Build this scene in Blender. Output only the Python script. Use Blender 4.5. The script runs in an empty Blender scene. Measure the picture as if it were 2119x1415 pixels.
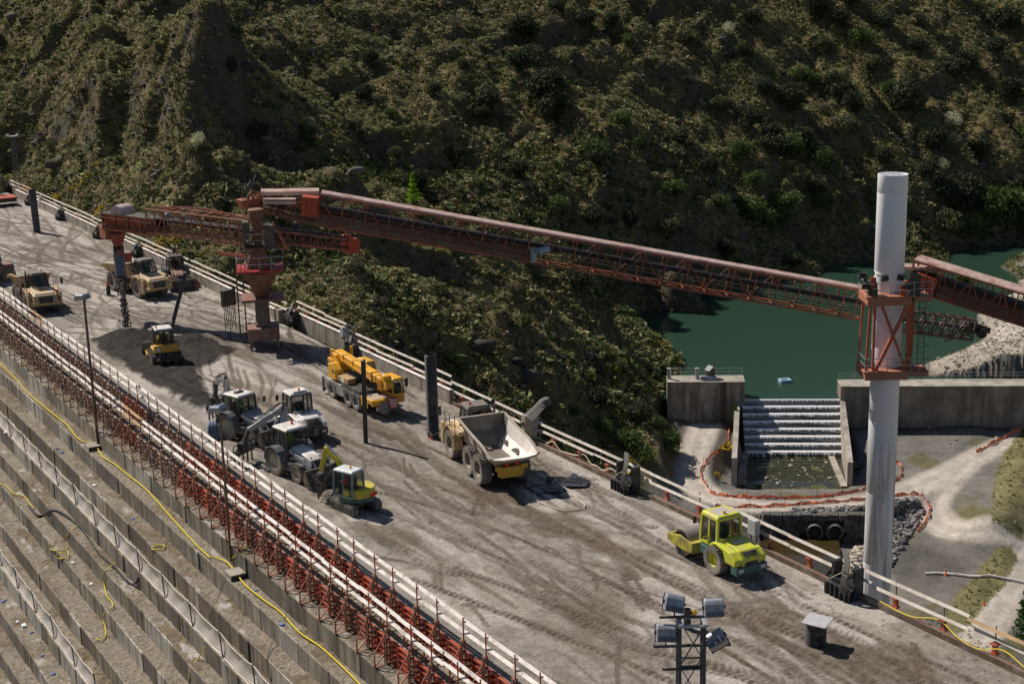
import bpy, bmesh, math, random
import numpy as np
from mathutils import Vector, Matrix
random.seed(7); rng = np.random.default_rng(7)
scene = bpy.context.scene
COL = scene.collection
PI = math.pi
# ------------------------------------------------------------------ camera
FPX, PITCH, ROLL, YAW, CAMH = 3052.0, math.radians(14.3), math.radians(1.43), math.radians(-31.1934), 28.0
_r = Vector((math.cos(YAW), math.sin(YAW), 0))
_f = Vector((-math.sin(YAW) * math.cos(PITCH), math.cos(YAW) * math.cos(PITCH), -math.sin(PITCH)))
_d = -_r.cross(_f)
IMR = _r * math.cos(ROLL) + _d * math.sin(ROLL)
IMD = -_r * math.sin(ROLL) + _d * math.cos(ROLL)
cam_d = bpy.data.cameras.new('camera'); cam = bpy.data.objects.new('camera', cam_d); COL.objects.link(cam)
m = Matrix.Identity(4)
for i in range(3):
    m[i][0] = IMR[i]; m[i][1] = -IMD[i]; m[i][2] = -_f[i]
m[2][3] = CAMH
cam.matrix_world = m
cam_d.sensor_width = 36; cam_d.lens = FPX / 2119 * 36; cam_d.clip_end = 3000; cam_d.clip_start = .5
scene.camera = cam
# ------------------------------------------------------------------ light
SUN_EL = math.radians(46.5); SUN_AZ = math.atan2(-.315, .949)      # azimuth from +Y towards +X
world = bpy.data.worlds.new("World"); scene.world = world; world.use_nodes = True
nt = world.node_tree; bg = nt.nodes['Background']
sky = nt.nodes.new('ShaderNodeTexSky'); sky.sky_type = 'NISHITA'; sky.sun_disc = False
sky.sun_elevation = SUN_EL; sky.sun_rotation = SUN_AZ; sky.altitude = 600
nt.links.new(sky.outputs[0], bg.inputs[0]); bg.inputs[1].default_value = 0.055
sl = bpy.data.lights.new('sun', 'SUN'); sl.energy = 4.8; sl.angle = math.radians(.53); sl.color = (1, .93, .84)
so = bpy.data.objects.new('sun', sl); COL.objects.link(so)
sd = Vector((math.sin(SUN_AZ) * math.cos(SUN_EL), math.cos(SUN_AZ) * math.cos(SUN_EL), math.sin(SUN_EL)))
so.rotation_euler = sd.to_track_quat('Z', 'Y').to_euler(); so.location = (0, 0, 80)
scene.view_settings.view_transform = 'Standard'; scene.view_settings.look = 'None'
scene.view_settings.exposure = 0.12; scene.view_settings.gamma = 1.0
# ------------------------------------------------------------------ photo pixel (2119 wide) -> point at height z or at depth D
def ray(px, py):
    return _f + IMR * ((px - 1059.5) / FPX) + IMD * ((py - 707.5) / FPX)
def P(px, py, z=0.0):
    r = ray(px, py); t = (z - CAMH) / r.z
    return Vector((r.x * t, r.y * t, z))
def PD(px, py, D):
    r = ray(px, py); return Vector((r.x * D, r.y * D, CAMH + r.z * D))
# ------------------------------------------------------------------ materials
MATS = {}
def _new(name):
    mt = bpy.data.materials.new(name); mt.use_nodes = True
    n = mt.node_tree.nodes; l = mt.node_tree.links
    return mt, n, l, n['Principled BSDF']
def M(name, c, rough=.6, metal=0, var=.18, sc=2.5, dirt=None, amt=.35, dsc=1.3, bump=0, bsc=20, spec=.5, coord='Object'):
    """painted / plain surface: noise-varied base with optional dirt blotches"""
    if name in MATS: return MATS[name]
    mt, n, l, b = _new(name)
    tc = n.new('ShaderNodeNewGeometry' if coord == 'Position' else 'ShaderNodeTexCoord')
    no = n.new('ShaderNodeTexNoise'); no.inputs['Scale'].default_value = sc; no.inputs['Detail'].default_value = 8; no.inputs['Roughness'].default_value = .65
    l.new(tc.outputs[coord], no.inputs['Vector'])
    r = n.new('ShaderNodeValToRGB'); r.color_ramp.elements[0].position = .3; r.color_ramp.elements[1].position = .7
    r.color_ramp.elements[0].color = (*[x * (1 - var) for x in c], 1); r.color_ramp.elements[1].color = (*[min(1, x * (1 + var)) for x in c], 1)
    l.new(no.outputs[0], r.inputs[0]); out = r.outputs[0]
    if dirt:
        n2 = n.new('ShaderNodeTexNoise'); n2.inputs['Scale'].default_value = dsc; n2.inputs['Detail'].default_value = 10; n2.inputs['Roughness'].default_value = .72
        l.new(tc.outputs[coord], n2.inputs['Vector'])
        mr = n.new('ShaderNodeMapRange'); mr.inputs[1].default_value = .62 - amt * .4; mr.inputs[2].default_value = .75 - amt * .2
        l.new(n2.outputs[0], mr.inputs[0])
        mx = n.new('ShaderNodeMix'); mx.data_type = 'RGBA'; mx.inputs[7].default_value = (*dirt, 1)
        l.new(mr.outputs[0], mx.inputs[0]); l.new(out, mx.inputs[6]); out = mx.outputs[2]
    l.new(out, b.inputs['Base Color'])
    b.inputs['Roughness'].default_value = rough; b.inputs['Metallic'].default_value = metal; b.inputs['Specular IOR Level'].default_value = spec
    if bump:
        nb = n.new('ShaderNodeTexNoise'); nb.inputs['Scale'].default_value = bsc; nb.inputs['Detail'].default_value = 6
        l.new(tc.outputs[coord], nb.inputs['Vector'])
        bp = n.new('ShaderNodeBump'); bp.inputs['Distance'].default_value = bump; bp.inputs['Strength'].default_value = 1
        l.new(nb.outputs[0], bp.inputs['Height']); l.new(bp.outputs[0], b.inputs['Normal'])
    MATS[name] = mt; return mt
def M_attr(name, rough=.9, var=.25, sc=3.0, bump=0, bsc=8, spec=.2, trans=0, fine=0):
    """colour comes from the mesh's own colour attribute, broken up by noise"""
    mt, n, l, b = _new(name)
    at = n.new('ShaderNodeAttribute'); at.attribute_name = 'Col'
    tc = n.new('ShaderNodeTexCoord')
    no = n.new('ShaderNodeTexNoise'); no.inputs['Scale'].default_value = sc; no.inputs['Detail'].default_value = 9; no.inputs['Roughness'].default_value = .7
    l.new(tc.outputs['Object'], no.inputs['Vector'])
    mr = n.new('ShaderNodeMapRange'); mr.inputs[1].default_value = .25; mr.inputs[2].default_value = .75; mr.inputs[3].default_value = 1 - var; mr.inputs[4].default_value = 1 + var
    l.new(no.outputs[0], mr.inputs[0])
    mx = n.new('ShaderNodeVectorMath'); mx.operation = 'SCALE'
    l.new(at.outputs['Color'], mx.inputs[0]); l.new(mr.outputs[0], mx.inputs['Scale'])
    l.new(mx.outputs[0], b.inputs['Base Color'])
    if fine:
        nf = n.new('ShaderNodeTexNoise'); nf.inputs['Scale'].default_value = fine; nf.inputs['Detail'].default_value = 5; nf.inputs['Roughness'].default_value = .75; l.new(tc.outputs['Object'], nf.inputs['Vector'])
        m2 = n.new('ShaderNodeMapRange'); m2.inputs[1].default_value = .38; m2.inputs[2].default_value = .6; m2.inputs[3].default_value = .62; m2.inputs[4].default_value = 1.12; l.new(nf.outputs[0], m2.inputs[0])
        x2 = n.new('ShaderNodeVectorMath'); x2.operation = 'SCALE'; l.new(mx.outputs[0], x2.inputs[0]); l.new(m2.outputs[0], x2.inputs['Scale']); l.new(x2.outputs[0], b.inputs['Base Color'])
    b.inputs['Roughness'].default_value = rough; b.inputs['Specular IOR Level'].default_value = spec
    if trans:
        b.inputs['Transmission Weight'].default_value = 0
        t = n.new('ShaderNodeBsdfTranslucent'); ms = n.new('ShaderNodeMixShader'); ms.inputs[0].default_value = trans
        l.new(mx.outputs[0], t.inputs[0]); l.new(b.outputs[0], ms.inputs[1]); l.new(t.outputs[0], ms.inputs[2])
        l.new(ms.outputs[0], n['Material Output'].inputs[0])
    if bump:
        nb = n.new('ShaderNodeTexNoise'); nb.inputs['Scale'].default_value = bsc; nb.inputs['Detail'].default_value = 8; nb.inputs['Roughness'].default_value = .7
        l.new(tc.outputs['Object'], nb.inputs['Vector'])
        bp = n.new('ShaderNodeBump'); bp.inputs['Distance'].default_value = bump; bp.inputs['Strength'].default_value = 1
        l.new(nb.outputs[0], bp.inputs['Height']); l.new(bp.outputs[0], b.inputs['Normal'])
    MATS[name] = mt; return mt
def M_conc(name, c, streak=.5, bump=.01, vscale=1.0, dark=(.09, .075, .055)):
    """cast concrete: blotches, vertical drip streaks, fine grain"""
    mt, n, l, b = _new(name)
    tc = n.new('ShaderNodeTexCoord')
    def noise(scale, vec=(1, 1, 1), det=8, ro=.6):
        mp = n.new('ShaderNodeMapping'); mp.inputs['Scale'].default_value = vec
        l.new(tc.outputs['Object'], mp.inputs[0])
        o = n.new('ShaderNodeTexNoise'); o.inputs['Scale'].default_value = scale; o.inputs['Detail'].default_value = det; o.inputs['Roughness'].default_value = ro
        l.new(mp.outputs[0], o.inputs['Vector']); return o.outputs[0]
    def mapr(s, a, b_, lo=0, hi=1):
        r = n.new('ShaderNodeMapRange'); r.inputs[1].default_value = a; r.inputs[2].default_value = b_; r.inputs[3].default_value = lo; r.inputs[4].default_value = hi
        l.new(s, r.inputs[0]); return r.outputs[0]
    def mix(f, a, b_):
        x = n.new('ShaderNodeMix'); x.data_type = 'RGBA'
        l.new(f, x.inputs[0])
        for i, v in ((6, a), (7, b_)):
            if isinstance(v, tuple): x.inputs[i].default_value = (*v, 1)
            else: l.new(v, x.inputs[i])
        return x.outputs[2]
    lo = tuple(x * .62 for x in c); hi = tuple(min(1, x * 1.18) for x in c)
    col = mix(mapr(noise(.5), .35, .65), lo, hi)
    col = mix(mapr(noise(1.7 * vscale, (1, 1, .12)), .46, .62, 0, streak), col, dark)
    col = mix(mapr(noise(3.2 * vscale, (1, 1, .05), 3), .6, .68, 0, streak * .8), col, tuple(min(1, x * 1.35) for x in c))
    col = mix(mapr(noise(9), .3, .7, 0, .35), col, tuple(x * .6 for x in c))
    l.new(col, b.inputs['Base Color']); b.inputs['Roughness'].default_value = .88; b.inputs['Specular IOR Level'].default_value = .25
    bp = n.new('ShaderNodeBump'); bp.inputs['Distance'].default_value = bump; bp.inputs['Strength'].default_value = 1
    l.new(noise(6, (1, 1, 1), 10, .7), bp.inputs['Height']); l.new(bp.outputs[0], b.inputs['Normal'])
    MATS[name] = mt; return mt
# ------------------------------------------------------------------ object helpers
def tag(o, label=None, cat=None, group=None, kind=None):
    if label: o['label'] = label
    if cat: o['category'] = cat
    if group: o['group'] = group
    if kind: o['kind'] = kind
    return o
def thing(name, label, cat, loc=(0, 0, 0), rz=0, group=None, rx=0, ry=0):
    o = bpy.data.objects.new(name, None); COL.objects.link(o); o.empty_display_size = .2
    o.location = loc; o.rotation_euler = (rx, ry, rz)
    return tag(o, label, cat, group)
def kids(o): return [c for c in ALLKIDS.get(o.as_pointer(), [])]
ALLKIDS = {}
def setpar(c, p):
    c.parent = p; ALLKIDS.setdefault(p.as_pointer(), []).append(c)
def copy_tree(o, parent=None, label=None, group=None):
    c = o.copy(); COL.objects.link(c)
    if parent: setpar(c, parent)
    for ch in kids(o): copy_tree(ch, c)
    if label: c['label'] = label
    if group: c['group'] = group
    return c
class MB:
    """collects shapes into one mesh"""
    def __init__(s): s.v = []; s.f = []; s.m = []; s.cur = 0; s.x = Matrix.Identity(4)
    def add(s, vs, fs):
        b = len(s.v)
        s.v += [tuple(s.x @ Vector(p)) for p in vs]
        for f in fs: s.f.append(tuple(i + b for i in f)); s.m.append(s.cur)
    def hexa(s, p):   # 8 points: bottom ring 0-3, top ring 4-7
        s.add(p, [(3, 2, 1, 0), (4, 5, 6, 7), (0, 1, 5, 4), (1, 2, 6, 5), (2, 3, 7, 6), (3, 0, 4, 7)])
    def box(s, x0, y0, z0, x1, y1, z1, tx=0, ty=0):
        """tx/ty shrink the top by that much at each side"""
        s.hexa([(x0, y0, z0), (x1, y0, z0), (x1, y1, z0), (x0, y1, z0), (x0 + tx, y0 + ty, z1), (x1 - tx, y0 + ty, z1), (x1 - tx, y1 - ty, z1), (x0 + tx, y1 - ty, z1)])
    def bar(s, p, q, w, h=None, up=(0, 0, 1)):
        h = w if h is None else h
        p = Vector(p); q = Vector(q); d = (q - p)
        if d.length < 1e-6: return
        d.normalize(); u = Vector(up)
        if abs(d.dot(u)) > .98: u = Vector((1, 0, 0))
        a = d.cross(u).normalized() * (w / 2); c = a.cross(d).normalized() * (h / 2)
        s.hexa([p - a - c, p + a - c, q + a - c, q - a - c, p - a + c, p + a + c, q + a + c, q - a + c])
    def tube(s, p, q, r, r2=None, n=8, cap=True):
        r2 = r if r2 is None else r2
        p = Vector(p); q = Vector(q); d = (q - p)
        if d.length < 1e-6: return
        d.normalize(); u = Vector((0, 0, 1)) if abs(d.z) < .9 else Vector((1, 0, 0))
        a = d.cross(u).normalized(); c = a.cross(d)
        vs = []
        for k in range(n):
            t = 2 * PI * k / n; e = a * math.cos(t) + c * math.sin(t)
            vs += [p + e * r, q + e * r2]
        fs = [(2 * k, 2 * ((k + 1) % n), 2 * ((k + 1) % n) + 1, 2 * k + 1) for k in range(n)]
        if cap: fs += [tuple(2 * k for k in range(n))[::-1], tuple(2 * k + 1 for k in range(n))]
        s.add(vs, fs)
    def path(s, pts, r, n=6):
        pts = [Vector(p) for p in pts]; vs = []; N = len(pts)
        for i, p in enumerate(pts):
            d = (pts[min(i + 1, N - 1)] - pts[max(i - 1, 0)]).normalized()
            u = Vector((0, 0, 1)) if abs(d.z) < .9 else Vector((1, 0, 0))
            a = d.cross(u).normalized(); c = a.cross(d)
            for k in range(n):
                t = 2 * PI * k / n; vs.append(p + (a * math.cos(t) + c * math.sin(t)) * r)
        fs = [(i * n + k, i * n + (k + 1) % n, (i + 1) * n + (k + 1) % n, (i + 1) * n + k) for i in range(N - 1) for k in range(n)]
        fs += [tuple(range(n))[::-1], tuple((N - 1) * n + k for k in range(n))]
        s.add(vs, fs)
    def prism(s, prof, a0, a1, axis='y', scale1=1.0):
        """prof: (u,v) outline; extruded along axis. 'y': (u,v)->(x,z); 'x': (y,z); 'z': (x,y)"""
        def mk(u, v, a): return {'y': (u, a, v), 'x': (a, u, v), 'z': (u, v, a)}[axis]
        n = len(prof); vs = [mk(u, v, a0) for u, v in prof] + [mk(u, v, a1) for u, v in prof]
        fs = [(i, (i + 1) % n, n + (i + 1) % n, n + i) for i in range(n)] + [tuple(range(n))[::-1], tuple(range(n, 2 * n))]
        s.add(vs, fs)
    def lathe(s, prof, c=(0, 0, 0), axis='z', n=20, cap=True):
        """prof: (r, h) pairs"""
        c = Vector(c); vs = []
        for r, h in prof:
            for k in range(n):
                t = 2 * PI * k / n; a, b = r * math.cos(t), r * math.sin(t)
                vs.append(c + Vector({'z': (a, b, h), 'y': (a, h, b), 'x': (h, a, b)}[axis]))
        N = len(prof)
        fs = [(i * n + k, i * n + (k + 1) % n, (i + 1) * n + (k + 1) % n, (i + 1) * n + k) for i in range(N - 1) for k in range(n)]
        if cap and prof[0][0] > 1e-4: fs.append(tuple(range(n))[::-1])
        if cap and prof[-1][0] > 1e-4: fs.append(tuple((N - 1) * n + k for k in range(n)))
        s.add(vs, fs)
    def quad(s, a, b, c, d): s.add([a, b, c, d], [(0, 1, 2, 3)])
    def build(s, name, mat, parent=None, smooth=False, bevel=0, loc=None, mats=None):
        me = bpy.data.meshes.new(name); me.from_pydata(s.v, [], s.f)
        bm = bmesh.new(); bm.from_mesh(me); bmesh.ops.recalc_face_normals(bm, faces=bm.faces); bm.to_mesh(me); bm.free()
        for mm in (mats or [mat]): me.materials.append(mm)
        if mats: me.polygons.foreach_set('material_index', s.m)
        if smooth: me.polygons.foreach_set('use_smooth', [True] * len(me.polygons))
        o = bpy.data.objects.new(name, me); COL.objects.link(o)
        if loc is not None: o.location = loc
        if bevel:
            md = o.modifiers.new('bevel', 'BEVEL'); md.width = bevel; md.segments = 2; md.limit_method = 'ANGLE'; md.angle_limit = math.radians(35)
        if smooth:
            try: me.set_sharp_from_angle(angle=math.radians(38))
            except Exception: pass
        if parent: setpar(o, parent)
        return o
def np_mesh(name, v, f, mat, col=None, smooth=True, parent=None):
    """v (N,3), f (M,3|4) arrays; col (N,3) optional"""
    me = bpy.data.meshes.new(name); k = f.shape[1]
    me.vertices.add(len(v)); me.vertices.foreach_set('co', np.ascontiguousarray(v, dtype=np.float32).ravel())
    me.loops.add(f.size); me.loops.foreach_set('vertex_index', np.ascontiguousarray(f, dtype=np.int32).ravel())
    me.polygons.add(len(f)); me.polygons.foreach_set('loop_start', np.arange(0, f.size, k, dtype=np.int32))
    me.update(calc_edges=True)
    if col is not None:
        a = me.attributes.new('Col', 'FLOAT_COLOR', 'POINT'); c4 = np.ones((len(v), 4), np.float32); c4[:, :3] = col
        a.data.foreach_set('color', c4.ravel())
    if smooth: me.polygons.foreach_set('use_smooth', np.ones(len(f), bool))
    me.materials.append(mat)
    o = bpy.data.objects.new(name, me); COL.objects.link(o)
    if parent: setpar(o, parent)
    return o
# value noise / fbm in numpy
def _lat(seed): return np.random.default_rng(seed).random((256, 256))
def vnoise(x, y, seed=0):
    g = _LATS.setdefault(seed, _lat(seed)); xi = np.floor(x).astype(int); yi = np.floor(y).astype(int)
    fx = x - xi; fy = y - yi; fx = fx * fx * (3 - 2 * fx); fy = fy * fy * (3 - 2 * fy)
    a = g[xi & 255, yi & 255]; b = g[(xi + 1) & 255, yi & 255]; c = g[xi & 255, (yi + 1) & 255]; d = g[(xi + 1) & 255, (yi + 1) & 255]
    return (a * (1 - fx) + b * fx) * (1 - fy) + (c * (1 - fx) + d * fx) * fy
_LATS = {}
def fbm(x, y, oct=4, seed=0, gain=.5, ridged=False):
    s = 0; a = 1; t = 0
    for i in range(oct):
        v = vnoise(x * 2 ** i + 17 * i, y * 2 ** i + 5 * i, seed + i)
        if ridged: v = 1 - abs(2 * v - 1)
        s = s + a * v; t += a; a *= gain
    return s / t
def smooth01(t): t = np.clip(t, 0, 1); return t * t * (3 - 2 * t)
def seg_dist(X, Y, pts):
    """distance of grid points to a polyline, and along-line parameter"""
    best = np.full(X.shape, 1e9); 
    for (x0, y0), (x1, y1) in zip(pts[:-1], pts[1:]):
        dx, dy = x1 - x0, y1 - y0; L = dx * dx + dy * dy + 1e-9
        t = np.clip(((X - x0) * dx + (Y - y0) * dy) / L, 0, 1)
        best = np.minimum(best, np.hypot(X - x0 - t * dx, Y - y0 - t * dy))
    return best
def inpoly(X, Y, poly):
    ins = np.zeros(X.shape, bool); n = len(poly)
    for i in range(n):
        x0, y0 = poly[i][:2]; x1, y1 = poly[(i + 1) % n][:2]
        c = ((y0 > Y) != (y1 > Y)) & (X < (x1 - x0) * (Y - y0) / (y1 - y0 + 1e-12) + x0)
        ins ^= c
    return ins
def catmull(pts, n=8):
    pts = [Vector(p) for p in pts]; out = []
    for i in range(len(pts) - 1):
        p0 = pts[max(i - 1, 0)]; p1 = pts[i]; p2 = pts[i + 1]; p3 = pts[min(i + 2, len(pts) - 1)]
        for k in range(n):
            t = k / n
            out.append(.5 * ((2 * p1) + (p2 - p0) * t + (2 * p0 - 5 * p1 + 4 * p2 - p3) * t * t + (3 * p1 - p0 - 3 * p2 + p3) * t ** 3))
    out.append(pts[-1]); return out
# ================================================================== TERRAIN
def pz(px, py, z): return tuple(P(px, py, z))
def pd(px, py, D): return tuple(PD(px, py, D))
CP = []
# valley floor, roads, lake bed (photo pixel + height)
for a in [(1555, 945, -30.8), (1650, 945, -30.8), (1745, 950, -30.8), (1560, 1010, -30.9), (1650, 1010, -30.9), (1735, 1010, -30.9),
          (1470, 872, -28.2), (1440, 920, -28.4), (1420, 980, -28.7), (1440, 1015, -28.9), (1480, 1032, -29), (1560, 1048, -29.1), (1700, 1040, -29.2),
          (1840, 1020, -29.2), (1960, 980, -29.2), (2119, 895, -29.2), (1850, 890, -29.2), (1950, 900, -29.1), (2050, 880, -28.6), (2119, 858, -28.2), (1800, 940, -29.4), (1800, 880, -29),
          (2000, 1000, -29.3), (2119, 980, -28.5), (2060, 1060, -28.6), (1950, 1080, -30.4), (2119, 1120, -31), (1900, 1180, -31.4), (2000, 1250, -31.6), (2119, 1200, -31.6), (2119, 1350, -32), (1900, 1330, -32),
          (1650, 1115, -31.7), (1700, 1130, -31.8), (1620, 1140, -32), (1720, 1180, -32.2), (1560, 1090, -30.6), (1800, 1130, -31), (1480, 1060, -30), (1420, 1030, -29.2), (1780, 1090, -30.6),
          # lake bed
          (1400, 700, -29), (1500, 720, -30), (1600, 760, -31), (1600, 700, -31), (1700, 700, -31), (1850, 720, -29), (1700, 640, -30), (1900, 650, -29), (1480, 770, -29), (1700, 790, -31), (1840, 770, -29), (1560, 650, -30), (1450, 660, -29), (1980, 640, -28),
          (2000, 560, -28.5), (2119, 562, -29), (1860, 600, -29), (1780, 600, -29),
          # right bank of the lake
          (2045, 655, -24.7), (2100, 610, -24.2), (2119, 700, -23.8), (1990, 725, -24.8), (1925, 752, -25.0), (2119, 770, -23.6), (2030, 770, -24.3), (2119, 640, -24.0), (2000, 790, -25),
          # far shore
          (1335, 643, -25.2), (1420, 625, -25.1), (1500, 600, -25.1), (1600, 583, -25.1), (1700, 567, -25.1), (1800, 556, -25.1), (1960, 540, -25.1), (2119, 532, -25.1)]:
    CP.append(pz(*a))
# spur in front of the lake, hillside by the deck (photo pixel + depth)
for a in [(1200, 900, 165), (1300, 960, 164), (1370, 1000, 163), (1100, 870, 162), (1000, 820, 157), (1380, 930, 168), (1250, 720, 186), (1318, 800, 183), (1368, 860, 181), (1405, 895, 182), (1335, 855, 178), (1385, 915, 173), (1340, 900, 170), (1285, 820, 177), (1250, 895, 168), (1220, 795, 177), (1200, 700, 190),
          (1150, 830, 163), (1150, 740, 170), (1150, 640, 183), (1150, 560, 198), (1290, 640, 214), (1050, 800, 159), (1000, 700, 166), (1000, 600, 178), (950, 500, 193), (1020, 540, 188),
          (900, 720, 157), (850, 600, 167), (800, 660, 153), (720, 670, 146), (700, 580, 155), (600, 590, 149), (600, 500, 160), (480, 560, 150), (480, 470, 162), (400, 520, 154), (300, 470, 160), (200, 420, 167), (100, 395, 182), (0, 375, 192),
          (330, 400, 171), (560, 400, 173), (760, 480, 173), (860, 430, 186), (700, 400, 180), (1100, 450, 216), (1400, 560, 231), (1250, 480, 228), (1400, 460, 245), (1600, 480, 259), (1750, 460, 268), (1950, 460, 274), (2119, 460, 280)]:
    CP.append(pd(*a))
for row in ((300, ((500, 190), (700, 204), (900, 220), (1100, 238), (1250, 250), (1400, 264), (1600, 277), (1780, 284), (1950, 290), (2119, 296))),
            (150, ((500, 217), (700, 236), (900, 250), (1100, 264), (1250, 274), (1400, 284), (1600, 296), (1780, 301), (1950, 308), (2119, 314))),
            (0, ((500, 248), (700, 268), (900, 280), (1100, 291), (1250, 298), (1400, 306), (1600, 318), (1780, 320), (1950, 328), (2119, 335))),
            (-150, ((500, 282), (700, 300), (900, 310), (1100, 318), (1250, 322), (1400, 322), (1600, 340), (1780, 350), (1950, 358), (2119, 366)))):
    for px, D in row[1]: CP.append(pd(px, row[0], D))
# left spur: bright shoulder above a dark cliff
for a in [(0, 260, 206), (120, 235, 200), (240, 200, 193), (340, 130, 190), (395, 60, 192), (430, 10, 196),
          (0, 330, 203), (120, 320, 198), (220, 290, 190.5), (300, 240, 187), (380, 180, 186), (430, 120, 187), (450, 60, 189), (240, 370, 175), (160, 380, 180), (400, 320, 172),
          (0, 180, 216), (120, 160, 212), (240, 120, 207), (0, 80, 232), (150, 60, 226), (300, 40, 215), (0, -20, 250), (200, -60, 243), (0, -120, 265), (-150, 300, 225), (-150, 100, 250), (-200, -60, 280)]:
    CP.append(pd(*a))
CP += [(50, 50, -31.5), (50, 70, -30), (47, 95, -25), (47, 110, -18), (47, 125, -9), (46.5, 140, -4), (46.5, 160, -.9), (46, 185, -.4), (46, 210, .5), (30, 290, 6), (0, 280, 8), (46, 240, 9), (20, 270, 12), (30, 240, 7),
       (60, 20, -32), (100, 20, -32.5), (160, 40, -32), (300, 120, -20), (220, 60, -28), (330, 200, 0), (300, 40, -20)]
CPA = np.array(CP, float)
def tps_fit(A, lam=.02):
    X = A[:, :2] / 100; n = len(X)
    d = np.hypot(X[:, None, 0] - X[None, :, 0], X[:, None, 1] - X[None, :, 1])
    K = np.where(d > 0, d * d * np.log(d + 1e-12), 0) + lam * 1e-2 * np.eye(n)
    Pm = np.c_[np.ones(n), X]; L = np.zeros((n + 3, n + 3)); L[:n, :n] = K; L[:n, n:] = Pm; L[n:, :n] = Pm.T
    w = np.linalg.solve(L, np.r_[A[:, 2], 0, 0, 0]); return X, w
_TX, _TW = tps_fit(CPA)
def tps(x, y):
    x = np.asarray(x, float); sh = x.shape; x = x.ravel() / 100; y = np.asarray(y, float).ravel() / 100
    out = np.empty(len(x))
    for i in range(0, len(x), 20000):
        a = x[i:i + 20000]; b = y[i:i + 20000]
        d = np.hypot(a[:, None] - _TX[None, :, 0], b[:, None] - _TX[None, :, 1])
        out[i:i + 20000] = (d * d * np.log(d + 1e-12)) @ _TW[:-3] + _TW[-3] + _TW[-2] * a + _TW[-1] * b
    return out.reshape(sh)
# weir frame: origin at the foot of the weir's left end, ex along the weir, ey away from the camera
W0 = P(1547, 940, -30.4); W1 = P(1750, 940, -30.4)
WEX = (W1 - W0); WLEN = WEX.length; WEX.normalize(); WEY = Vector((-WEX.y, WEX.x, 0))
def wpt(a, b, z): return Vector((W0.x + WEX.x * a + WEY.x * b, W0.y + WEX.y * a + WEY.y * b, z))
def wloc(x, y): return (x - W0.x) * WEX.x + (y - W0.y) * WEX.y, (x - W0.x) * WEY.x + (y - W0.y) * WEY.y
LAKE_Z = -25.2
def band(X, Y, pxs, z, w):   # distance mask to a road polyline given in photo pixels
    pts = [P(a, b, z)[:2] for a, b in pxs]
    c = [tuple(q[:2]) for q in catmull([Vector((*p, 0)) for p in pts], 6)]
    return seg_dist(X, Y, c)
ROAD1 = [(1500, 862), (1470, 880), (1445, 930), (1430, 975), (1450, 1012), (1520, 1040), (1620, 1048), (1740, 1040), (1850, 1020), (1960, 975), (2060, 925), (2160, 880)]
ROAD2 = [(2160, 1100), (2060, 1100), (1980, 1095), (1940, 1070), (1930, 1040), (1990, 980)]
ROAD3 = [(2170, 1130), (2119, 1160), (2080, 1230), (2040, 1290), (1960, 1380)]
ROAD4 = [(2119, 640), (2095, 675), (2060, 700), (2010, 725)]
POOL = [P(a, b, -31.2)[:2] for a, b in [(1590, 1112), (1660, 1108), (1735, 1112), (1740, 1150), (1700, 1200), (1640, 1230), (1500, 1190), (1560, 1130)]]
BASIN = [wpt(-.6, .4, 0)[:2], wpt(WLEN + .3, .4, 0)[:2], wpt(WLEN - 1.1, -11.5, 0)[:2], wpt(-2.3, -11.5, 0)[:2]]
BANKS = [[(2119, 880), (2080, 930), (2060, 980), (2050, 1070), (2119, 1080), (2160, 950)], [(1990, 1290), (1940, 1270), (2000, 1200), (2060, 1140), (2095, 1130), (2105, 1150), (2080, 1200)]]
def build_terrain(x0, x1, y0, y1, res, name, mask=None):
    xs = np.arange(x0, x1, res); ys = np.arange(y0, y1, res)
    X, Y = np.meshgrid(xs, ys, indexing='ij'); Z = terrain_z(X, Y)
    return X, Y, Z
def hillmask(X, Y, Z0):
    """1 on the slopes, 0 on the valley floor"""
    e = 1.5
    gx = (tps(X + e, Y) - tps(X - e, Y)) / (2 * e); gy = (tps(X, Y + e) - tps(X, Y - e)) / (2 * e)
    sl = np.hypot(gx, gy)
    h = smooth01((sl - .22) / .2) * smooth01((Z0 + 28.5) / 2.5)
    h = np.maximum(h, smooth01((Z0 + 22) / 6))
    return h, sl
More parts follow.
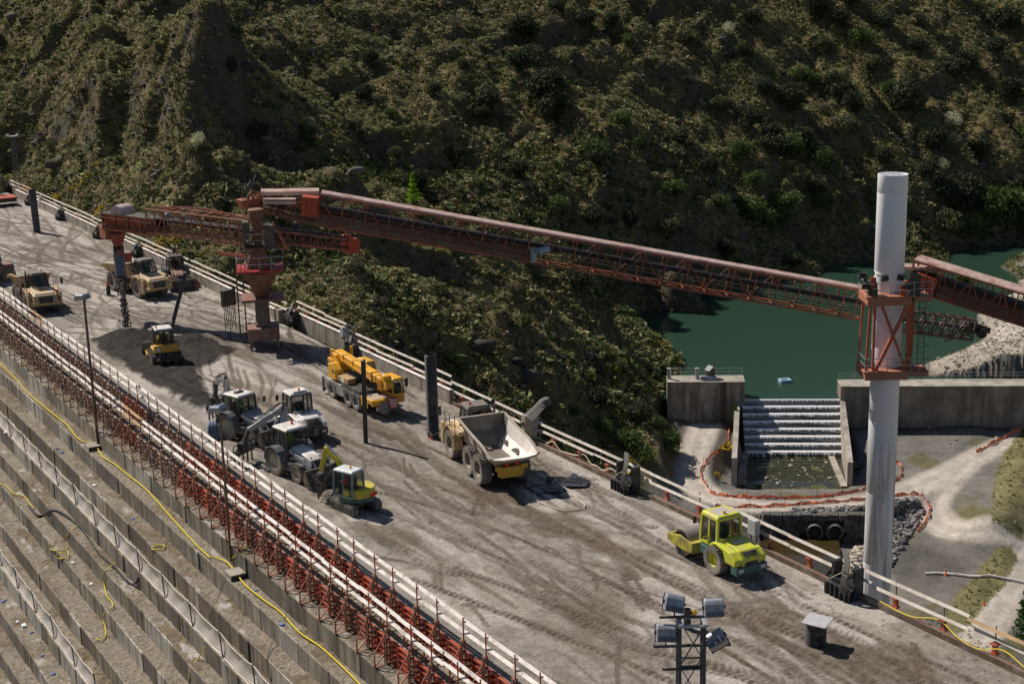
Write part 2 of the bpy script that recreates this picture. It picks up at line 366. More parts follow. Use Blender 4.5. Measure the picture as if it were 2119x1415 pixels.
def terrain_z(X, Y, full=False):
    Z = tps(X, Y); hm, sl = hillmask(X, Y, Z)
    # rock ribs and gullies: the strata run obliquely down the slope
    u = X * .79 + Y * .61; v = -X * .61 + Y * .79
    su = X * .94 + Y * .34; sv = X * .34 - Y * .94
    def saw(p): t = p - np.floor(p); return np.where(t < .78, t / .78, (1 - t) / .22)
    w1 = fbm(X / 24, Y / 24, 4, 131) * 2.3; w2 = fbm(X / 9, Y / 9, 3, 137) * 1.6
    gul = (saw(X / 16 + fbm(X / 60, Y / 60, 3, 151) * 2.6) - .5) * smooth01((fbm(X / 26, Y / 26, 3, 157) - .36) * 5) * 4.6 + (saw(X / 6.5 + fbm(X / 30, Y / 30, 3, 161) * 4) - .5) * smooth01((fbm(X / 12, Y / 12, 3, 167) - .42) * 5) * 1.5
    tip = PD(1385, 770, 181); spur_ = .22 + .78 * smooth01((np.hypot(X - tip.x, Y - tip.y) - 9) / 16)
    scarp = (saw(sv / 21 + w1) - .5) * smooth01((fbm(X / 17, Y / 17, 3, 141) - .38) * 5) * 3.6 + (saw(sv / 8.5 + w2) - .5) * smooth01((fbm(X / 9, Y / 9, 3, 147) - .42) * 5) * 1.4
    rib = fbm(u / 26, v / 9.5, 4, 11, .55, True) - .55
    rib2 = fbm(u / 7, v / 3.2, 4, 21, .6, True) - .5
    big = fbm(X / 38, Y / 38, 3, 31) - .5
    rock = smooth01((fbm(X / 20, Y / 20, 3, 41) - .5) * 5)
    far = smooth01((np.hypot(X, Y) - 120) / 60)
    edge = smooth01((X - 46) / 9)           # calm next to the deck
    calm = .12 + .88 * smooth01((Z + 24.5) / 5)
    Z = Z + hm * edge * calm * spur_ * ((scarp + gul) * (.25 + .75 * far) + rib * (1.0 + .6 * far) + rib2 * (.6 + 1.1 * rock) + big * 5 * far + (fbm(X / 1.6, Y / 1.6, 3, 51) - .5) * .8)
    Z = Z + (1 - hm) * ((fbm(X / 3, Y / 3, 4, 61) - .5) * .35)
    # roads are smooth
    rd = np.minimum.reduce([band(X, Y, ROAD1, -29, 0), band(X, Y, ROAD2, -30, 0), band(X, Y, ROAD3, -31.4, 0), band(X, Y, ROAD4, -24.3, 0)])
    Z = np.where(band(X, Y, ROAD1, -29, 0) < 3.2, np.minimum(Z, -27.7), Z)
    a, b = wloc(X, Y)
    lk = (a > -9) & (b > 6.2) & (b < 30) & (a < WLEN + 40)
    nearw = (a > -10) & (a < WLEN + 30) & (b > 5.5) & (b < 16)
    Z = np.where(nearw, np.minimum(Z, -28.5), Z)
    weir = (a > -1.) & (a < WLEN + .6) & (b > -.3) & (b < 9)
    Z = np.where(weir, -31.6, Z)
    front = (a > -11) & (a < -1) & (b > -4) & (b < 6.2); Z = np.where(front, np.clip(Z, -28.4, -27.5), Z)
    front = (a > WLEN + 1) & (a < WLEN + 45) & (b > -4) & (b < 5.9); Z = np.where(front, np.clip(Z, -28.8, -27.9), Z)
    bs = inpoly(X, Y, BASIN); Z = np.where(bs, -30.75 + .22 * (fbm(X / 1.2, Y / 1.2, 4, 71) - .35), Z)
    pl = inpoly(X, Y, POOL); Z = np.where(pl, -31.9, Z)
    for k, bk in enumerate(BANKS):
        pp = [P(p, q, -31 if k else -28.8)[:2] for p, q in bk]
        d = seg_dist(X, Y, pp + [pp[0]]); ins = inpoly(X, Y, pp)
        Z = np.where(ins, Z + .3 * smooth01(d / 2.5), Z)
    # under the deck
    rdp = band(X, Y, ROAD1, -29, 0); wr_ = 1 - smooth01((rdp - 2.0) / 1.4); zr_ = np.where(b > -3, -27.95, -29.05) + np.clip((X - 150) / 60, 0, 1) * 0
    zr_ = -29.05 + 1.1 * smooth01((b + 12) / 12) * (a < 2); wr_ = wr_ * ~bs * (b < 5.4); Z = Z * (1 - wr_) + zr_ * wr_
    hwp = P(1700, 1112, -31.2); ha, hb = wloc(hwp.x, hwp.y)
    Z = np.where((np.abs(a - ha + .2) < 6.3) & (b < hb + .9) & (b > hb - 5), np.minimum(Z, -31.9), Z)
    dk = X < 45.6
    Z = np.where(dk & (Y < 206), np.minimum(Z, -1.5), Z)
    Z = np.where((X >= 45.6) & (X < 66) & (Y > 100) & (Y < 206), np.minimum(Z, -1.0 + (X - 45.6) * .8 + np.maximum(0, X - 52) ** 2 * .4 + np.maximum(0, Y - 175) * .35), Z)
    if full: return Z, hm, sl, rd, rock, bs, rib2
    return Z
M_terr = M_attr('terrain_soil', .95, .3, .9, .12, 2.5, .1)
def terr_part(x0, x1, y0, y1, res, holes=()):
    xs = np.arange(x0, x1 + res / 2, res); ys = np.arange(y0, y1 + res / 2, res)
    X, Y = np.meshgrid(xs, ys, indexing='ij'); Z, hm, sl, rd, rock, bs, rib2 = terrain_z(X, Y, True)
    for hx0, hx1, hy0, hy1 in holes:
        ins = (X > hx0 + res * .5) & (X < hx1 - res * .5) & (Y > hy0 + res * .5) & (Y < hy1 - res * .5)
        Z = np.where(ins, Z - 6, Z)
    n = fbm(X / 2.2, Y / 2.2, 5, 81)[..., None]; n2 = fbm(X / 9, Y / 9, 4, 91)[..., None]
    gz = np.gradient(Z, res); st = np.hypot(gz[0], gz[1])[..., None]
    soil = np.array([.115, .092, .055]); shaded_rock = np.array([.07, .06, .052]); dry = np.array([.20, .15, .065]); green = np.array([.08, .09, .03])
    c = soil * (1 - n2) + dry * n2; c = c + (green - c) * smooth01((n - .52) * 6) * .7
    c = c + (shaded_rock - c) * smooth01((st - 1.5) / .8) * .8; c = c * (.6 + .8 * n)  # steep rock is darkened to carry the cliff's shade in its colour
    grav = np.array([.165, .152, .135]); road = np.array([.44, .395, .34]); mud = np.array([.105, .095, .085])
    flat = grav * (.7 + .6 * n); flat = flat + (mud - flat) * smooth01((n2 - .55) * 6)
    g2 = smooth01((fbm(X / 5, Y / 5, 4, 95) - .6) * 9)[..., None]; flat = flat + (np.array([.12, .11, .045]) - flat) * g2 * .8
    rb_a, rb_b = wloc(X, Y); rb = ((rb_a > 17) & (rb_b > 9) & (rb_b < 75) & (Z > LAKE_Z) & (Z < -20))[..., None]; hm = np.where(rb[..., 0], 0, hm); flat = np.where(rb, np.array([.34, .30, .25]) * (.65 + .6 * n), flat)
    c = c * hm[..., None] + flat * (1 - hm[..., None])
    w = (1 - smooth01((rd - 1.5) / .9))[..., None]; c = c + (road * (.8 + .35 * n) - c) * w * .9
    ruts = (np.abs(rd - .85) < .3)[..., None]; c = np.where(ruts, c * 1.18, c)
    c = np.where(bs[..., None], np.array([.07, .07, .032]) * (.5 + 1.2 * n), c)
    for k, bk in enumerate(BANKS):
        pp = [P(p, q, -31 if k else -28.8)[:2] for p, q in bk]; ins = inpoly(X, Y, pp)[..., None]
        c = np.where(ins, np.array([.17, .155, .075]) * (.5 + n), c)
    wet = smooth01((LAKE_Z + .4 - Z) / .4)[..., None]; a, b = wloc(X, Y); wet = wet * (b > 5)[..., None]; c = c * (1 - .5 * wet)
    nx, ny = X.shape; idx = np.arange(nx * ny).reshape(nx, ny)
    f = np.stack([idx[:-1, :-1], idx[1:, :-1], idx[1:, 1:], idx[:-1, 1:]], -1).reshape(-1, 4)
    return np.stack([X, Y, Z], -1).reshape(-1, 3), f, c.reshape(-1, 3)
vs, fs, cs = [], [], []; off = 0
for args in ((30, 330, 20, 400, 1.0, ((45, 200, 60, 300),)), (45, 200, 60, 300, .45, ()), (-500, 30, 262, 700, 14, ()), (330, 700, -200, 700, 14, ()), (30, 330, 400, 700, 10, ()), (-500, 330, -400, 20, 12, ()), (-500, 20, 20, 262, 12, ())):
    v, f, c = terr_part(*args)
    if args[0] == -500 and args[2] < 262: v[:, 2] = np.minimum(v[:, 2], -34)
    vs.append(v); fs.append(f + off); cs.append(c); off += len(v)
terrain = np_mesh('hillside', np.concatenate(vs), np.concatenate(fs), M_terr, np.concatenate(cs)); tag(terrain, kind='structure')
def ground(x, y): return float(terrain_z(np.array([[float(x)]]), np.array([[float(y)]]))[0, 0])
def hit(px, py, d0=120, d1=420):
    """where the sight line of a photo pixel meets the ground, so a plant can be rooted there"""
    D = np.arange(d0, d1, 1.5); r = ray(px, py)
    z = terrain_z((r.x * D)[None, :], (r.y * D)[None, :])[0]; h = CAMH + r.z * D
    k = np.argmax(h < z)
    if h[k] >= z[k]: return None
    return Vector((r.x * D[k], r.y * D[k], z[k]))
# ------------------------------------------------------------------ water
mt, n, l, b = _new('lake_water')
b.inputs['Base Color'].default_value = (.024, .054, .035, 1); b.inputs['Roughness'].default_value = .16; b.inputs['IOR'].default_value = 1.33
tc = n.new('ShaderNodeTexCoord'); no = n.new('ShaderNodeTexNoise'); no.inputs['Scale'].default_value = 2.2; no.inputs['Detail'].default_value = 5
mp = n.new('ShaderNodeMapping'); mp.inputs['Scale'].default_value = (1, 1.6, 1); l.new(tc.outputs['Object'], mp.inputs[0]); l.new(mp.outputs[0], no.inputs['Vector'])
bp = n.new('ShaderNodeBump'); bp.inputs['Distance'].default_value = .03; l.new(no.outputs[0], bp.inputs['Height']); l.new(bp.outputs[0], b.inputs['Normal'])
M_lake = mt
mb = MB(); lp = [wpt(-13, 6.3, LAKE_Z), wpt(WLEN + 60, 6.3, LAKE_Z), wpt(WLEN + 240, 140, LAKE_Z), wpt(-40, 140, LAKE_Z), wpt(-40, 20, LAKE_Z)]
mb.add(lp, [tuple(range(len(lp)))]); tag(mb.build('lake_water', M_lake), kind='structure')
M_pool = M('muddy_water', (.045, .032, .012), .08, 0, .2, 1)
mb = MB(); mb.add([(p[0], p[1], -31.2) for p in POOL], [tuple(range(len(POOL)))]); tag(mb.build('pool_water', M_pool), kind='structure')
mb = MB(); bz = -30.68; mb.add([wpt(.1, .35, bz), wpt(WLEN - .1, .35, bz), wpt(WLEN - 1.3, -11, bz), wpt(-2, -11, bz)], [(0, 1, 2, 3)]); tag(mb.build('stream_water', M('stream_water', (.03, .03, .014), .06, 0, .3, 1.2)), kind='structure')
# ================================================================== DAM
XL, XR = 27.75, 44.9
# ---- deck: one fine sheet with ruts, mud and mix stains
ys = [24.0]
while ys[-1] < 262: ys.append(ys[-1] + max(.075, .0016 * ys[-1]))
ys = np.array(ys); xs = np.arange(XL, XR + .001, (XR - XL) / 225)
X, Y = np.meshgrid(xs, ys, indexing='ij'); ny = len(ys)
hgt = (fbm(X / 3, Y / 5, 4, 101) - .5) * .10
dark = np.zeros_like(X); light = np.zeros_like(X); lug = np.zeros_like(X)
def yi(y): return np.interp(y, ys, np.arange(ny))
def splat(pts, w, amt, arr, harr=None, depth=.03, lugs=0):
    pts = np.array([p[:2] for p in pts]); sg = np.hypot(*(pts[1:] - pts[:-1]).T); s = np.r_[0, np.cumsum(sg)]
    t = np.arange(0, s[-1], .05); px = np.interp(t, s, pts[:, 0]); py = np.interp(t, s, pts[:, 1])
    dx = np.gradient(px); dy = np.gradient(py); L = np.hypot(dx, dy) + 1e-9; nx_, ny_ = -dy / L, dx / L
    fade = .55 + .6 * vnoise(t / 2.3, t * 0 + 3.3, 5)
    for o in np.arange(-w, w + .01, .05):
        e = 1 - (abs(o) / w) ** 2
        X_ = px + nx_ * o; Y_ = py + ny_ * o
        i = np.round((X_ - XL) / (XR - XL) * 225).astype(int); j = np.round(yi(Y_)).astype(int)
        ok = (i >= 0) & (i < len(xs)) & (j >= 0) & (j < ny)
        k = fade * np.sqrt(max(e, 0))
        if lugs: k = k * (.45 + .55 * (np.sin(2 * PI * t / lugs + abs(o) * 9) > 0))
        np.maximum.at(arr, (i[ok], j[ok]), (amt * k)[ok])
        if harr is not None:
            hv = -depth * k; np.minimum.at(harr, (i[ok], j[ok]), hv[ok])
ruth = np.zeros_like(X)
def track(pxs, w=.3, amt=.8, lugs=0, depth=.1):
    pts = catmull([P(a, b_, 0) for a, b_ in pxs], 10); splat(pts, w, amt, dark, ruth, depth, lugs)
T = [([(1100, 1081), (1199, 1108), (1264, 1134), (1284, 1154), (1310, 1200)], .5, .95, 0), ([(1100, 1219), (1182, 1265), (1231, 1298), (1297, 1334), (1429, 1364), (1626, 1410)], .42, .9, .32),
     ([(1100, 1160), (1159, 1193), (1231, 1239), (1284, 1265)], .35, .7, .3), ([(876, 1000), (908, 1029), (952, 1053), (1025, 1067)], .4, .9, .33), ([(993, 1000), (1040, 1047), (1099, 1070), (1160, 1097)], .5, .95, 0),
     ([(741, 1079), (805, 1123), (893, 1176), (981, 1188)], .45, .8, .33), ([(893, 1079), (981, 1123), (1055, 1176), (1160, 1264)], .3, .6, .3), ([(653, 825), (716, 863), (782, 891), (818, 909)], .45, .95, 0),
     ([(849, 891), (879, 937), (927, 980), (996, 1011), (1004, 1036)], .35, .8, 0), ([(1250, 1045), (1300, 1070), (1308, 1090), (1290, 1105)], .4, .9, .3), ([(1310, 1085), (1362, 1090)], .3, .8, 0),
     ([(1340, 1330), (1450, 1380), (1560, 1400), (1680, 1425)], .35, .7, .3), ([(1480, 1240), (1560, 1290), (1600, 1340), (1650, 1400)], .3, .8, .35), ([(1560, 1260), (1640, 1275), (1760, 1320), (1850, 1370), (1920, 1420)], .4, .85, .3),
     ([(1420, 1270), (1520, 1250), (1580, 1240)], .3, .6, 0), ([(1230, 1250), (1330, 1290), (1400, 1300)], .3, .8, 0), ([(380, 640), (430, 620), (470, 640), (500, 690)], .2, .5, 0), ([(0, 560), (90, 540), (200, 545), (230, 530)], .25, .8, 0),
     ([(0, 460), (60, 465), (110, 480)], .2, .8, 0), ([(20, 520), (120, 510), (180, 525)], .2, .8, 0), ([(0, 540), (100, 585), (180, 570)], .25, .8, 0), ([(560, 790), (566, 810), (560, 830), (590, 860), (640, 870)], .12, .7, 0), ([(490, 760), (500, 800), (480, 850)], .15, .8, 0), ([(505, 765), (515, 800), (495, 850)], .15, .8, 0),
     ([(535, 765), (545, 800), (530, 850), (560, 880)], .15, .7, 0), ([(250, 640), (330, 620), (380, 640)], .3, .7, .4), ([(260, 650), (300, 660), (380, 655)], .3, .7, .4), ([(600, 760), (680, 800), (720, 840), (790, 880)], .3, .6, .3), ([(1180, 1010), (1240, 1000)], .15, .7, 0), ([(1240, 975), (1290, 967)], .1, .8, 0)]
for a in T: track(*a)
for k in range(75):       # wheel tracks running mostly along the deck, in pairs
    x0 = rng.uniform(30, 43.5); y0 = rng.uniform(30, 190); L = rng.uniform(8, 34); a = rng.normal(0, .09); cv = rng.normal(0, .012)
    if y0 > 95: a = rng.normal(.1, .35); cv = rng.normal(0, .03)
    lugs = rng.choice([0, .28, .36]); am = rng.uniform(.6, 1.1); w = rng.uniform(.16, .3)
    for o in (0, 2.3):
        t = np.linspace(0, L, 24); ang = a + cv * t; px = x0 + o + np.cumsum(np.sin(ang)) * L / 24; py = y0 + np.cumsum(np.cos(ang)) * L / 24
        splat(list(zip(px, py)), w, am, dark, ruth, .07, lugs)
for k in range(260):      # scrapes
    x0 = rng.uniform(29.5, 44); y0 = rng.uniform(28, 150); L = rng.uniform(1, 6); a = rng.normal(.05, .3)
    splat([(x0, y0), (x0 + math.sin(a) * L * .5 + rng.normal(0, .1), y0 + math.cos(a) * L * .5), (x0 + math.sin(a) * L, y0 + math.cos(a) * L)], rng.uniform(.06, .2), rng.uniform(.5, .95), dark, ruth, .03)
hgt += ruth + np.clip(dark, 0, 1) * (fbm(X / .22, Y / .22, 2, 103) - .3) * .14 + (fbm(X / .9, Y / 1.6, 3, 109) - .5) * .05
# spoil heap where the chute drops, and the dark fresh mix spread round it
hp = P(264, 702, 0)
r = np.hypot((X - hp.x) / 1.0, (Y - hp.y + .3) / 1.3)
FRESH = [P(a, b_, 0)[:2] for a, b_ in [(188, 706), (262, 690), (330, 692), (420, 700), (490, 722), (440, 752), (405, 768), (428, 800), (448, 832), (410, 850), (320, 800), (248, 756), (205, 725)]]
frd = seg_dist(X, Y, FRESH + [FRESH[0]]); fr = inpoly(X, Y, FRESH)
nz = fbm(X / 1.2, Y / 1.2, 4, 105)
fresh = np.where(fr, smooth01((frd + (nz - .4) * 1.5) / .5), 0)
hgt += np.maximum(0, 1.25 - r * .44) * .62 + fresh * (.08 + .22 * fbm(X / .8, Y / .8, 3, 107)) + np.maximum(0, .5 - np.hypot((X - P(420, 700).x) / 3.2, (Y - P(420, 700).y) / 1.4) * .35) * .8
st2 = [P(a, b_, 0)[:2] for a, b_ in [(700, 870), (780, 885), (830, 905), (780, 915), (700, 910)]]
SM = [P(a, b_, 0)[:2] for a, b_ in [(430, 760), (560, 800), (640, 830), (720, 880), (760, 930), (700, 930), (600, 900), (500, 850)]]
sm = np.where(inpoly(X, Y, SM), smooth01(seg_dist(X, Y, SM + [SM[0]]) / .8), 0)
hgt = np.where(X > 44.3, hgt * .3, hgt); hgt *= smooth01((X - XL) / .8)
n1 = fbm(X / 4.5, Y / 9, 5, 111)[..., None]; n2 = fbm(X / .35, Y / .5, 4, 113)[..., None]; n3 = fbm(X / 1.1, Y / 6, 4, 117, .6)[..., None]
conc = np.array([.268, .238, .204]); lt = np.array([.54, .49, .44]); dk_ = np.array([.085, .064, .046])
c = conc * (.62 + .76 * n2); c = c + (lt - c) * smooth01((n1 - .5 + .12 * smooth01((Y[..., None] - 90) / 60)) * 8) * .6
c = c + (dk_ * 1.7 - c) * smooth01((n3 - .52) * 7) * .42
c = c + (np.array([.24, .2, .155]) - c) * sm[..., None] * .8
c = c + (dk_ * (.5 + 1.0 * n2) - c) * np.clip(dark * (.55 + .9 * n2[..., 0]), 0, 1)[..., None] * .95
c = c + (np.array([.024, .019, .015]) * (.4 + 1.3 * n2) - c) * fresh[..., None] * .97
edge = smooth01((1.3 - (X - XL)) / .6)[..., None]; c = c + (conc * 1.05 * (.8 + .4 * n2) - c) * edge * .7
for bx, by, rx_, ry_, am_ in ((1180, 1085, 2.6, 4.5, .75), (1290, 1150, 2.0, 3.0, .6), (1240, 1260, 2.5, 3.0, .4), (1500, 1330, 3.0, 2.5, .55), (1780, 1370, 3.2, 3.0, .6), (1900, 1330, 2.5, 2.5, .45), (1020, 1020, 1.5, 2.2, .8), (820, 1110, 1.6, 4.0, .5), (930, 1170, 1.6, 3.0, .4), (690, 800, 2.5, 4.0, .35), (1560, 1270, 2.2, 1.8, .55)):
    q_ = P(bx, by); dm = np.hypot((X - q_.x) / rx_, (Y - q_.y) / ry_) + (fbm(X / .9, Y / 1.8, 4, 171) - .5) * 1.6
    c = c + (dk_ * 1.5 * (.5 + n2) - c) * (1 - smooth01((dm - .45) / .5))[..., None] * am_
foot = smooth01((fbm(X / .22, Y / .22, 2, 131) - .74) * 14)[..., None] * smooth01((X - 42) / 1)[..., None]; c = c * (1 - .5 * foot)
idx = np.arange(X.size).reshape(X.shape); f = np.stack([idx[:-1, :-1], idx[1:, :-1], idx[1:, 1:], idx[:-1, 1:]], -1).reshape(-1, 4)
M_deck = M_attr('rolled_concrete', .88, .3, 2.2, .05, 5, .12, fine=11)
deck = np_mesh('deck_ground', np.stack([X, Y, hgt], -1).reshape(-1, 3), f, M_deck, c.reshape(-1, 3)); tag(deck, kind='structure')
def deck_h(x, y):
    i = int(np.clip(round((x - XL) / (XR - XL) * 225), 0, 225)); j = int(np.clip(round(float(yi(y))), 0, ny - 1)); return float(hgt[i, j])
# ---- stepped downstream face
STEPX = [26.72, 25.87, 24.93, 23.9, 22.85, 22.0, 21.05, 19.75, 18.5, 17.3, 16.3, 15.3, 14.3, 13.3, 12.3, 11.3, 10.3, 9.3, 8.3]
M_riser = M_conc('formed_concrete', (.30, .26, .205), .85, .012)
M_riser_d = M_conc('formed_concrete_dark', (.20, .17, .135), .8, .012, 1.2); M_riser_p = M_conc('formed_concrete_pale', (.46, .42, .36), .7, .012, 1.4)
M_tread = M_attr('tread_concrete', .95, .3, 2.5, .06, 7, .12, fine=9)
dam = thing('concrete_dam', 'grey concrete dam body stepping down below the red formwork rows', 'dam', (XL, 100, 0))
def rel(o, p): return Vector(o) - Vector(p)
JOG = {1: 0.0}
for i, sx in enumerate(STEPX):
    z1 = -1.2 * (i + 1); z0 = z1 - 1.2
    # riser as a row of cast panels, each a few mm in or out, with open joints
    mb = MB(); y = 14.0; rr = random.Random(i * 3 + 1); prev = STEPX[i - 1] if i else XL + .0
    while y < 240:
        L = rr.choice([.45, .6, 1.2, 2.4, 2.4, .8, 4.8, 3.6]); o = rr.choice([0, 0, .03, -.02, .05, .02])
        if i == 1 and y > 95: o = -.0
        mb.cur = rr.choices([0, 1, 2], [.56, .22, .22])[0]; mb.box(sx - .06 + o - 27.75, y - 100, z0 - .02, sx + .6 - 27.75, y + L - .035 - 100, z1 - rr.uniform(.0, .012)); y += L
    mb.cur = 0; mb.box(sx + .05 - 27.75, -86, z0, sx + .65 - 27.75, 140, z1 - .06)
    st = mb.build('step_riser', M_riser, dam, bevel=.012, mats=[M_riser, M_riser_d, M_riser_p])
    # tread: lumpy top with grit
    gx = np.arange(sx - .03, prev + .04, .085); gy = np.arange(16, 150 if i > 5 else 235, .11)
    TX, TY = np.meshgrid(gx, gy, indexing='ij')
    lump = fbm(TX / .3, TY / .3, 4, 200 + i); grit = fbm(TX / .09, TY / .09, 2, 230 + i); heapn = smooth01((fbm(TX / 1.3, TY / 2.4, 3, 260 + i) - .5) * 5)
    wallside = smooth01((TX - (sx + .3)) / .5)
    TZ = z1 + .015 + (.03 + .2 * heapn * wallside) * lump + .03 * (grit > .62) * lump; TZ[0, :] = z1 - .06
    tc_ = np.array([.285, .245, .19]) * (.72 + .5 * lump[..., None]); mud2 = np.array([.17, .128, .08])
    tc_ = tc_ + (mud2 * (.7 + .6 * lump[..., None]) - tc_) * (heapn * .75)[..., None]
    tc_ = tc_ + (np.array([.12, .098, .075]) - tc_) * smooth01((grit - .56) * 9)[..., None] * .7
    sp = smooth01((fbm(TX / .7, TY / 1.6, 3, 290 + i) - .68) * 10)[..., None]; tc_ = tc_ + (np.array([.5, .47, .43]) - tc_) * sp * .7
    idx = np.arange(TX.size).reshape(TX.shape); f = np.stack([idx[:-1, :-1], idx[1:, :-1], idx[1:, 1:], idx[:-1, 1:]], -1).reshape(-1, 4)
    np_mesh('step_tread', np.stack([TX - 27.75, TY - 100, TZ], -1).reshape(-1, 3), f, M_tread, tc_.reshape(-1, 3), parent=dam)
mb = MB(); mb.box(.06, -86, -1.3, .62, 140, -.04); mb.build('deck_edge', M_riser, dam)
mb = MB(); mb.box(.2, -100, -34.5, 17.12, 165, -.6); mb.box(-10, 130, -25, .3, 165, -1.4); mb.build('upstream_face', M_riser, dam)
# ================================================================== SPILLWAY AND VALLEY
def zat(x, y, py):
    """height at which a point above (x, y) shows at photo row py"""
    lo, hi = -60.0, 60.0
    for _ in range(50):
        z = (lo + hi) / 2; v = Vector((x, y, z - CAMH)); q = v.dot(IMD) / v.dot(_f) * FPX + 707.5
        if q > py: lo = z
        else: hi = z
    return (lo + hi) / 2
M_oldc = M_conc('weathered_concrete', (.40, .35, .29), .75, .01, .5)
M_capc = M_conc('pale_concrete', (.43, .39, .33), .35, .008, .5)
M_white = M('white_paint', (.80, .73, .68), .6, 0, .12, 3, (.33, .27, .2), .3, 1.1, coord='Position')
M_wood = M('raw_timber', (.5, .32, .15), .75, 0, .25, 4, (.3, .2, .12), .4, 2, coord='Position')
M_gmetal = M('galvanised_steel', (.42, .43, .44), .45, .6, .15, 6)
M_dmetal = M('dark_steel', (.05, .045, .042), .55, .3, .3, 5, (.16, .12, .09), .5, 3)
M_black = M('black_plastic', (.022, .024, .028), .5, 0, .25, 4, (.13, .11, .09), .3, 2)
M_rubber = M('rubber', (.035, .033, .032), .85, 0, .3, 6, (.16, .14, .12), .75, 2.2)
M_blue = M('blue_paint', (.05, .14, .42), .5, 0, .2, 3)
M_orange = M('orange_paint', (.75, .12, .02), .5, 0, .2, 3)
def wbox(mb, a0, b0, z0, a1, b1, z1):
    mb.hexa([wpt(a0, b0, z0), wpt(a1, b0, z0), wpt(a1, b1, z0), wpt(a0, b1, z0), wpt(a0, b0, z1), wpt(a1, b0, z1), wpt(a1, b1, z1), wpt(a0, b1, z1)])
# weir: eight steps with falling water
wr = thing('spillway_weir', 'stepped concrete weir with white water running down its eight steps', 'weir', tuple(W0))
def loc_of(o, mbv): mbv.x = Matrix.Translation(-Vector(o.location))
NS = 8; SZ = (LAKE_Z - .02 + 30.75) / NS; SB = .86
mb = MB(); loc_of(wr, mb)
for k in range(NS): wbox(mb, -.5, .2 + k * SB, -31.5, WLEN + .4, .2 + (k + 1) * SB + (1 if k == NS - 1 else 0), -30.75 + (k + 1) * SZ - .03)
mb.build('steps', M('wet_stone', (.035, .032, .028), .3, 0, .3, 2), wr)
mt, n, l, b = _new('falling_water')
tc = n.new('ShaderNodeTexCoord'); sep = n.new('ShaderNodeSeparateXYZ'); l.new(tc.outputs['UV'], sep.inputs[0])
mp = n.new('ShaderNodeMapping'); mp.inputs['Scale'].default_value = (46, .8, 1); l.new(tc.outputs['UV'], mp.inputs[0])
no = n.new('ShaderNodeTexNoise'); no.inputs['Scale'].default_value = 1; no.inputs['Detail'].default_value = 7; no.inputs['Roughness'].default_value = .72; l.new(mp.outputs[0], no.inputs['Vector'])
fr_ = n.new('ShaderNodeMath'); fr_.operation = 'FRACT'; l.new(sep.outputs[1], fr_.inputs[0])
cr = n.new('ShaderNodeValToRGB'); cr.color_ramp.elements[0].position = 0; cr.color_ramp.elements[0].color = (.02,) * 3 + (1,); cr.color_ramp.elements[1].position = 1; cr.color_ramp.elements[1].color = (0,) * 3 + (1,)
for ps, vl in ((.35, .04), (.6, .08), (.72, .3), (.88, .36), (.97, .06)): e_ = cr.color_ramp.elements.new(ps); e_.color = (vl,) * 3 + (1,)
l.new(fr_.outputs[0], cr.inputs[0])
ad = n.new('ShaderNodeMath'); ad.operation = 'ADD'; l.new(cr.outputs[0], ad.inputs[0]); l.new(no.outputs[0], ad.inputs[1])
mr = n.new('ShaderNodeMapRange'); mr.inputs[1].default_value = .55; mr.inputs[2].default_value = .64; l.new(ad.outputs[0], mr.inputs[0])
mx = n.new('ShaderNodeMix'); mx.data_type = 'RGBA'; mx.inputs[6].default_value = (.03, .028, .024, 1); mx.inputs[7].default_value = (.95, .96, .97, 1)
l.new(mr.outputs[0], mx.inputs[0]); l.new(mx.outputs[2], b.inputs['Base Color']); b.inputs['Roughness'].default_value = .3
tl = n.new('ShaderNodeBsdfTranslucent'); tl.inputs[0].default_value = (.9, .93, .95, 1); ms = n.new('ShaderNodeMixShader'); mm_ = n.new('ShaderNodeMath'); mm_.operation = 'MULTIPLY'; mm_.inputs[1].default_value = .15
l.new(mr.outputs[0], mm_.inputs[0]); l.new(mm_.outputs[0], ms.inputs[0]); l.new(b.outputs[0], ms.inputs[1]); l.new(tl.outputs[0], ms.inputs[2]); l.new(ms.outputs[0], n['Material Output'].inputs[0])
M_fall = mt
vs_, fs_, uv_ = [], [], []
NA = 120
for k in range(NS):
    for j, (bb, zz, vv) in enumerate([(.2 + (k + 1) * SB + .02, 0, 1.05), (.2 + k * SB + .3, .0, .95), (.2 + k * SB - .08, -.03, .8), (.2 + k * SB - .3, -.26, .45), (.2 + k * SB - .5, -SZ + .03, .0)]):
        for i in range(NA + 1):
            a_ = -.3 + (WLEN + .5) * i / NA; w_ = .015 * math.sin(i * 1.7 + k)
            vs_.append(wpt(a_, bb + (w_ if j > 1 else 0), -30.75 + (k + 1) * SZ + zz + .004) - Vector(wr.location)); uv_.append((i / NA, vv + k + k * .0))
base = 0
for k in range(NS):
    for j in range(4):
        for i in range(NA):
            q = (k * 5 + j) * (NA + 1) + i; fs_.append((q, q + 1, q + NA + 2, q + NA + 1))
me = bpy.data.meshes.new('falling_water'); me.from_pydata([tuple(v) for v in vs_], [], fs_)
ul = me.uv_layers.new(name='uv')
for p in me.polygons:
    for li, vi in zip(p.loop_indices, p.vertices): ul.data[li].uv = (uv_[vi][0] + math.floor(uv_[vi][1] / 1.06) * .37, min(uv_[vi][1] % 1.06, .99) if False else uv_[vi][1])
me.materials.append(M_fall); o = bpy.data.objects.new('falling_water', me); COL.objects.link(o); setpar(o, wr); tag(o, 'broken white water pouring over the dark steps')
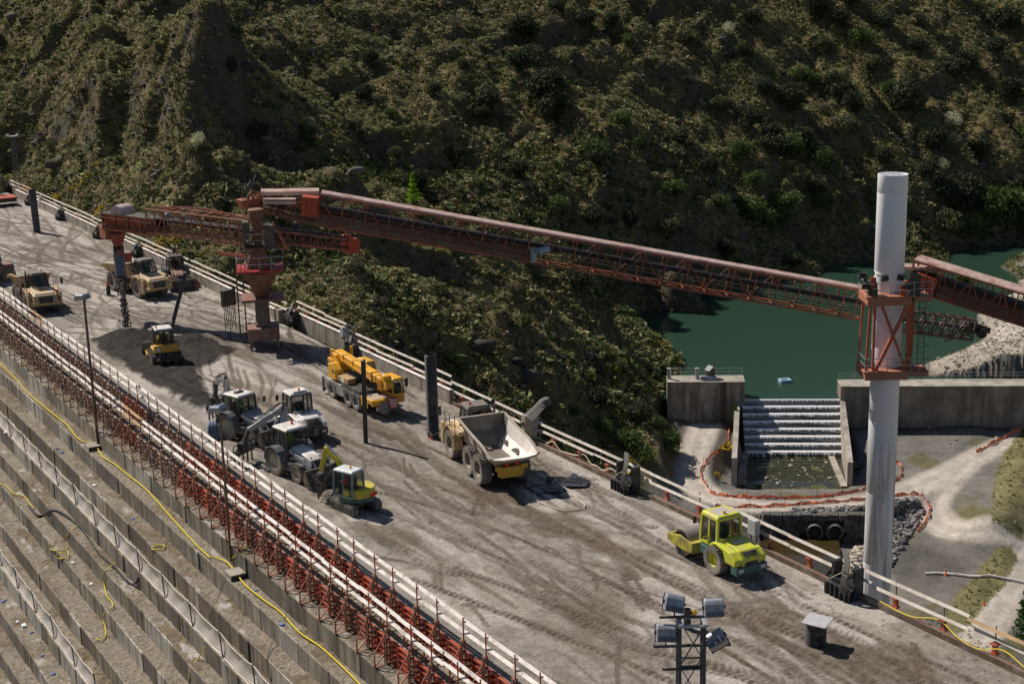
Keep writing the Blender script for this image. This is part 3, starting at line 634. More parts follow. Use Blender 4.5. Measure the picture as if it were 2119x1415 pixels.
# walls
gw = thing('abutment_wall', 'thick concrete wall left of the weir with a ladder recess', 'wall', tuple(wpt(-4, 6, -28)))
mb = MB(); loc_of(gw, mb); ZT = -22.85
wbox(mb, -9.6, 5.6, -30, -3.25, 8.6, ZT); wbox(mb, -2.35, 5.6, -30, 0, 8.6, ZT); wbox(mb, -3.25, 6.3, -30, -2.35, 8.6, ZT - .004); mb.build('wall', M_oldc, gw, bevel=.03)
mb = MB(); loc_of(gw, mb); wbox(mb, -9.6, 5.56, ZT, 0.04, 8.64, ZT + .06); mb.build('cap', M_capc, gw)
mb = MB(); loc_of(gw, mb)
for aa in (-4.35, -3.3): mb.tube(wpt(aa, 5.45, -27.3), wpt(aa, 5.45, ZT + .1), .035)
for k in range(11): mb.tube(wpt(-4.35, 5.45, -27.1 + k * .41), wpt(-3.3, 5.45, -27.1 + k * .41), .025)
mb.build('ladder', M_gmetal, gw)
def railing(name, label, a0, a1, b_, z, n_, mat, h=1.0):
    t = thing(name, label, 'railing', tuple(wpt((a0 + a1) / 2, b_, z)))
    for k in range(n_ + 1): mb = MB(); loc_of(t, mb); q = a0 + (a1 - a0) * k / n_; mb.tube(wpt(q, b_, z), wpt(q, b_, z + h), .03); mb.build('post', mat, t)
    for hh in (h, h * .55): mb = MB(); loc_of(t, mb); mb.tube(wpt(a0, b_, z + hh), wpt(a1, b_, z + hh), .025); mb.build('rail', mat, t)
railing('railing', 'thin metal railing on top of the left weir wall', -9.4, -.1, 8.4, ZT + .06, 6, M_gmetal)
railing('railing', 'thin metal railing along the long right reservoir wall', WLEN + .1, WLEN + 44, 8.4, -23.4, 22, M_gmetal, .9)
rw = thing('reservoir_wall', 'long brown concrete wall holding the lake right of the weir', 'wall', tuple(wpt(WLEN + 20, 6, -28)))
mb = MB(); loc_of(rw, mb)
for k in range(13): wbox(mb, WLEN + k * 4, 5.5 + .02 * (k % 2), -30, WLEN + k * 4 + 3.98, 8.6, -23.5)
mb.build('wall', M_conc('brown_concrete', (.34, .29, .235), .6, .012, .35), rw)
mb = MB(); loc_of(rw, mb); wbox(mb, WLEN - .03, 5.46, -23.5, WLEN + 52, 8.64, -23.4); mb.build('cap', M_capc, rw)
for s_, nm, pa, lab in ((0, 'left', [(-.55, 5.6), (-2.1, -10.4)], 'sloping concrete wing wall at the left of the weir basin'), (1, 'right', [(WLEN - .05, 5.5), (WLEN - 1.4, -10.6)], 'sloping concrete wing wall at the right of the weir basin')):
    t = thing('wing_wall', lab, 'wall', tuple(wpt(pa[0][0], -3, -30)))
    mb = MB(); loc_of(t, mb); w = .62 if s_ else -.62
    (a0, b0), (a1, b1) = pa; zt0 = -25.2 if s_ else -25.3; zt1 = -27.75 if s_ else -27.3
    am, bm_ = a0 + (a1 - a0) * .22, b0 + (b1 - b0) * .22; zm = -25.9
    for (p, q) in (((a0, b0, zt0), (am, bm_, zm)), ((am, bm_, zm), (a1, b1, zt1))):
        mb.hexa([wpt(p[0], p[1], -32), wpt(p[0] + w, p[1], -32), wpt(q[0] + w, q[1], -32), wpt(q[0], q[1], -32), wpt(p[0], p[1], p[2]), wpt(p[0] + w, p[1], p[2]), wpt(q[0] + w, q[1], q[2]), wpt(q[0], q[1], q[2])])
    mb.build('wall', M_capc, t)
t = tag(None or MB(), None) if False else None
mb = MB(); wbox(mb, WLEN - 2.1, -10.9, -31.5, WLEN - 1.38, .1, -30.5); tag(mb.build('basin_footing', M_capc), 'low pale concrete footing along the right side of the weir basin', 'footing')
mb = MB(); mb.hexa([wpt(-2.0, -10.2, -31.5), wpt(-.9, -10.2, -31.5), wpt(.1, .1, -31.5), wpt(-.9, .1, -31.5), wpt(-2.0, -10.2, -30.1), wpt(-1.1, -10.2, -30.1), wpt(-.1, .1, -30.1), wpt(-.9, .1, -30.1)]); tag(mb.build('basin_footing', M_oldc), 'low shaded concrete footing along the left side of the weir basin', 'footing')
# small things on the left wall
t = thing('valve_hut', 'little gabled valve hut on the left weir wall', 'hut', tuple(wpt(-4.1, 7.4, ZT + .06)))
mb = MB(); mb.box(-.4, -.35, 0, .4, .35, 1.0); mb.build('body', M_dmetal, t); mb = MB(); mb.prism([(-.62, 1.0), (0, 1.5), (.62, 1.0), (.62, 1.08), (0, 1.6), (-.62, 1.08)], -.5, .5); mb.build('roof', M('hut_roof', (.3, .3, .3), .8), t)
for aa, lab in ((-9.3, 'grey cylindrical vent at the far left end of the weir wall'), (-5.8, 'grey cylindrical vent beside the little gabled hut')):
    mb = MB(); mb.lathe([(.27, 0), (.27, 1.25), (.3, 1.27), (.3, 1.4), (.2, 1.45)], n=14); o = mb.build('vent_pipe', M_gmetal, smooth=True, loc=wpt(aa, 7, ZT + .06)); tag(o, lab, 'vent pipe')
mb = MB(); mb.box(-1, -.25, 0, .9, .2, .28); mb.tube((-1.2, .1, .3), (.8, .1, .35), .14); o = mb.build('blue_pump', M('blue_grey', (.12, .17, .22), .5), loc=wpt(-4.2, 6.3, ZT + .06)); o.rotation_euler.z = math.atan2(WEX.y, WEX.x); tag(o, 'blue grey pump lying in front of the little gabled hut', 'pump')
p = P(1624, 790, LAKE_Z)
t = thing('pontoon', 'small pale blue square pontoon floating on the green lake', 'pontoon', tuple(p), math.radians(-20))
M_pont = M('pale_blue', (.32, .5, .62), .5, 0, .1)
mb = MB()
for (x0, y0, x1, y1) in ((-.75, -.6, .75, -.3), (-.75, .3, .75, .6), (-.75, -.3, -.45, .3), (.45, -.3, .75, .3)): mb.box(x0, y0, -.05, x1, y1, .38)
mb.build('float', M_pont, t, bevel=.05); mb = MB(); mb.box(-.45, -.3, .02, .45, .3, .1); mb.build('deck_plate', M_gmetal, t)
# culvert
C0 = P(1700, 1112, -31.2); ca, cb = wloc(C0.x, C0.y)
cw = thing('stone_headwall', 'dark stone headwall with two round culvert pipes', 'wall', tuple(wpt(ca, cb, -31.2)))
mb = MB(); loc_of(cw, mb); rr = random.Random(4)
M_stone = M('dark_stone', (.085, .075, .068), .9, 0, .45, 1.6, (.2, .18, .16), .3, .9, .05, 6, coord='Position')
zz = -32.3
for row in range(6):
    h = rr.uniform(.45, .65); a_ = ca - 6.4 + rr.uniform(0, .5); back = row * .1
    while a_ < ca + 5.6:
        L = rr.uniform(.8, 1.7); o = rr.uniform(-.12, .12); mid = a_ + L / 2 - ca
        hole = (abs(mid + .75) < 1.1 or abs(mid - 1.35) < 1.1) and zz < -29.95
        d0 = .75 if hole else 0
        p_ = [wpt(a_ + .03, cb + back + o + d0, zz), wpt(a_ + L - .03, cb + back + o + d0, zz), wpt(a_ + L, cb + back + 1.2, zz), wpt(a_, cb + back + 1.2, zz)]
        q_ = [wpt(a_ + .05 + rr.uniform(0, .1), cb + back + o + .1 + d0, zz + h), wpt(a_ + L - .06, cb + back + o + .08 + d0, zz + h - rr.uniform(0, .08)), wpt(a_ + L, cb + back + 1.2, zz + h), wpt(a_, cb + back + 1.2, zz + h)]
        mb.hexa(p_ + q_); a_ += L
    zz += h
mb.build('wall', M_stone, cw)
for da in (-.75, 1.35):
    mb = MB(); loc_of(cw, mb); c_ = wpt(ca + da, cb - .15, -30.6); e = WEY; up = Vector((0, 0, 1)); n_ = 22
    ring = lambda r, d: [c_ + e * d + (WEX * math.cos(2 * PI * k / n_) + up * math.sin(2 * PI * k / n_)) * r for k in range(n_)]
    vsx = ring(.85, 0) + ring(.75, 0) + ring(.75, 1.6) + ring(.85, 1.6)
    fx = []
    for j in range(3):
        for k in range(n_): fx.append((j * n_ + k, j * n_ + (k + 1) % n_, (j + 1) * n_ + (k + 1) % n_, (j + 1) * n_ + k))
    fx += [(3 * n_ + k, 3 * n_ + (k + 1) % n_, (k + 1) % n_, k) for k in range(n_)]
    mb.add(vsx, fx); pp_ = mb.build('culvert_pipe', M('pipe_concrete', (.2, .175, .15), .85, 0, .2, 3), cw, smooth=True); mb = MB(); mb.add([c_ + e * .5 + (WEX * math.cos(2 * PI * k / n_) + up * math.sin(2 * PI * k / n_)) * .76 for k in range(n_)], [tuple(range(n_))]); mb.build('pipe_dark_disc', M('pipe_shade', (.006, .006, .006), .9), pp_)  # black disc paints the shade inside the pipe
# loose stones as ground cover, built from a few faceted lumps
def rock_template(r_, k=1):
    bm = bmesh.new(); bmesh.ops.create_icosphere(bm, subdivisions=k, radius=1)
    for v in bm.verts: v.co *= r_.uniform(.65, 1.2)
    vv = np.array([tuple(v.co) for v in bm.verts]); ff = np.array([[v.index for v in f.verts] for f in bm.faces]); bm.free(); return vv, ff
RT = [rock_template(random.Random(k)) for k in range(6)]
def scatter_rocks(name, polys, num, size, mat, zf=None, cmin=.5, cmax=1.6, base=(.16, .15, .14), seed=0, flat=.7):
    g = np.random.default_rng(seed); VV, FF, CC = [], [], []; off = 0
    allp = np.array([q for pl in polys for q in pl]); lo = allp.min(0); hi = allp.max(0); pts = []
    while len(pts) < num:
        q = g.uniform(lo, hi, (400, 2)); ok = np.zeros(400, bool)
        for pl in polys: ok |= inpoly(q[:, 0], q[:, 1], pl)
        pts += list(q[ok])
    pts = np.array(pts[:num]); z = terrain_z(pts[:, 0][None], pts[:, 1][None])[0] if zf is None else zf(pts)
    for i in range(num):
        v, f = RT[i % 6]; s = g.lognormal(0, .45) * size; a = g.uniform(0, 2 * PI); R = np.array([[math.cos(a), -math.sin(a), 0], [math.sin(a), math.cos(a), 0], [0, 0, 1]])
        w = (v * np.array([s, s * g.uniform(.6, 1), s * flat])) @ R.T + [pts[i, 0], pts[i, 1], z[i] + s * .12]
        VV.append(w); FF.append(f + off); CC.append(np.tile(np.array(base) * g.uniform(cmin, cmax), (len(v), 1))); off += len(v)
    return np_mesh(name, np.concatenate(VV), np.concatenate(FF), mat, np.concatenate(CC), smooth=False)
M_rock = M_attr('loose_rock', .9, .35, 3, .03, 5, .2)
def PP(l_, z): return [tuple(P(a, b_, z)[:2]) for a, b_ in l_]
tag(scatter_rocks('riprap', [PP([(1600, 1085), (1650, 1070), (1780, 1064), (1790, 1080), (1740, 1078), (1650, 1082), (1645, 1105), (1630, 1150), (1590, 1115)], -30), PP([(1768, 1085), (1790, 1058), (1895, 1046), (1915, 1055), (1880, 1100), (1840, 1150), (1800, 1140), (1775, 1120)], -30)], 3600, .17, M_rock, seed=3, base=(.14, .13, .125), cmin=.4, cmax=2.2), 'grey riprap stones piled round the culvert pool', 'stones', kind='stuff')
tag(scatter_rocks('pale_ledge_stones', [PP([(1760, 1130), (1800, 1095), (1805, 1110), (1750, 1200), (1710, 1210)], -31)], 260, .35, M_rock, seed=5, base=(.42, .36, .28), cmin=.8, cmax=1.2, flat=.35), 'pale flat ledge stones at the right of the muddy pool', 'stones', kind='stuff')
tag(scatter_rocks('shore_stones', [PP([(1960, 700), (2060, 690), (2119, 740), (2119, 780), (1960, 775), (1930, 745)], -24.5), PP([(1880, 890), (1990, 868), (2119, 865), (2119, 900), (1960, 930)], -29)], 160, .14, M_rock, seed=6, base=(.25, .22, .19)), 'grey stones strewn on the right bank of the lake', 'stones', kind='stuff')
tag(scatter_rocks('basin_stones', [[tuple(wpt(a, b_, 0)[:2]) for a, b_ in ((1, 0), (WLEN - 2, 0), (WLEN - 2, -10.5), (0, -10.5))]], 110, .17, M_rock, seed=7, base=(.35, .31, .25), flat=.4), 'pale stones in the shallow weir basin', 'stones', kind='stuff')
# orange mesh barriers
mt, n, l, b = _new('orange_netting')
b.inputs['Base Color'].default_value = (.85, .2, .07, 1); b.inputs['Roughness'].default_value = .6
tc = n.new('ShaderNodeTexCoord'); no = n.new('ShaderNodeTexNoise'); no.inputs['Scale'].default_value = 7; no.inputs['Detail'].default_value = 4; l.new(tc.outputs['Object'], no.inputs['Vector'])
mr = n.new('ShaderNodeMapRange'); mr.inputs[1].default_value = .36; mr.inputs[2].default_value = .42; mr.inputs[3].default_value = .0; mr.inputs[4].default_value = 1; l.new(no.outputs[0], mr.inputs[0])
l.new(mr.outputs[0], b.inputs['Alpha']); M_net = mt
def orange_fence(pxs, z, label):
    pts = catmull([P(a, b_, z) for a, b_ in pxs], 10); t = thing('barrier_fence', label, 'fence', (pts[0].x, pts[0].y, z))
    mb = MB(); loc_of(t, mb); mp_ = MB(); loc_of(t, mp_); g = random.Random(len(pxs)); top = []; bot = []; mid = []
    gz = terrain_z(np.array([[p.x for p in pts]]), np.array([[p.y for p in pts]]))[0]
    for i, p in enumerate(pts):
        h = .34 + .25 * math.sin(i * .9) * g.random(); zz = gz[i]; off = Vector((g.uniform(-.1, .1), g.uniform(-.1, .1), 0))
        bot.append(Vector((p.x, p.y, zz)) + Vector((g.uniform(-.12, .12), -.15, .03))); mid.append(Vector((p.x, p.y, zz + h * .5)) + off); top.append(Vector((p.x, p.y, zz + h)) - off)
        if i % 9 == 0: mp_ = MB(); loc_of(t, mp_); mp_.tube((p.x, p.y, zz), (p.x, p.y, zz + .95), .02, n=5); mp_.build('stake', M_dmetal, t)
    N = len(pts); vsx = bot + mid + top; mb.add(vsx, [(j * N + i, j * N + i + 1, (j + 1) * N + i + 1, (j + 1) * N + i) for j in range(2) for i in range(N - 1)])
    mb.build('netting', M_net, t)
orange_fence([(1517, 855), (1512, 880), (1508, 905), (1503, 930), (1480, 945), (1462, 960), (1450, 975), (1452, 990), (1462, 1005), (1472, 1020), (1500, 1026), (1560, 1030), (1640, 1030), (1720, 1026), (1760, 1012), (1800, 1005), (1850, 995), (1866, 975), (1862, 958), (1840, 952)], -29, 'sagging orange mesh fence between the weir basin and the road')
orange_fence([(1480, 1055), (1560, 1056), (1640, 1052), (1720, 1046), (1790, 1040), (1860, 1032), (1900, 1030), (1922, 1040), (1920, 1055), (1900, 1078)], -29.4, 'orange mesh fence along the road above the culvert')
orange_fence([(2020, 935), (2060, 915), (2119, 885), (2150, 870)], -29, 'orange mesh fence beside the upper right road')
tag((lambda mb: (mb.path([wpt(ca + 9 + k * 1.0, cb - 9 - .18 * k + .1 * math.sin(k), ground(*wpt(ca + 9 + k, cb - 9 - .18 * k, 0)[:2]) + .14) for k in range(14)], .13), mb.build('white_pipe', M_white, smooth=True))[1])(MB()), 'long white pipe lying on the grey yard right of the tall pillar', 'pipe')
# ================================================================== FORMWORK ROWS
M_red = M('red_steel', (.42, .07, .034), .45, .1, .25, 3, (.36, .15, .09), .4, 1.6, coord='Position')
M_rust = M('rusty_steel', (.2, .075, .045), .65, .1, .3, 3, (.2, .15, .11), .6, 1.3, coord='Position')
M_brace = M('brace_steel', (.40, .11, .06), .55, .1, .3, 3, (.26, .15, .1), .5, 1.3, coord='Position')
PER = 4.15
M_fbrown = M('dusty_panel', (.30, .13, .085), .65, .05, .3, 3, (.42, .32, .25), .5, 1.4, coord='Position')
M_fpost = M('dusty_post', (.16, .09, .065), .7, .05, .3, 3, (.3, .23, .18), .5, 1.4, coord='Position')
M_fbrace = M('dusty_brace', (.22, .12, .085), .65, .05, .3, 3, (.32, .25, .2), .5, 1.4, coord='Position')
def formwork(name, label, group, M_red=None, M_rust=None, M_brace=None):
    """origin on the tread at the foot of the panel; the concrete is on the +x side"""
    t = thing(name, label, 'formwork', (0, 0, 0), 0, group)
    mb = MB(); mb.box(-.012, .01, .02, .03, PER - .01, 1.2)
    for z0 in (.03, .3, .58, .86, 1.12): mb.box(-.1, .02, z0, -.01, PER - .02, z0 + .05)
    for k in range(5): y = .02 + (PER - .1) / 4 * k; mb.box(-.098, y, .03, -.012, y + .05, 1.17)
    mb.build('panel', M_red, t)
    for y in (.75, 2.6):
        mb = MB(); mb.box(-.32, y - .08, .02, -.27, y + .08, 1.78); mb.box(-.15, y - .08, .02, -.1, y + .08, 1.78)
        for z0 in (.05, .45, .85, 1.25, 1.66): mb.box(-.272, y - .05, z0, -.148, y + .05, z0 + .1)
        mb.tube((-.21, y - .16, 1.72), (-.21, y + .16, 1.72), .06, n=6); mb.build('soldier_post', M_rust, t)
        mb = MB(); mb.bar((-.32, y, 1.5), (-.88, y, .7), .045); mb.bar((-.32, y, .66), (-.88, y, .72), .042); mb.bar((-.88, y, .72), (-.88, y, .0), .055); mb.bar((-.32, y, .62), (-.88, y, .1), .05); mb.bar((-.32, y, .06), (-.92, y, .03), .05)
        mb.tube((-.88, y, .0), (-.88, y, .25), .045, n=6); mb.bar((-.34, y + .1, 1.3), (-.34, y + .1, .05), .03); mb.build('brace', M_brace, t)
        mb = MB(); mb.tube((-.22, y - .11, 1.45), (-.22, y - .11, 2.86), .033, n=7); mb.build('guard_post', M_red, t)
    g = random.Random(3)
    for k in range(4): mb = MB(); y = g.uniform(.1, PER - .1); z0 = g.choice([.4, .72, 1.0]); mb.tube((-.5, y, z0 + g.uniform(-.1, .1)), (.02, y, z0), .02, n=5); mb.bar((-.33, y - .1, z0), (-.33, y + .1, z0), .045); mb.build('tie_rod', M_dmetal, t)
    return t
g_ = random.Random(5)
for row, xx, zz, lab in ((0, 27.72, -1.2, 'upper'), (1, 26.7, -2.4, 'lower')):
    protos = {}
    for k in range(-2, 28):
        y = 54.2 - 2.6 + (0 if row == 0 else -1.3) + k * PER; far_ = k > 5 + (k * 7) % 9
        lbl = ('dusty brown' if far_ else 'red') + (' steel formwork panel in the upper row along the deck edge' if row == 0 else ' steel formwork panel in the lower row, one step below the deck'); gp = lab + ' row of ' + ('dusty brown' if far_ else 'red') + ' formwork panels'
        if far_ not in protos: u = formwork('formwork_panel', lbl, gp, *((M_fbrown, M_fpost, M_fbrace) if far_ else (M_red, M_rust, M_brace))); protos[far_] = u
        else: u = copy_tree(protos[far_])
        u.location = (xx + g_.uniform(-.015, .015), y, zz); u.rotation_euler.z = g_.uniform(-.004, .004)
for row, xx, zz, lab in ((0, 27.72 - .17, -1.2, 'upper'), (1, 26.7 - .17, -2.4, 'lower')):
    for lev, h in (('top', 2.72), ('bottom', 2.2)):
        y = 34.0; k = 0; first = None
        while y < 166:
            L = 4.0; mb = MB(); mb.box(0, 0, -.085, .04, L * 1.02, .085)
            wood = (row == 0 and 6 < k and k in (21,)) or (row == 1 and k in (14, 31))
            if first is None or wood:
                o = mb.build('guard_board', M_wood if wood else M_white)
                tag(o, ('bare yellow timber guard board' if wood else 'white guard board') + f' on the {lev} rail of the {lab} formwork row', 'guard board')
                if wood: o['label'] = f'bare timber board, {lev} rail of the {lab} formwork row' + (' by the pole' if k == 14 else ', far end')
                else: first = o; o['group'] = f'{lev} rail boards of the {lab} formwork row'
            else: o = first.copy(); COL.objects.link(o)
            o.location = (xx + (k % 2) * .02, y, zz + h + g_.uniform(-.03, .03)); o.rotation_euler = (g_.uniform(-.008, .008), .6 + g_.uniform(-.06, .06), g_.uniform(-.004, .004)); y += L; k += 1
# ================================================================== UPSTREAM EDGE
# parapet walls in the far part, a low formwork curb in the near part
M_curb = M('wet_formply', (.13, .09, .065), .6, .05, .3, 2.5, (.3, .25, .2), .3, 1.5, coord='Position')
def wall_seg(y0, y1, x0, h, label, back=0):
    t = thing('parapet_wall', label, 'wall', (x0, (y0 + y1) / 2, 0)); mb = MB(); y = y0; yc = (y0 + y1) / 2
    while y < y1: L = min(4.0, y1 - y); mb.box(0, y - yc, -.5, .35, y + L - .02 - yc, h - .01 * (int(y) % 2)); y += L
    mb.build('wall', M_oldc, t, bevel=.015)
    mb = MB(); y = y0
    while y < y1: L = min(4.0, y1 - y); mb.box(-.03, y - yc, h, .2, y + L - .1 - yc, h + .06); y += L
    mb.build('top_board', M_white, t); return t
wall_seg(112, 200, XR - .05, .95, 'long concrete parapet behind the dump trucks at the far part of the deck')
wall_seg(98, 110.5, XR + .9, .95, 'shaded set-back concrete parapet behind the orange crane')
wall_seg(82.2, 98, XR - .05, .95, 'concrete parapet between the orange crane and the ribbed black tube')
mb = MB(); mb.box(-.05, -.2, -.5, 1.3, .3, 1.1); o = mb.build('parapet_pier', M_oldc, loc=(XR - .1, 111, 0)); tag(o, 'concrete pier where the parapet steps back behind the crane', 'pier')
c_ = thing('edge_curb', 'low brown formwork curb along the near right deck edge', 'curb', (XR, 60, 0))
y = 28.0
mb = MB(); mb2 = MB()
while y < 82:
    L = 5.9; mb.box(0, y - 60, -.6, .06, y + L - .03 - 60, .26 + .012 * math.sin(y)); mb2.box(.06, y - 60, .17, .3, y + L - .02 - 60, .22); y += L
mb.build('plank', M_curb, c_); mb2.build('ledge', M_rust, c_)
mb = MB(); mb.box(.02, -32, -.5, .32, 24, .16); mb.build('concrete_lip', M_oldc, c_)
def xr_at(y): return XR + .42 + (.9 if 97.5 < y < 110.8 else 0)
M_edgew = M('dusty_white', (.62, .56, .49), .7, 0, .15, 3, (.38, .32, .25), .45, 1.1, coord='Position')
# guard posts
pb = None
y = 29.0; k = 0
while y < 200:
    if pb is None:
        pb = thing('guard_post', 'rusty steel guard post with a bracket on the right deck edge', 'guard post', (0, 0, 0), 0, 'guard posts on the right deck edge')
        mb = MB(); mb.tube((0, 0, .1), (0, 0, 1.45), .03, n=6); mb.build('post', M_rust, pb)
        mb = MB(); mb.box(-.12, -.16, .2, .12, .16, .26); mb.box(-.07, -.1, -.1, .07, .1, .62); mb.box(-.17, -.15, .62, .17, .15, .68); mb.build('bracket', M_red, pb); u = pb
    else: u = copy_tree(pb)
    u.location = (xr_at(y), y, 0 if y < 82 else .35); y += 2.75 if y < 82 else 2.2
for lev, h in (('top', 1.33), ('bottom', .82)):
    y = 27.6; k = 0; first = None
    while y < 200:
        L = 5.5; wood = (lev == 'top' and k == 1) or (k == 30)
        mb = MB(); mb.box(-.02, 0, -.075, .02, L * 1.01, .075)
        if first is None or wood:
            o = mb.build('edge_board', M_wood if wood else M_edgew)
            if wood: tag(o, 'bare timber board in the right edge railing, ' + ('lower right corner' if k == 1 else 'far end, on its ' + lev + ' rail'), 'guard board')
            else: first = o; tag(o, f'white board on the {lev} rail of the right deck edge', 'guard board', f'{lev} rail boards of the right deck edge')
        else: o = first.copy(); COL.objects.link(o)
        hh = h + (.42 if y > 82 else 0)
        o.location = (xr_at(y + 2) - .05, y, hh + g_.uniform(-.05, .05)); o.rotation_euler = (g_.uniform(-.012, .012), .55, g_.uniform(-.01, .01)); y += L; k += 1
# climbing-form brackets with hose bundles
M_hose = M('grey_hose', (.11, .1, .085), .7, 0, .3, 4); M_lhose = M('cream_hose', (.55, .48, .33), .6, 0, .1)
def bundle(x, y, label, tilt=0.0, big=1.0):
    t = thing('hose_bracket', label, 'hose bracket', (x, y, 0), tilt)
    mb = MB(); s = big
    for yy in (-.75 * s, .6 * s): mb.box(-.25, yy - .07, .0, .3, yy + .07, 1.5 * s); mb.bar((-.5 * s, yy, .1), (.3, yy, 1.4 * s), .1)
    mb.box(-.55 * s, -.8 * s, .0, -.05, .8 * s, .55 * s); mb.box(-.3, -.8 * s, .62, .25, .8 * s, .75)
    for k in range(5): mb.tube((-.62 * s, -.6 * s + k * .3 * s, 0), (-.62 * s, -.6 * s + k * .3 * s, .6), .06, n=7)
    mb.build('frame', M_black, t)
    mb = MB()
    for k in range(5):
        o_ = k * .07; mb.path(catmull([(-.55 * s - o_ * .3, -.62 * s + o_, .35), (-.6 * s, -.66 * s + o_, 1.1 * s), (-.3 * s, -.5 * s + o_, 1.65 * s), (.2 * s, .15 * s + o_, 1.95 * s), (.45, .55 * s + o_, 1.75 * s), (.55, .7 * s + o_, 1.1 * s)], 5), .045, 6)
    mb.build('hoses', M_hose, t, smooth=True)
    mb = MB(); mb.path(catmull([(-.5, -.9, .6), (-.4, -.2, .9), (.1, .2, 1.3), (.2, .6, .8), (-.3, .7, .5)], 6), .025, 5); mb.path(catmull([(-.55, .4, .8), (-.2, -.3, 1.25), (.1, -.7, .7)], 6), .02, 5); mb.build('cables', M_lhose, t, smooth=True)
    return t
def atx(px, py, x=XR):   # y of the deck-edge point seen at that pixel
    r = ray(px, py); s = x / r.x; return r.y * s
bundle(XR - .1, P(1310, 1010)[1], 'black hose bracket on the right edge beside the near dump truck shadow')
bundle(XR - .1, P(1762, 1225)[1], 'black hose bracket on the right edge in front of the tall pillar')
for (px, py), s_, lb in (((752, 740), .85, 'hose bracket on the parapet behind the orange crane'), ((607, 672), .85, 'hose bracket on the parapet right of the conveyor mast'), ((372, 572), .8, 'hose bracket on the parapet beside the slanted pipe'), ((297, 530), .8, 'hose bracket on the parapet right of the grey drop chute'), ((207, 492), .8, 'hose bracket on the parapet left of the grey drop chute'), ((125, 455), .8, 'hose bracket on the parapet just right of the plain black tube'), ((52, 425), .8, 'hose bracket on the parapet just left of the plain black tube')):
    yy = P(px, py)[1]; bundle(xr_at(yy) - .75, yy, lb, 0, s_)
# hoses draped along the right edge
mb = MB(); g = random.Random(9); pts = []
for k in range(16): y = 73 - k * .75; pts.append((XR + .25 + .1 * math.sin(k), y, .62 if k % 4 == 0 else .32 + .04 * math.sin(k * 2)))
mb.path(catmull(pts, 5), .03, 5); mb.path(catmull([(a + .12, b_ + .3, c - .05) for a, b_, c in pts], 5), .025, 5); tag(mb.build('draped_hose', M_lhose, smooth=True), 'pair of cream hoses draped along the curb right of the near dump truck', 'hose')
M_yhose = M('yellow_hose', (.72, .56, .02), .5, 0, .12)
mb = MB(); mb.path(catmull([(XR + .15, 43.5, .3), (XR + .1, 41.6, .3), (XR + .3, 40.2, .62), (XR + .15, 38.9, .3), (XR + .1, 37.8, .28), (XR + .3, 36.7, .6), (XR + .15, 35, .3), (XR + .2, 32, .3)], 6), .028, 5); tag(mb.build('yellow_edge_hose', M_yhose, smooth=True), 'yellow hose hanging over the curb in the lower right corner', 'hose')
mb = MB(); mb.path(catmull([P(a, b_, .05) for a, b_ in [(1108, 1020), (1112, 1035), (1140, 1048), (1170, 1056), (1200, 1054), (1210, 1046), (1196, 1034), (1180, 1018), (1165, 1006)]], 6), .03, 5); tag(mb.build('deck_hose', M_lhose, smooth=True), 'loop of cream hose on the deck behind the near dump truck', 'hose')
# ================================================================== STEPS: nets, hoses, poles
def stepz(i): return -1.2 * (i + 1)     # tread height behind edge i
def on_step(px, py):
    """tread hit by the sight line of a pixel"""
    for i in range(0, len(STEPX)):
        p = P(px, py, stepz(i)); hi = STEPX[i - 1] if i else XL
        if STEPX[i] - .02 <= p.x <= hi + .05: return p
    for i in range(len(STEPX)):     # on a riser
        r = ray(px, py); t = STEPX[i] / r.x; z = CAMH + r.z * t
        if stepz(i) - 1.2 <= z <= stepz(i): return Vector((STEPX[i] - .08, r.y * t, z))
    return P(px, py, -8)
mt, n, l, b = _new('safety_netting')
b.inputs['Base Color'].default_value = (.75, .68, .6, 1); b.inputs['Roughness'].default_value = .8
tc = n.new('ShaderNodeTexCoord'); mp = n.new('ShaderNodeMapping'); l.new(tc.outputs['UV'], mp.inputs[0]); mp.inputs['Scale'].default_value = (1, 1, 1)
outs = []
for ax in ('X', 'Y'):
    w = n.new('ShaderNodeTexWave'); w.bands_direction = ax; w.inputs['Scale'].default_value = 1.5; w.inputs['Distortion'].default_value = .6; l.new(mp.outputs[0], w.inputs['Vector'])
    g1 = n.new('ShaderNodeMath'); g1.operation = 'GREATER_THAN'; g1.inputs[1].default_value = .36; l.new(w.outputs[1], g1.inputs[0]); outs.append(g1)
mxm = n.new('ShaderNodeMath'); mxm.operation = 'MAXIMUM'; l.new(outs[0].outputs[0], mxm.inputs[0]); l.new(outs[1].outputs[0], mxm.inputs[1]); l.new(mxm.outputs[0], b.inputs['Alpha'])
M_mesh = mt; M_rope = M('pale_rope', (.7, .64, .56), .8, 0, .1)
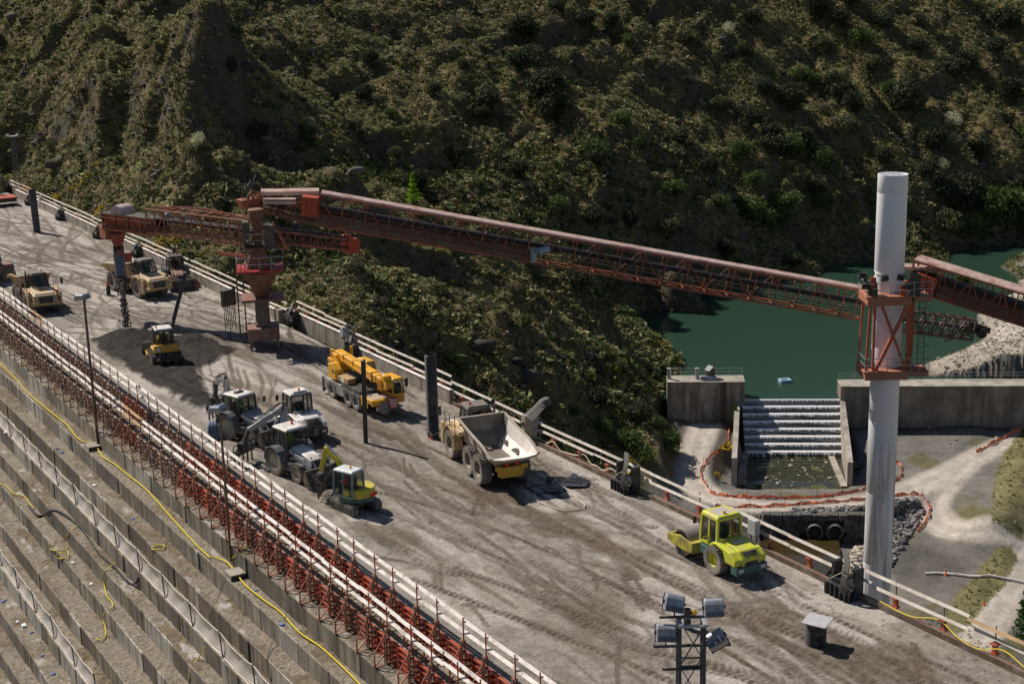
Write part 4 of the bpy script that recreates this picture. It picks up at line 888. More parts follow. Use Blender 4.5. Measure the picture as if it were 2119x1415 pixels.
def net_fence(step, y0, y1, label):
    x = STEPX[step] + .06; z = stepz(step); t = thing('safety_net', label, 'net', (x, (y0 + y1) / 2, z)); yc = (y0 + y1) / 2; g = random.Random(step)
    N = int((y1 - y0) / .3); PS = 4.5; rows = 6; vsx = []; uvs = []; top = []; bot = []
    for i in range(N + 1):
        y = y0 + (y1 - y0) * i / N; ph = (y - y0) / PS % 1; sag = .16 * math.sin(PI * ph)
        lean = .25 + .04 * math.sin(y * .8)
        for j in range(rows + 1):
            v = j / rows; h = v * (1.5 - sag) ; o = lean * math.sin(PI * v * .5) * .3 - .12 * math.sin(PI * v) + .015 * math.sin(y * 3 + j)
            vsx.append((-o - .02, y - yc, h - .12 * (1 - v))); uvs.append((y * 1.6, v * 1.7 + .15 * math.sin(y * 1.3)))
        top.append(vsx[-1]); bot.append((vsx[-rows - 1][0], vsx[-rows - 1][1], .05 + .02 * math.sin(y * 1.9)))
    me = bpy.data.meshes.new('netting'); R_ = rows + 1
    me.from_pydata(vsx, [], [(i * R_ + j, (i + 1) * R_ + j, (i + 1) * R_ + j + 1, i * R_ + j + 1) for i in range(N) for j in range(rows)])
    ul = me.uv_layers.new(name='uv')
    for lp_ in me.loops: ul.data[lp_.index].uv = uvs[lp_.vertex_index]
    me.materials.append(M_mesh); o = bpy.data.objects.new('netting', me); COL.objects.link(o); setpar(o, t)
    mb = MB(); mb.path(top, .022, 5); mb.build('top_rope', M_rope, t); mb = MB(); mb.path(bot, .018, 5); mb.build('bottom_rope', M_rope, t)
    y = y0
    while y <= y1: mb = MB(); mb.tube((0, y - yc, -.35), (-.1, y - yc, 1.55), .035, n=6); mb.build('net_post', M_dmetal, t); y += PS
net_fence(4, 40.2, 125, 'sagging grey safety net on the fifth concrete step, nearest the formwork')
net_fence(8, 76, 119, 'sagging grey safety net low down at the lower left corner')
def px_path(pxs, lift=.12): return [on_step(a, b_) + Vector((0, 0, lift)) for a, b_ in pxs]
def hose(name, label, pxs, r_, mat, lift=.15, n_=5, sub=1):
    pts = px_path(pxs, lift); mb = MB(); mb.path(catmull(pts, n_) if sub else pts, r_, 6); o = mb.build(name, mat, smooth=True); tag(o, label, 'hose'); return o
# main yellow hose on the first open tread: follows the tread
def tread_path(pxs, i, lift=.17): return [P(a, b_, stepz(i) + lift) for a, b_ in pxs]
mb = MB(); pts = catmull(tread_path([(0, 752), (36, 787), (52, 808), (78, 830), (100, 848), (118, 862), (138, 878), (150, 893), (163, 909), (190, 917), (200, 925), (214, 945), (240, 962), (262, 980), (300, 1010), (330, 1042)], 2) + tread_path([(360, 1076), (400, 1120), (428, 1150), (445, 1152), (470, 1163), (492, 1190), (510, 1212), (545, 1240), (580, 1265), (620, 1308), (660, 1335), (700, 1370), (745, 1415), (790, 1460)], 2), 6)
pts = [Vector((min(max(p.x, STEPX[2] + .12), STEPX[1] - .1), p.y, p.z)) for p in pts]
mb.path(pts, .038, 6); tag(mb.build('yellow_hose', M_yhose, smooth=True), 'long yellow hose winding along the tread just below the formwork', 'hose')
hose('yellow_hose', 'yellow hose dropping in loops over two steps at mid left', [(162, 1090), (145, 1105), (139, 1122), (139, 1138), (118, 1142), (108, 1138), (112, 1130)], .032, M_yhose)
hose('yellow_hose', 'yellow hose coil beside the one dropping in loops', [(139, 1142), (143, 1152), (135, 1158), (124, 1158), (122, 1150), (138, 1146)], .03, M_yhose)
hose('yellow_hose', 'long crooked yellow hose hanging over three steps at lower left', [(238, 1170), (222, 1182), (215, 1195), (217, 1218), (222, 1238), (232, 1250), (232, 1262), (216, 1275), (218, 1300), (219, 1318), (210, 1328), (200, 1326), (202, 1324)], .032, M_yhose)
hose('yellow_hose', 'frayed yellow hose end at the far left edge', [(0, 1003), (14, 1010), (30, 1025), (50, 1030), (62, 1045), (70, 1055)], .03, M_yhose)
hose('yellow_hose', 'small yellow coil on the step above the net', [(320, 1136), (330, 1131), (341, 1134), (335, 1140), (322, 1141), (318, 1137), (330, 1132)], .03, M_yhose, sub=1)
hose('yellow_hose', 'thin yellow hose crossing the net at bottom centre', [(440, 1328), (425, 1345), (410, 1368), (396, 1390), (390, 1415)], .03, M_yhose)
hose('yellow_hose', 'yellow hose climbing from the second pole to the formwork', [(478, 1160), (490, 1155), (498, 1140), (515, 1131)], .03, M_yhose)
hose('black_pipe', 'thick black pipe lying across the lower left steps', [(60, 1050), (78, 1070), (92, 1070), (105, 1060), (122, 1062), (150, 1080), (175, 1105), (205, 1148), (240, 1180), (262, 1205), (277, 1213), (290, 1200)], .075, M_black)
hose('black_cable', 'thin black cable hanging over the steps at bottom centre', [(600, 1257), (590, 1285), (572, 1320), (560, 1345), (556, 1370), (560, 1415)], .02, M_black)
hose('black_cable', 'thin black cable hanging over the steps below the second pole', [(478, 1175), (468, 1205), (450, 1245), (440, 1270), (434, 1292)], .02, M_black)
# litter
def litter(px, py, s, c, label, cat):
    p = on_step(px, py) ; mb = MB(); g = random.Random(px)
    mb.hexa([(-s, -s * .6, 0), (s, -s * .5, 0), (s * .9, s * .6, 0), (-s * .8, s * .5, 0), (-s * .7, -s * .4, s * .35), (s * .8, -s * .4, s * .5), (s * .6, s * .4, s * .3), (-s * .6, s * .4, s * .45)])
    o = mb.build(cat.replace(' ', '_'), c, loc=p + Vector((0, 0, .04)), bevel=s * .15); o.rotation_euler.z = g.uniform(0, 3); tag(o, label, cat)
for px, py, s, lab in ((117, 930, .16, 'crumpled blue scrap on the tread below the first lamp pole, upper one'), (128, 938, .2, 'crumpled blue scrap on the tread below the first lamp pole, lower one'), (275, 1075, .16, 'blue scrap on the step left of the second pole'), (304, 1079, .13, 'smaller blue scrap on the step left of the second pole'), (530, 1223, .15, 'blue scrap beside the yellow hose just below the block'), (584, 1294, .2, 'bright blue bottle on the tread at bottom centre'), (497, 1360, .16, 'blue scrap by the net post at bottom centre'), (110, 1396, .18, 'blue can in the bottom left corner'), (87, 1358, .16, 'blue scrap at the foot of the lowest net'), (66, 1310, .16, 'blue scrap by the white rubble at lower left'), (8, 1245, .22, 'blue and white scrap at the left frame edge')):
    litter(px, py, s, M_blue, lab, 'plastic scrap')
for px, py, s, lab in ((196, 1006, .22, 'white crumpled sheet on the third open tread'), (151, 1166, .2, 'white paper scrap under the looped yellow hose'), (189, 1210, .2, 'white paper scrap two steps above the crooked hose'), (36, 1288, .2, 'white plank piece on the bottom left corner step'), (50, 1296, .3, 'pale broken rubble slab on the bottom left step'), (13, 896, .3, 'white plastic bag at the left frame edge')):
    litter(px, py, s, M('paper_white', (.75, .73, .72), .8, 0, .1), lab, 'scrap sheet')
# concrete blocks that carry the poles
def block(pxl, pxr, py, label):
    a = P(pxl, py, stepz(2)); b_ = P(pxr, py, stepz(2)); mb = MB(); mb.box(STEPX[2] + .02, b_.y, stepz(2) - .05, STEPX[1] + .0, a.y + .6, stepz(2) + .32)
    o = mb.build('concrete_block', M_oldc, bevel=.02); tag(o, label, 'block'); mb = MB(); mb.box(STEPX[2] + .0, b_.y - .05, stepz(2) - .04, STEPX[1] - .04, b_.y - .003, stepz(2) + .3); mb.build('dark_form', M_black, o)
block(190, 212, 930, 'concrete base block at the foot of the first lamp pole'); block(480, 508, 1196, 'concrete base block at the foot of the second pole')
def lamp_head(mb1, mb2, w, h, d):
    """floodlight: curved housing with fins, open front; faces +y of its own frame"""
    pr = [(-d * .5, -h / 2), (-d * .15, -h / 2), (d * .5, -h / 2 * .9), (d * .5, h / 2 * .9), (0, h / 2), (-d * .35, h / 2 * .8), (-d * .5, h * .2)]
    mb1.prism(pr, -w / 2, w / 2, 'x')
    for k in range(9): x = -w / 2 + .03 + k * (w - .06) / 8; mb2.box(x - .008, -d * .6, -h * .48, x + .008, -d * .3, -h * .2)
    mb2.box(-w / 2 - .02, d * .45, -h / 2 * .95, w / 2 + .02, d * .52, h / 2 * .95); mb2.box(-w / 2 - .05, -.03, -h * .1, -w / 2, .03, h * .1); mb2.box(w / 2, -.03, -h * .1, w / 2 + .05, .03, h * .1)
def lamp_pole(px, py, tx, ty, base_i, label, heads=3, sq=.14):
    p = P(px, py, stepz(base_i) + .3); zt = zat(p.x, p.y, ty); t = thing('lamp_pole', label, 'lamp pole', tuple(p)); h = zt - p.z
    mb = MB(); mb.bar((0, 0, 0), (0, 0, h), sq, sq * 1.1); mb.bar((0, 0, h * .45), (0, 0, h * .5), sq * 1.6, sq * 1.7); mb.build('pole', M('pole_brown', (.12, .075, .055), .6, .3, .3, 3, (.22, .17, .13), .4, 2), t)
    for k in range(heads):
        mb = MB(); a = [-2.6, 2.4, .6][k]; mb.x = Matrix.Translation((.3 * math.cos(a * 1.3), .25 * math.sin(a * 1.7), h + .1 + .1 * (k % 2))) @ Matrix.Rotation(a, 4, 'Z') @ Matrix.Rotation(-.5, 4, 'X')
        lamp_head(mb, mb, .52, .42, .24); mb.build('floodlight', M('lamp_grey', (.32, .35, .4), .4, .4, .15), t, bevel=.01)
    mb = MB(); mb.bar((-.45, 0, h), (.45, 0, h), .06); mb.bar((0, -.4, h - .05), (0, .4, h - .05), .06); mb.build('cross_arm', M_dmetal, t)
lamp_pole(203, 918, 166, 618, 2, 'tall brown pole with grey floodlights rising above the formwork at left')
lamp_pole(478, 1160, 442, 850, 2, 'second slimmer grey pole with hooded floodlights in front of the left backhoe', 3, .1)
# lattice floodlight tower, near
M_lat = M('lattice_grey', (.075, .082, .092), .5, .5, .25, 5)
M_lampb = M('lamp_body', (.36, .37, .40), .45, .3, .15, 4, (.2, .18, .16), .3, 5)
T0 = PD(1430, 1285, 35.0); i0 = next(i for i, sx in enumerate(STEPX) if sx < T0.x) if T0.x > STEPX[-1] else len(STEPX) - 1
zb = stepz(i0); H_ = T0.z - zb
lt_ = thing('floodlight_tower', 'dark lattice tower with four grey floodlights at the bottom of the picture', 'floodlight tower', (T0.x, T0.y, zb), math.radians(-31))
hw, hd = .29, .22; mb = MB()
for sx_ in (-1, 1):
    for sy_ in (-1, 1): mb = MB(); mb.bar((sx_ * hw, sy_ * hd, 0), (sx_ * hw, sy_ * hd, H_), .075, .075); mb.build('leg', M_lat, lt_)
mb = MB(); z = H_; k = 0
while z > 0:
    z2 = z - 1.05
    for sy_ in (-1, 1):
        a, c_ = (-hw, hw) if (k + (sy_ > 0)) % 2 else (hw, -hw)
        mb.bar((a, sy_ * hd, z), (c_, sy_ * hd, z2), .045, .02); mb.bar((-hw, sy_ * hd, z2), (hw, sy_ * hd, z2), .04)
    for sx_ in (-1, 1): mb.bar((sx_ * hw, -hd, z), (sx_ * hw, hd, z2), .035, .02)
    if k % 2 == 0: mb.bar((-hw - .42, -hd - .03, z2 - .05), (hw - .05, -hd - .03, z2 - .05), .05)
    z = z2; k += 1
mb.build('bracing', M_lat, lt_)
mb = MB(); mb.bar((-hw - .06, -hd - .05, H_), (hw + .06, -hd - .05, H_), .09, .05); mb.bar((-hw - .03, hd, H_ + .004), (hw + .03, hd, H_ + .004), .08, .05); mb.bar((-hw, -hd - .15, H_ + .06), (-hw, hd + .1, H_ + .06), .1, .04); mb.bar((hw, -hd - .15, H_ + .06), (hw, hd + .1, H_ + .06), .1, .04); mb.build('top_frame', M('frame_pale', (.45, .47, .5), .4, .5, .1), lt_)
mb = MB(); mb.bar((-.9, 0, H_ - .62), (.95, 0, H_ - .62), .06); mb.bar((-.75, .05, H_ + .1), (.75, .05, H_ + .1), .05); mb.build('cross_arm', M_lat, lt_)
for (px, py, tilt, rx_, lab) in ((1395, 1247, -.22, .45, 'upper left floodlight with its top tipped left'), (1477, 1256, .03, .3, 'upper right floodlight seen from its dark back'), (1378, 1309, -.05, .45, 'lower left floodlight half behind the tower leg'), (1481, 1322, .55, .9, 'lower right floodlight, sharply tilted')):
    q = PD(px, py, 35.0); loc = Matrix.Rotation(math.radians(31), 3, 'Z') @ Vector((q.x - T0.x, q.y - T0.y, 0)); loc.z = q.z - zb
    fl = bpy.data.objects.new('floodlight', None); fl = None
    mb = MB(); m2 = MB()
    X_ = Matrix.Translation(loc) @ Matrix.Rotation(-tilt, 4, 'Y') @ Matrix.Rotation(-rx_, 4, 'X'); mb.x = X_; m2.x = X_
    lamp_head(mb, m2, .46, .44, .3); h_ = mb.build('floodlight', M_lampb, lt_, bevel=.03, smooth=False); h_['label'] = lab; m2.build('frame', M_lat, h_)
    mb = MB(); mb.bar(tuple(loc + Vector((0, .02, -.2))), (max(-.7, min(.7, loc.x)), .0, H_ + .1 if loc.z > H_ else H_ - .62), .03); mb.build('bracket', M_lat, lt_)
# ================================================================== THINGS STANDING ON THE DECK
def ribbed(name, label, px, py, r_, h, mat, n_=40, lean=0, rib=.03, cat='pipe', ridge=True):
    p = P(px, py, 0); mb = MB(); prof = [(r_, 0)]
    if ridge:
        for k in range(n_): z0 = h * k / n_; prof += [(r_, z0), (r_ + rib, z0 + h / n_ * .25), (r_ + rib, z0 + h / n_ * .6), (r_, z0 + h / n_ * .85)]
    prof += [(r_, h), (r_ * .9, h), (r_ * .88, h - .5)]
    mb.lathe(prof, n=22); o = mb.build(name, mat, smooth=True, loc=p - Vector((0, 0, .02))); o.rotation_euler = (0, lean, 0); tag(o, label, cat); return o
M_navy = M('corrugated_navy', (.028, .034, .046), .45, 0, .25, 3, (.13, .11, .1), .3, 2)
ribbed('ribbed_tube', 'tall dark ribbed plastic tube standing beside the near dump truck', 897, 905, .34, 5.3, M_navy, 48, cat='tube')
mb = MB()
for k in range(12):
    a = k * .7; mb.bar((.42 * math.cos(a), .42 * math.sin(a), .3 + .1 * (k % 3)), (.42 * math.cos(a + .6), .42 * math.sin(a + .6), .28 + .1 * ((k + 1) % 3)), .09, .05)
o = mb.build('barrier_tape', M('red_white_tape', (.5, .06, .05), .5, 0, .5, 9, (.8, .75, .7), .6, 8), loc=P(897, 905, 0)); tag(o, 'red and white tape wrapped round the foot of the ribbed tube', 'tape')
mb = MB(); mb.lathe([(.17, 0), (.17, .04), (.12, .05), (.03, .55), (.0, .56)], n=12); o = mb.build('traffic_cone', M('cone_red', (.7, .1, .05), .5, 0, .3, 5, (.8, .75, .7), .4, 4), loc=P(893, 908, 0)); tag(o, 'red and white cone at the foot of the ribbed tube', 'traffic cone')
p = P(757, 916, 0); mb = MB(); mb.lathe([(.15, 0), (.165, 5.1), (.16, 5.2), (.1, 5.24)], n=6); o = mb.build('black_post', M('post_black', (.035, .04, .043), .45, .1, .2, 2), loc=p); o.rotation_euler = (0, math.radians(1.2), 0); tag(o, 'slim dark grey six-sided post in front of the orange crane', 'post')
ribbed('black_tube', 'thick plain black tube standing at the far left of the deck', 77, 480, .38, 4.9, M_navy, 12, -.02, cat='tube')
# slanted pipe behind the bulldozer
a_ = P(352, 690, 0); b_ = Vector((a_.x + 1.0, a_.y + .6, 0)); zt = 6.2; bb = PD(384, 566, (a_ - Vector((0, 0, CAMH))).dot(_f) + 1.5)
mb = MB(); mb.tube(a_, bb, .16, .16, 10); tag(mb.build('slanted_pipe', M('pipe_brown', (.075, .065, .058), .6, .1, .2, 3), smooth=True), 'slanted grey brown pipe leaning behind the yellow bulldozer', 'pipe')
# grouting stack of rubber rings with a pallet lid
p = P(1688, 1332, 0); t = thing('ringed_drum', 'black ringed drum under a square pale lid at lower right', 'drum', tuple(p)); mb = MB(); prof = []
for k in range(11): z0 = .095 * k; prof += [(.39, z0), (.44, z0 + .02), (.44, z0 + .07), (.39, z0 + .09)]
mb.lathe(prof, n=24); mb.build('rings', M('drum_black', (.03, .034, .036), .5, 0, .3, 4, (.3, .2, .18), .25, 3), t, smooth=True)
mb = MB(); mb.x = Matrix.Rotation(.5, 4, 'Z') @ Matrix.Rotation(.04, 4, 'X'); mb.box(-.58, -.52, 1.06, .58, .52, 1.11); mb.box(-.02, -.53, 1.112, .0, .53, 1.12); mb.build('lid', M('lid_grey', (.44, .42, .43), .6, 0, .2, 3), t, bevel=.01)
p = P(1422, 1300, 0); t = thing('pipe_stub', 'short black pipe stub behind the floodlight tower', 'pipe', tuple(p)); mb = MB(); mb.lathe([(.16, 0), (.16, .82), (.17, .84), (.17, .92), (.13, .92), (.12, .6)], n=16); mb.build('tube', M_black, t, smooth=True)
mb = MB(); g = random.Random(2)
for k in range(12): a = Vector((.14, -.1, .75)); q = a + Vector((g.uniform(-.05, .3), g.uniform(-.2, .1), g.uniform(-.18, .18))); mb.tube(a, q, .035, .05, 5)
mb.build('rag', M('orange_rag', (.85, .22, .02), .6, 0, .4, 8, (.8, .6, .02), .5, 6), t)
p = P(225, 610, 0); t = thing('bollard', 'black bollard with a red cone on top at left of the far dump truck', 'bollard', tuple(p)); mb = MB(); mb.lathe([(.2, 0), (.2, .75), (.17, .78)], n=12); mb.build('drum', M_black, t, smooth=True); mb = MB(); mb.lathe([(.17, .75), (.05, 1.3), (0, 1.32)], n=10); mb.build('cone', M('cone_red2', (.6, .08, .06), .5), t)
def cone(px, py, z, lab):
    mb = MB(); mb.lathe([(.17, 0), (.17, .04), (.11, .05), (.03, .62), (0, .63)], n=10); o = mb.build('traffic_cone', M('cone_orange', (.8, .14, .03), .5), loc=P(px, py, z)); tag(o, lab, 'traffic cone')
cone(408, 594, 0, 'single orange cone on the far deck right of the dump truck')
cone(1957, 1190, ground(*P(1957, 1190, -31.5)[:2]), 'red cone on the yard beside the long white pipe'); cone(2036, 1252, ground(*P(2036, 1252, -31.5)[:2]), 'red cone on the track right of the grassy bank')
for px, py, lab in ((1572, 1128, 'white switch box on the right deck railing behind the yellow roller'), (700, 722, 'grey switch box on the railing behind the orange crane'), (92, 432, 'grey switch box on the far left railing')):
    y_ = atx(px, py, XR + .5) ; t = thing('switch_box', lab, 'box', (xr_at(y_) - .3, y_, .0)); mb = MB(); mb.box(-.18, -.28, .72, .16, .28, 1.5); mb.build('box', M('box_grey', (.5, .49, .47), .5, .1, .12), t, bevel=.02); mb = MB(); mb.tube((0, -.2, 0), (0, -.2, .72), .03); mb.tube((0, .2, 0), (0, .2, .72), .03); mb.build('stand', M_dmetal, t)
# ================================================================== CONVEYOR SYSTEM
M_ora = M('conveyor_orange', (.46, .13, .06), .55, .1, .3, 1.2, (.15, .075, .05), .5, .8, coord='Position')
M_oral = M('faded_orange', (.45, .17, .09), .6, .1, .2, 2, (.3, .2, .15), .4, 1, coord='Position')
M_belt = M('conveyor_dark', (.045, .035, .033), .6, .1, .3, 3, coord='Position')
M_roof = M('roof_cover', (.62, .45, .38), .36, .15, .2, 1.5, (.36, .15, .09), .35, .9, coord='Position')
M_rbox = M('bright_red_box', (.46, .075, .028), .5, .1, .2, 2, (.25, .06, .03), .3, 2)
def truss(name, label, A, B, wd, hgt_, npan, roof=True, solid=.0, mat=None, dens=1, taper=0):
    """box truss from A to B (centres of the bottom chords); belt inside, cover plate on top"""
    mat = mat or M_ora; A = Vector(A); B = Vector(B); d = B - A; L = d.length; d.normalize(); s = d.cross(Vector((0, 0, 1))).normalized(); u = s.cross(d).normalized()
    t = thing(name, label, 'conveyor', tuple(A)); pt = lambda a, b_, c_: d * a + s * b_ + u * c_
    mb = MB()
    for sb in (-1, 1):
        mb.bar(pt(0, sb * wd / 2, 0), pt(L, sb * wd / 2, 0), .16, .16, up=u); mb.bar(pt(0, sb * wd / 2, hgt_), pt(L, sb * wd / 2, hgt_), .12, .12, up=u)
    mb.build('chords', mat, t)
    mb = MB(); st = L / npan
    for k in range(npan + 1):
        for sb in (-1, 1): mb.bar(pt(k * st, sb * wd / 2, 0), pt(k * st, sb * wd / 2, hgt_), .09, up=d)
        mb.bar(pt(k * st, -wd / 2, hgt_), pt(k * st, wd / 2, hgt_), .08); mb.bar(pt(k * st, -wd / 2, 0), pt(k * st, wd / 2, 0), .08)
        if k < npan:
            for sb in (-1, 1):
                if k % 2: mb.bar(pt(k * st, sb * wd / 2, 0), pt((k + 1) * st, sb * wd / 2, hgt_ * .92), .065, up=s)
                else: mb.bar(pt(k * st, sb * wd / 2, hgt_ * .92), pt((k + 1) * st, sb * wd / 2, 0), .065, up=s)
            mb.bar(pt(k * st, -wd / 2, 0), pt((k + 1) * st, wd / 2, 0), .05)
    mb.build('lattice', mat, t)
    mb = MB(); mb.add([pt(0, -wd * .36, hgt_ * .62), pt(0, wd * .36, hgt_ * .62), pt(L, wd * .36, hgt_ * .62), pt(L, -wd * .36, hgt_ * .62), pt(0, -wd * .3, hgt_ * .5), pt(0, wd * .3, hgt_ * .5), pt(L, wd * .3, hgt_ * .5), pt(L, -wd * .3, hgt_ * .5)], [(0, 1, 2, 3), (4, 5, 6, 7), (0, 3, 7, 4), (1, 2, 6, 5)])
    for k in range(npan * 2): mb.tube(pt((k + .5) * st / 2, -wd * .4, hgt_ * .55), pt((k + .5) * st / 2, wd * .4, hgt_ * .55), .06, n=6)
    mb.build('belt', M_belt, t)
    mb = MB()
    for sb in (-1, 1):
        for c_ in (.22, .34, .8): mb.tube(pt(0, sb * wd * .56, hgt_ * c_), pt(L, sb * wd * .56, hgt_ * c_), .035 if c_ < .5 else .025, n=5)
    mb.build('conduits', M_dmetal, t)
    if roof:
        mb = MB(); n_ = max(2, int(L / 3))
        for k in range(n_):
            a0, a1 = L * k / n_, L * (k + 1) / n_ - .02; pr = [(-wd * .5, .0), (-wd * .44, .13), (-wd * .18, .22), (wd * .18, .22), (wd * .44, .13), (wd * .5, .0)]
            vv = [pt(a0, x, hgt_ + .06 + z) for x, z in pr] + [pt(a1, x, hgt_ + .06 + z) for x, z in pr]; mb.add(vv, [(i, i + 1, i + 7, i + 6) for i in range(5)] + [tuple(range(6)), tuple(range(11, 5, -1))])
        mb.build('cover', M_roof, t)
        mb = MB()
        for sb in (-1, 1): mb.add([pt(0, sb * wd * .565, hgt_ * .99), pt(L, sb * wd * .565, hgt_ * .99), pt(L, sb * wd * .565, hgt_ + .1), pt(0, sb * wd * .565, hgt_ + .1), pt(0, sb * wd * .58, hgt_ * .98), pt(L, sb * wd * .58, hgt_ * .98), pt(L, sb * wd * .58, hgt_ + .1), pt(0, sb * wd * .58, hgt_ + .1)], [(0, 1, 2, 3), (7, 6, 5, 4), (0, 1, 5, 4), (3, 2, 6, 7)])
        mb.build('side_plate', mat, t)
    if solid:
        mb = MB(); la = L * solid
        for sb in (-1, 1): mb.add([pt(.1, sb * wd * .47, .08), pt(la, sb * wd * .47, .08), pt(la, sb * wd * .47, hgt_ * .42), pt(.1, sb * wd * .47, hgt_ * .42)], [(0, 1, 2, 3)])
        mb.build('web_plate', M_rust, t)
    return t, pt, L
MA = P(548, 716, 0); Dm = (MA - Vector((0, 0, CAMH))).dot(_f)       # mast foot
mz = lambda py: zat(MA.x, MA.y, py)
M_mastshade = M('mast_shaded_brown', (.24, .095, .055), .65, .1, .25, 2, (.12, .075, .055), .5, 1.2)  # darker than the boom's orange: backlit shade put into the colour
mast = thing('conveyor_mast', 'rust red conveyor mast on a square steel base with round platforms', 'conveyor mast', tuple(MA), math.radians(-22))
mb = MB()
for sx_ in (-1, 1):
    for sy_ in (-1, 1): mb.box(sx_ * 1.0 - .12, sy_ * 1.0 - .12, 0, sx_ * 1.0 + .12, sy_ * 1.0 + .12, 1.5)
mb.box(-1.2, -1.2, .75, 1.2, 1.2, 1.65); mb.box(-.55, -.55, 1.65, .55, .55, 1.9); mb.build('base', M('mast_red_base', (.22, .09, .06), .65, .1, .3, 1.5, (.25, .18, .13), .5, 1.2), mast, bevel=.03)
h_plat = mz(612); h_red = mz(556); h_mid = mz(508); h_top = mz(440); h_conv = mz(432)
mb = MB(); mb.lathe([(.62, 1.65), (.55, 2.2), (.52, h_plat - .3)], n=20); mb.build('column', M('column_brown', (.17, .13, .10), .75, .1, .3, 1.5, (.1, .08, .07), .5, 1), mast, smooth=True)
mb = MB(); mb.lathe([(.55, h_plat), (.62, h_plat + .3), (1.0, h_red - .9), (1.15, h_red - .8), (1.15, h_red - .2), (.9, h_red - .1), (.85, h_red)], n=20); mb.build('slewing_ring', M_mastshade, mast, smooth=True)
mb = MB(); mb.box(-1.5, -1.4, h_plat - .22, 1.7, 1.4, h_plat - .02); mb.build('lower_platform', M_mastshade, mast)
mb = MB(); mb.box(-1.75, -1.6, h_red - .02, 1.8, 1.6, h_red + .12); mb.build('upper_platform', M('signal_red', (.42, .03, .035), .5, 0, .2), mast)
mb = MB(); mb.hexa([(-.95, -.7, h_red + .12), (.95, -.7, h_red + .12), (.95, .7, h_red + .12), (-.95, .7, h_red + .12), (-.42, -.4, h_mid), (.42, -.4, h_mid), (.42, .4, h_mid), (-.42, .4, h_mid)]); mb.box(-.3, -.3, h_mid, .3, .3, h_top); mb.lathe([(.55, h_top - .5), (.6, h_top - .4), (.6, h_top + .25), (.5, h_top + .3)], n=18); mb.build('head', M_mastshade, mast)
mb = MB(); rnd = random.Random(8)
for (x0, y0, x1, y1) in ((-1.7, -1.55, 1.75, -1.55), (-1.7, 1.55, 1.75, 1.55), (1.75, -1.55, 1.75, 1.55), (-1.7, -1.55, -1.7, 1.55)):
    for hh in (.5, 1.0): mb.bar((x0, y0, h_red + .12 + hh), (x1, y1, h_red + .12 + hh), .035)
    for k in range(5): q = k / 4; mb.bar((x0 + (x1 - x0) * q, y0 + (y1 - y0) * q, h_red + .1), (x0 + (x1 - x0) * q, y0 + (y1 - y0) * q, h_red + 1.12), .035)
for (x0, y0, x1, y1) in ((-.8, -.8, 1.2, -.8), (-.8, .8, 1.2, .8), (1.2, -.8, 1.2, .8)):
    for hh in (.5, 1.0): mb.bar((x0, y0, h_mid + hh), (x1, y1, h_mid + hh), .04)
mb.build('handrails', M_gmetal, mast)
mb = MB(); mb.box(-1.0, -1.0, h_mid - .1, 1.35, 1.0, h_mid); mb.box(.5, -.9, h_mid, 1.3, .9, h_mid + 1.5); mb.box(-1.1, -.7, h_mid + .2, -.6, .7, h_mid + 1.9); mb.box(-.5, .2, h_red + .2, .6, 1.3, h_red + 1.5)
for k in range(26): a = Vector((rnd.uniform(-1.6, 1.6), rnd.uniform(-1.4, 1.4), rnd.uniform(h_red + .2, h_mid + 1.4))); mb.bar(a, a + Vector((rnd.uniform(-.6, .6), rnd.uniform(-.4, .4), rnd.uniform(-.9, .9))), .07)
mb.build('machinery', M_dmetal, mast)
for (a, c_) in (((1.2, -.6, h_mid + 1.6), (2.3, -.6, h_mid - .4)), ((1.2, .6, h_mid + 1.6), (2.3, .6, h_mid - .4)), ((1.0, 0, h_mid - .1), (2.4, 0, h_mid - .5)), ((-1.0, .4, h_red + 1), (-3.0, .4, h_mid - .4)), ((-1.0, -.4, h_red + 1), (-3.0, -.4, h_mid - .4))): mb = MB(); mb.bar(a, c_, .14); mb.build('strut', M_ora, mast)
# scaffold ladder tower left of the mast
p = P(505, 700, 0); t = thing('ladder_tower', 'thin rusty ladder tower with hanging bars left of the mast', 'ladder', tuple(p), .3); ht = zat(p.x, p.y, 570)
for sx_ in (-.32, .32): mb = MB(); mb.bar((sx_, 0, 0), (sx_, 0, ht), .08); mb.build('rail', M_rust, t)
mb = MB()
for k in range(int(ht / .4)): mb.bar((-.32, 0, .3 + k * .4), (.32, 0, .3 + k * .4), .04)
mb.build('rungs', M_rust, t); mb = MB()
for k in range(7): mb.bar((-1.5 + k * .17, .3, .8 + .2 * (k % 3)), (-1.5 + k * .17, .3, ht * .8), .045)
mb.box(-1.6, .15, ht * .55, -.4, .5, ht * .8); mb.build('hanging_bars', M_dmetal, t)
# boom to the left (swings over the deck), counter boom to the right
zA = mz(478)
tipL = PD(232, 470, Dm + 9); rootL = PD(548, 500, Dm + .3); 
elbow = tipL + (rootL - tipL) * .3
t, pt, L = truss('boom_conveyor', 'orange lattice boom reaching left from the mast over the far deck', PD(318, 478, Dm + 6.5), PD(530, 505, Dm + .8), 1.5, 1.9, 11, roof=False, mat=M_oral)
mb = MB(); mb.bar(pt(0, 0, 2.0), pt(L * .5, 0, 2.35), .1); mb.bar(pt(L * .5, 0, 2.35), pt(L, 0, 1.9), .1)
for k in range(7): mb.bar(pt(L * k / 7, -.75, 1.9), pt(L * k / 7 + 1, 0, 2.25), .06); mb.bar(pt(L * k / 7, .75, 1.9), pt(L * k / 7 + 1, 0, 2.25), .06)
mb.build('top_ridge', M_oral, t); mb = MB(); mb.box(-.1, -.1, -.1, .1, .1, .1)
mb = MB()
for k in (1.2, 3.0): c_ = pt(k, -.9, 1.0); mb.box(c_.x - .5, c_.y - .25, c_.z - .5, c_.x + .5, c_.y + .25, c_.z + .5)
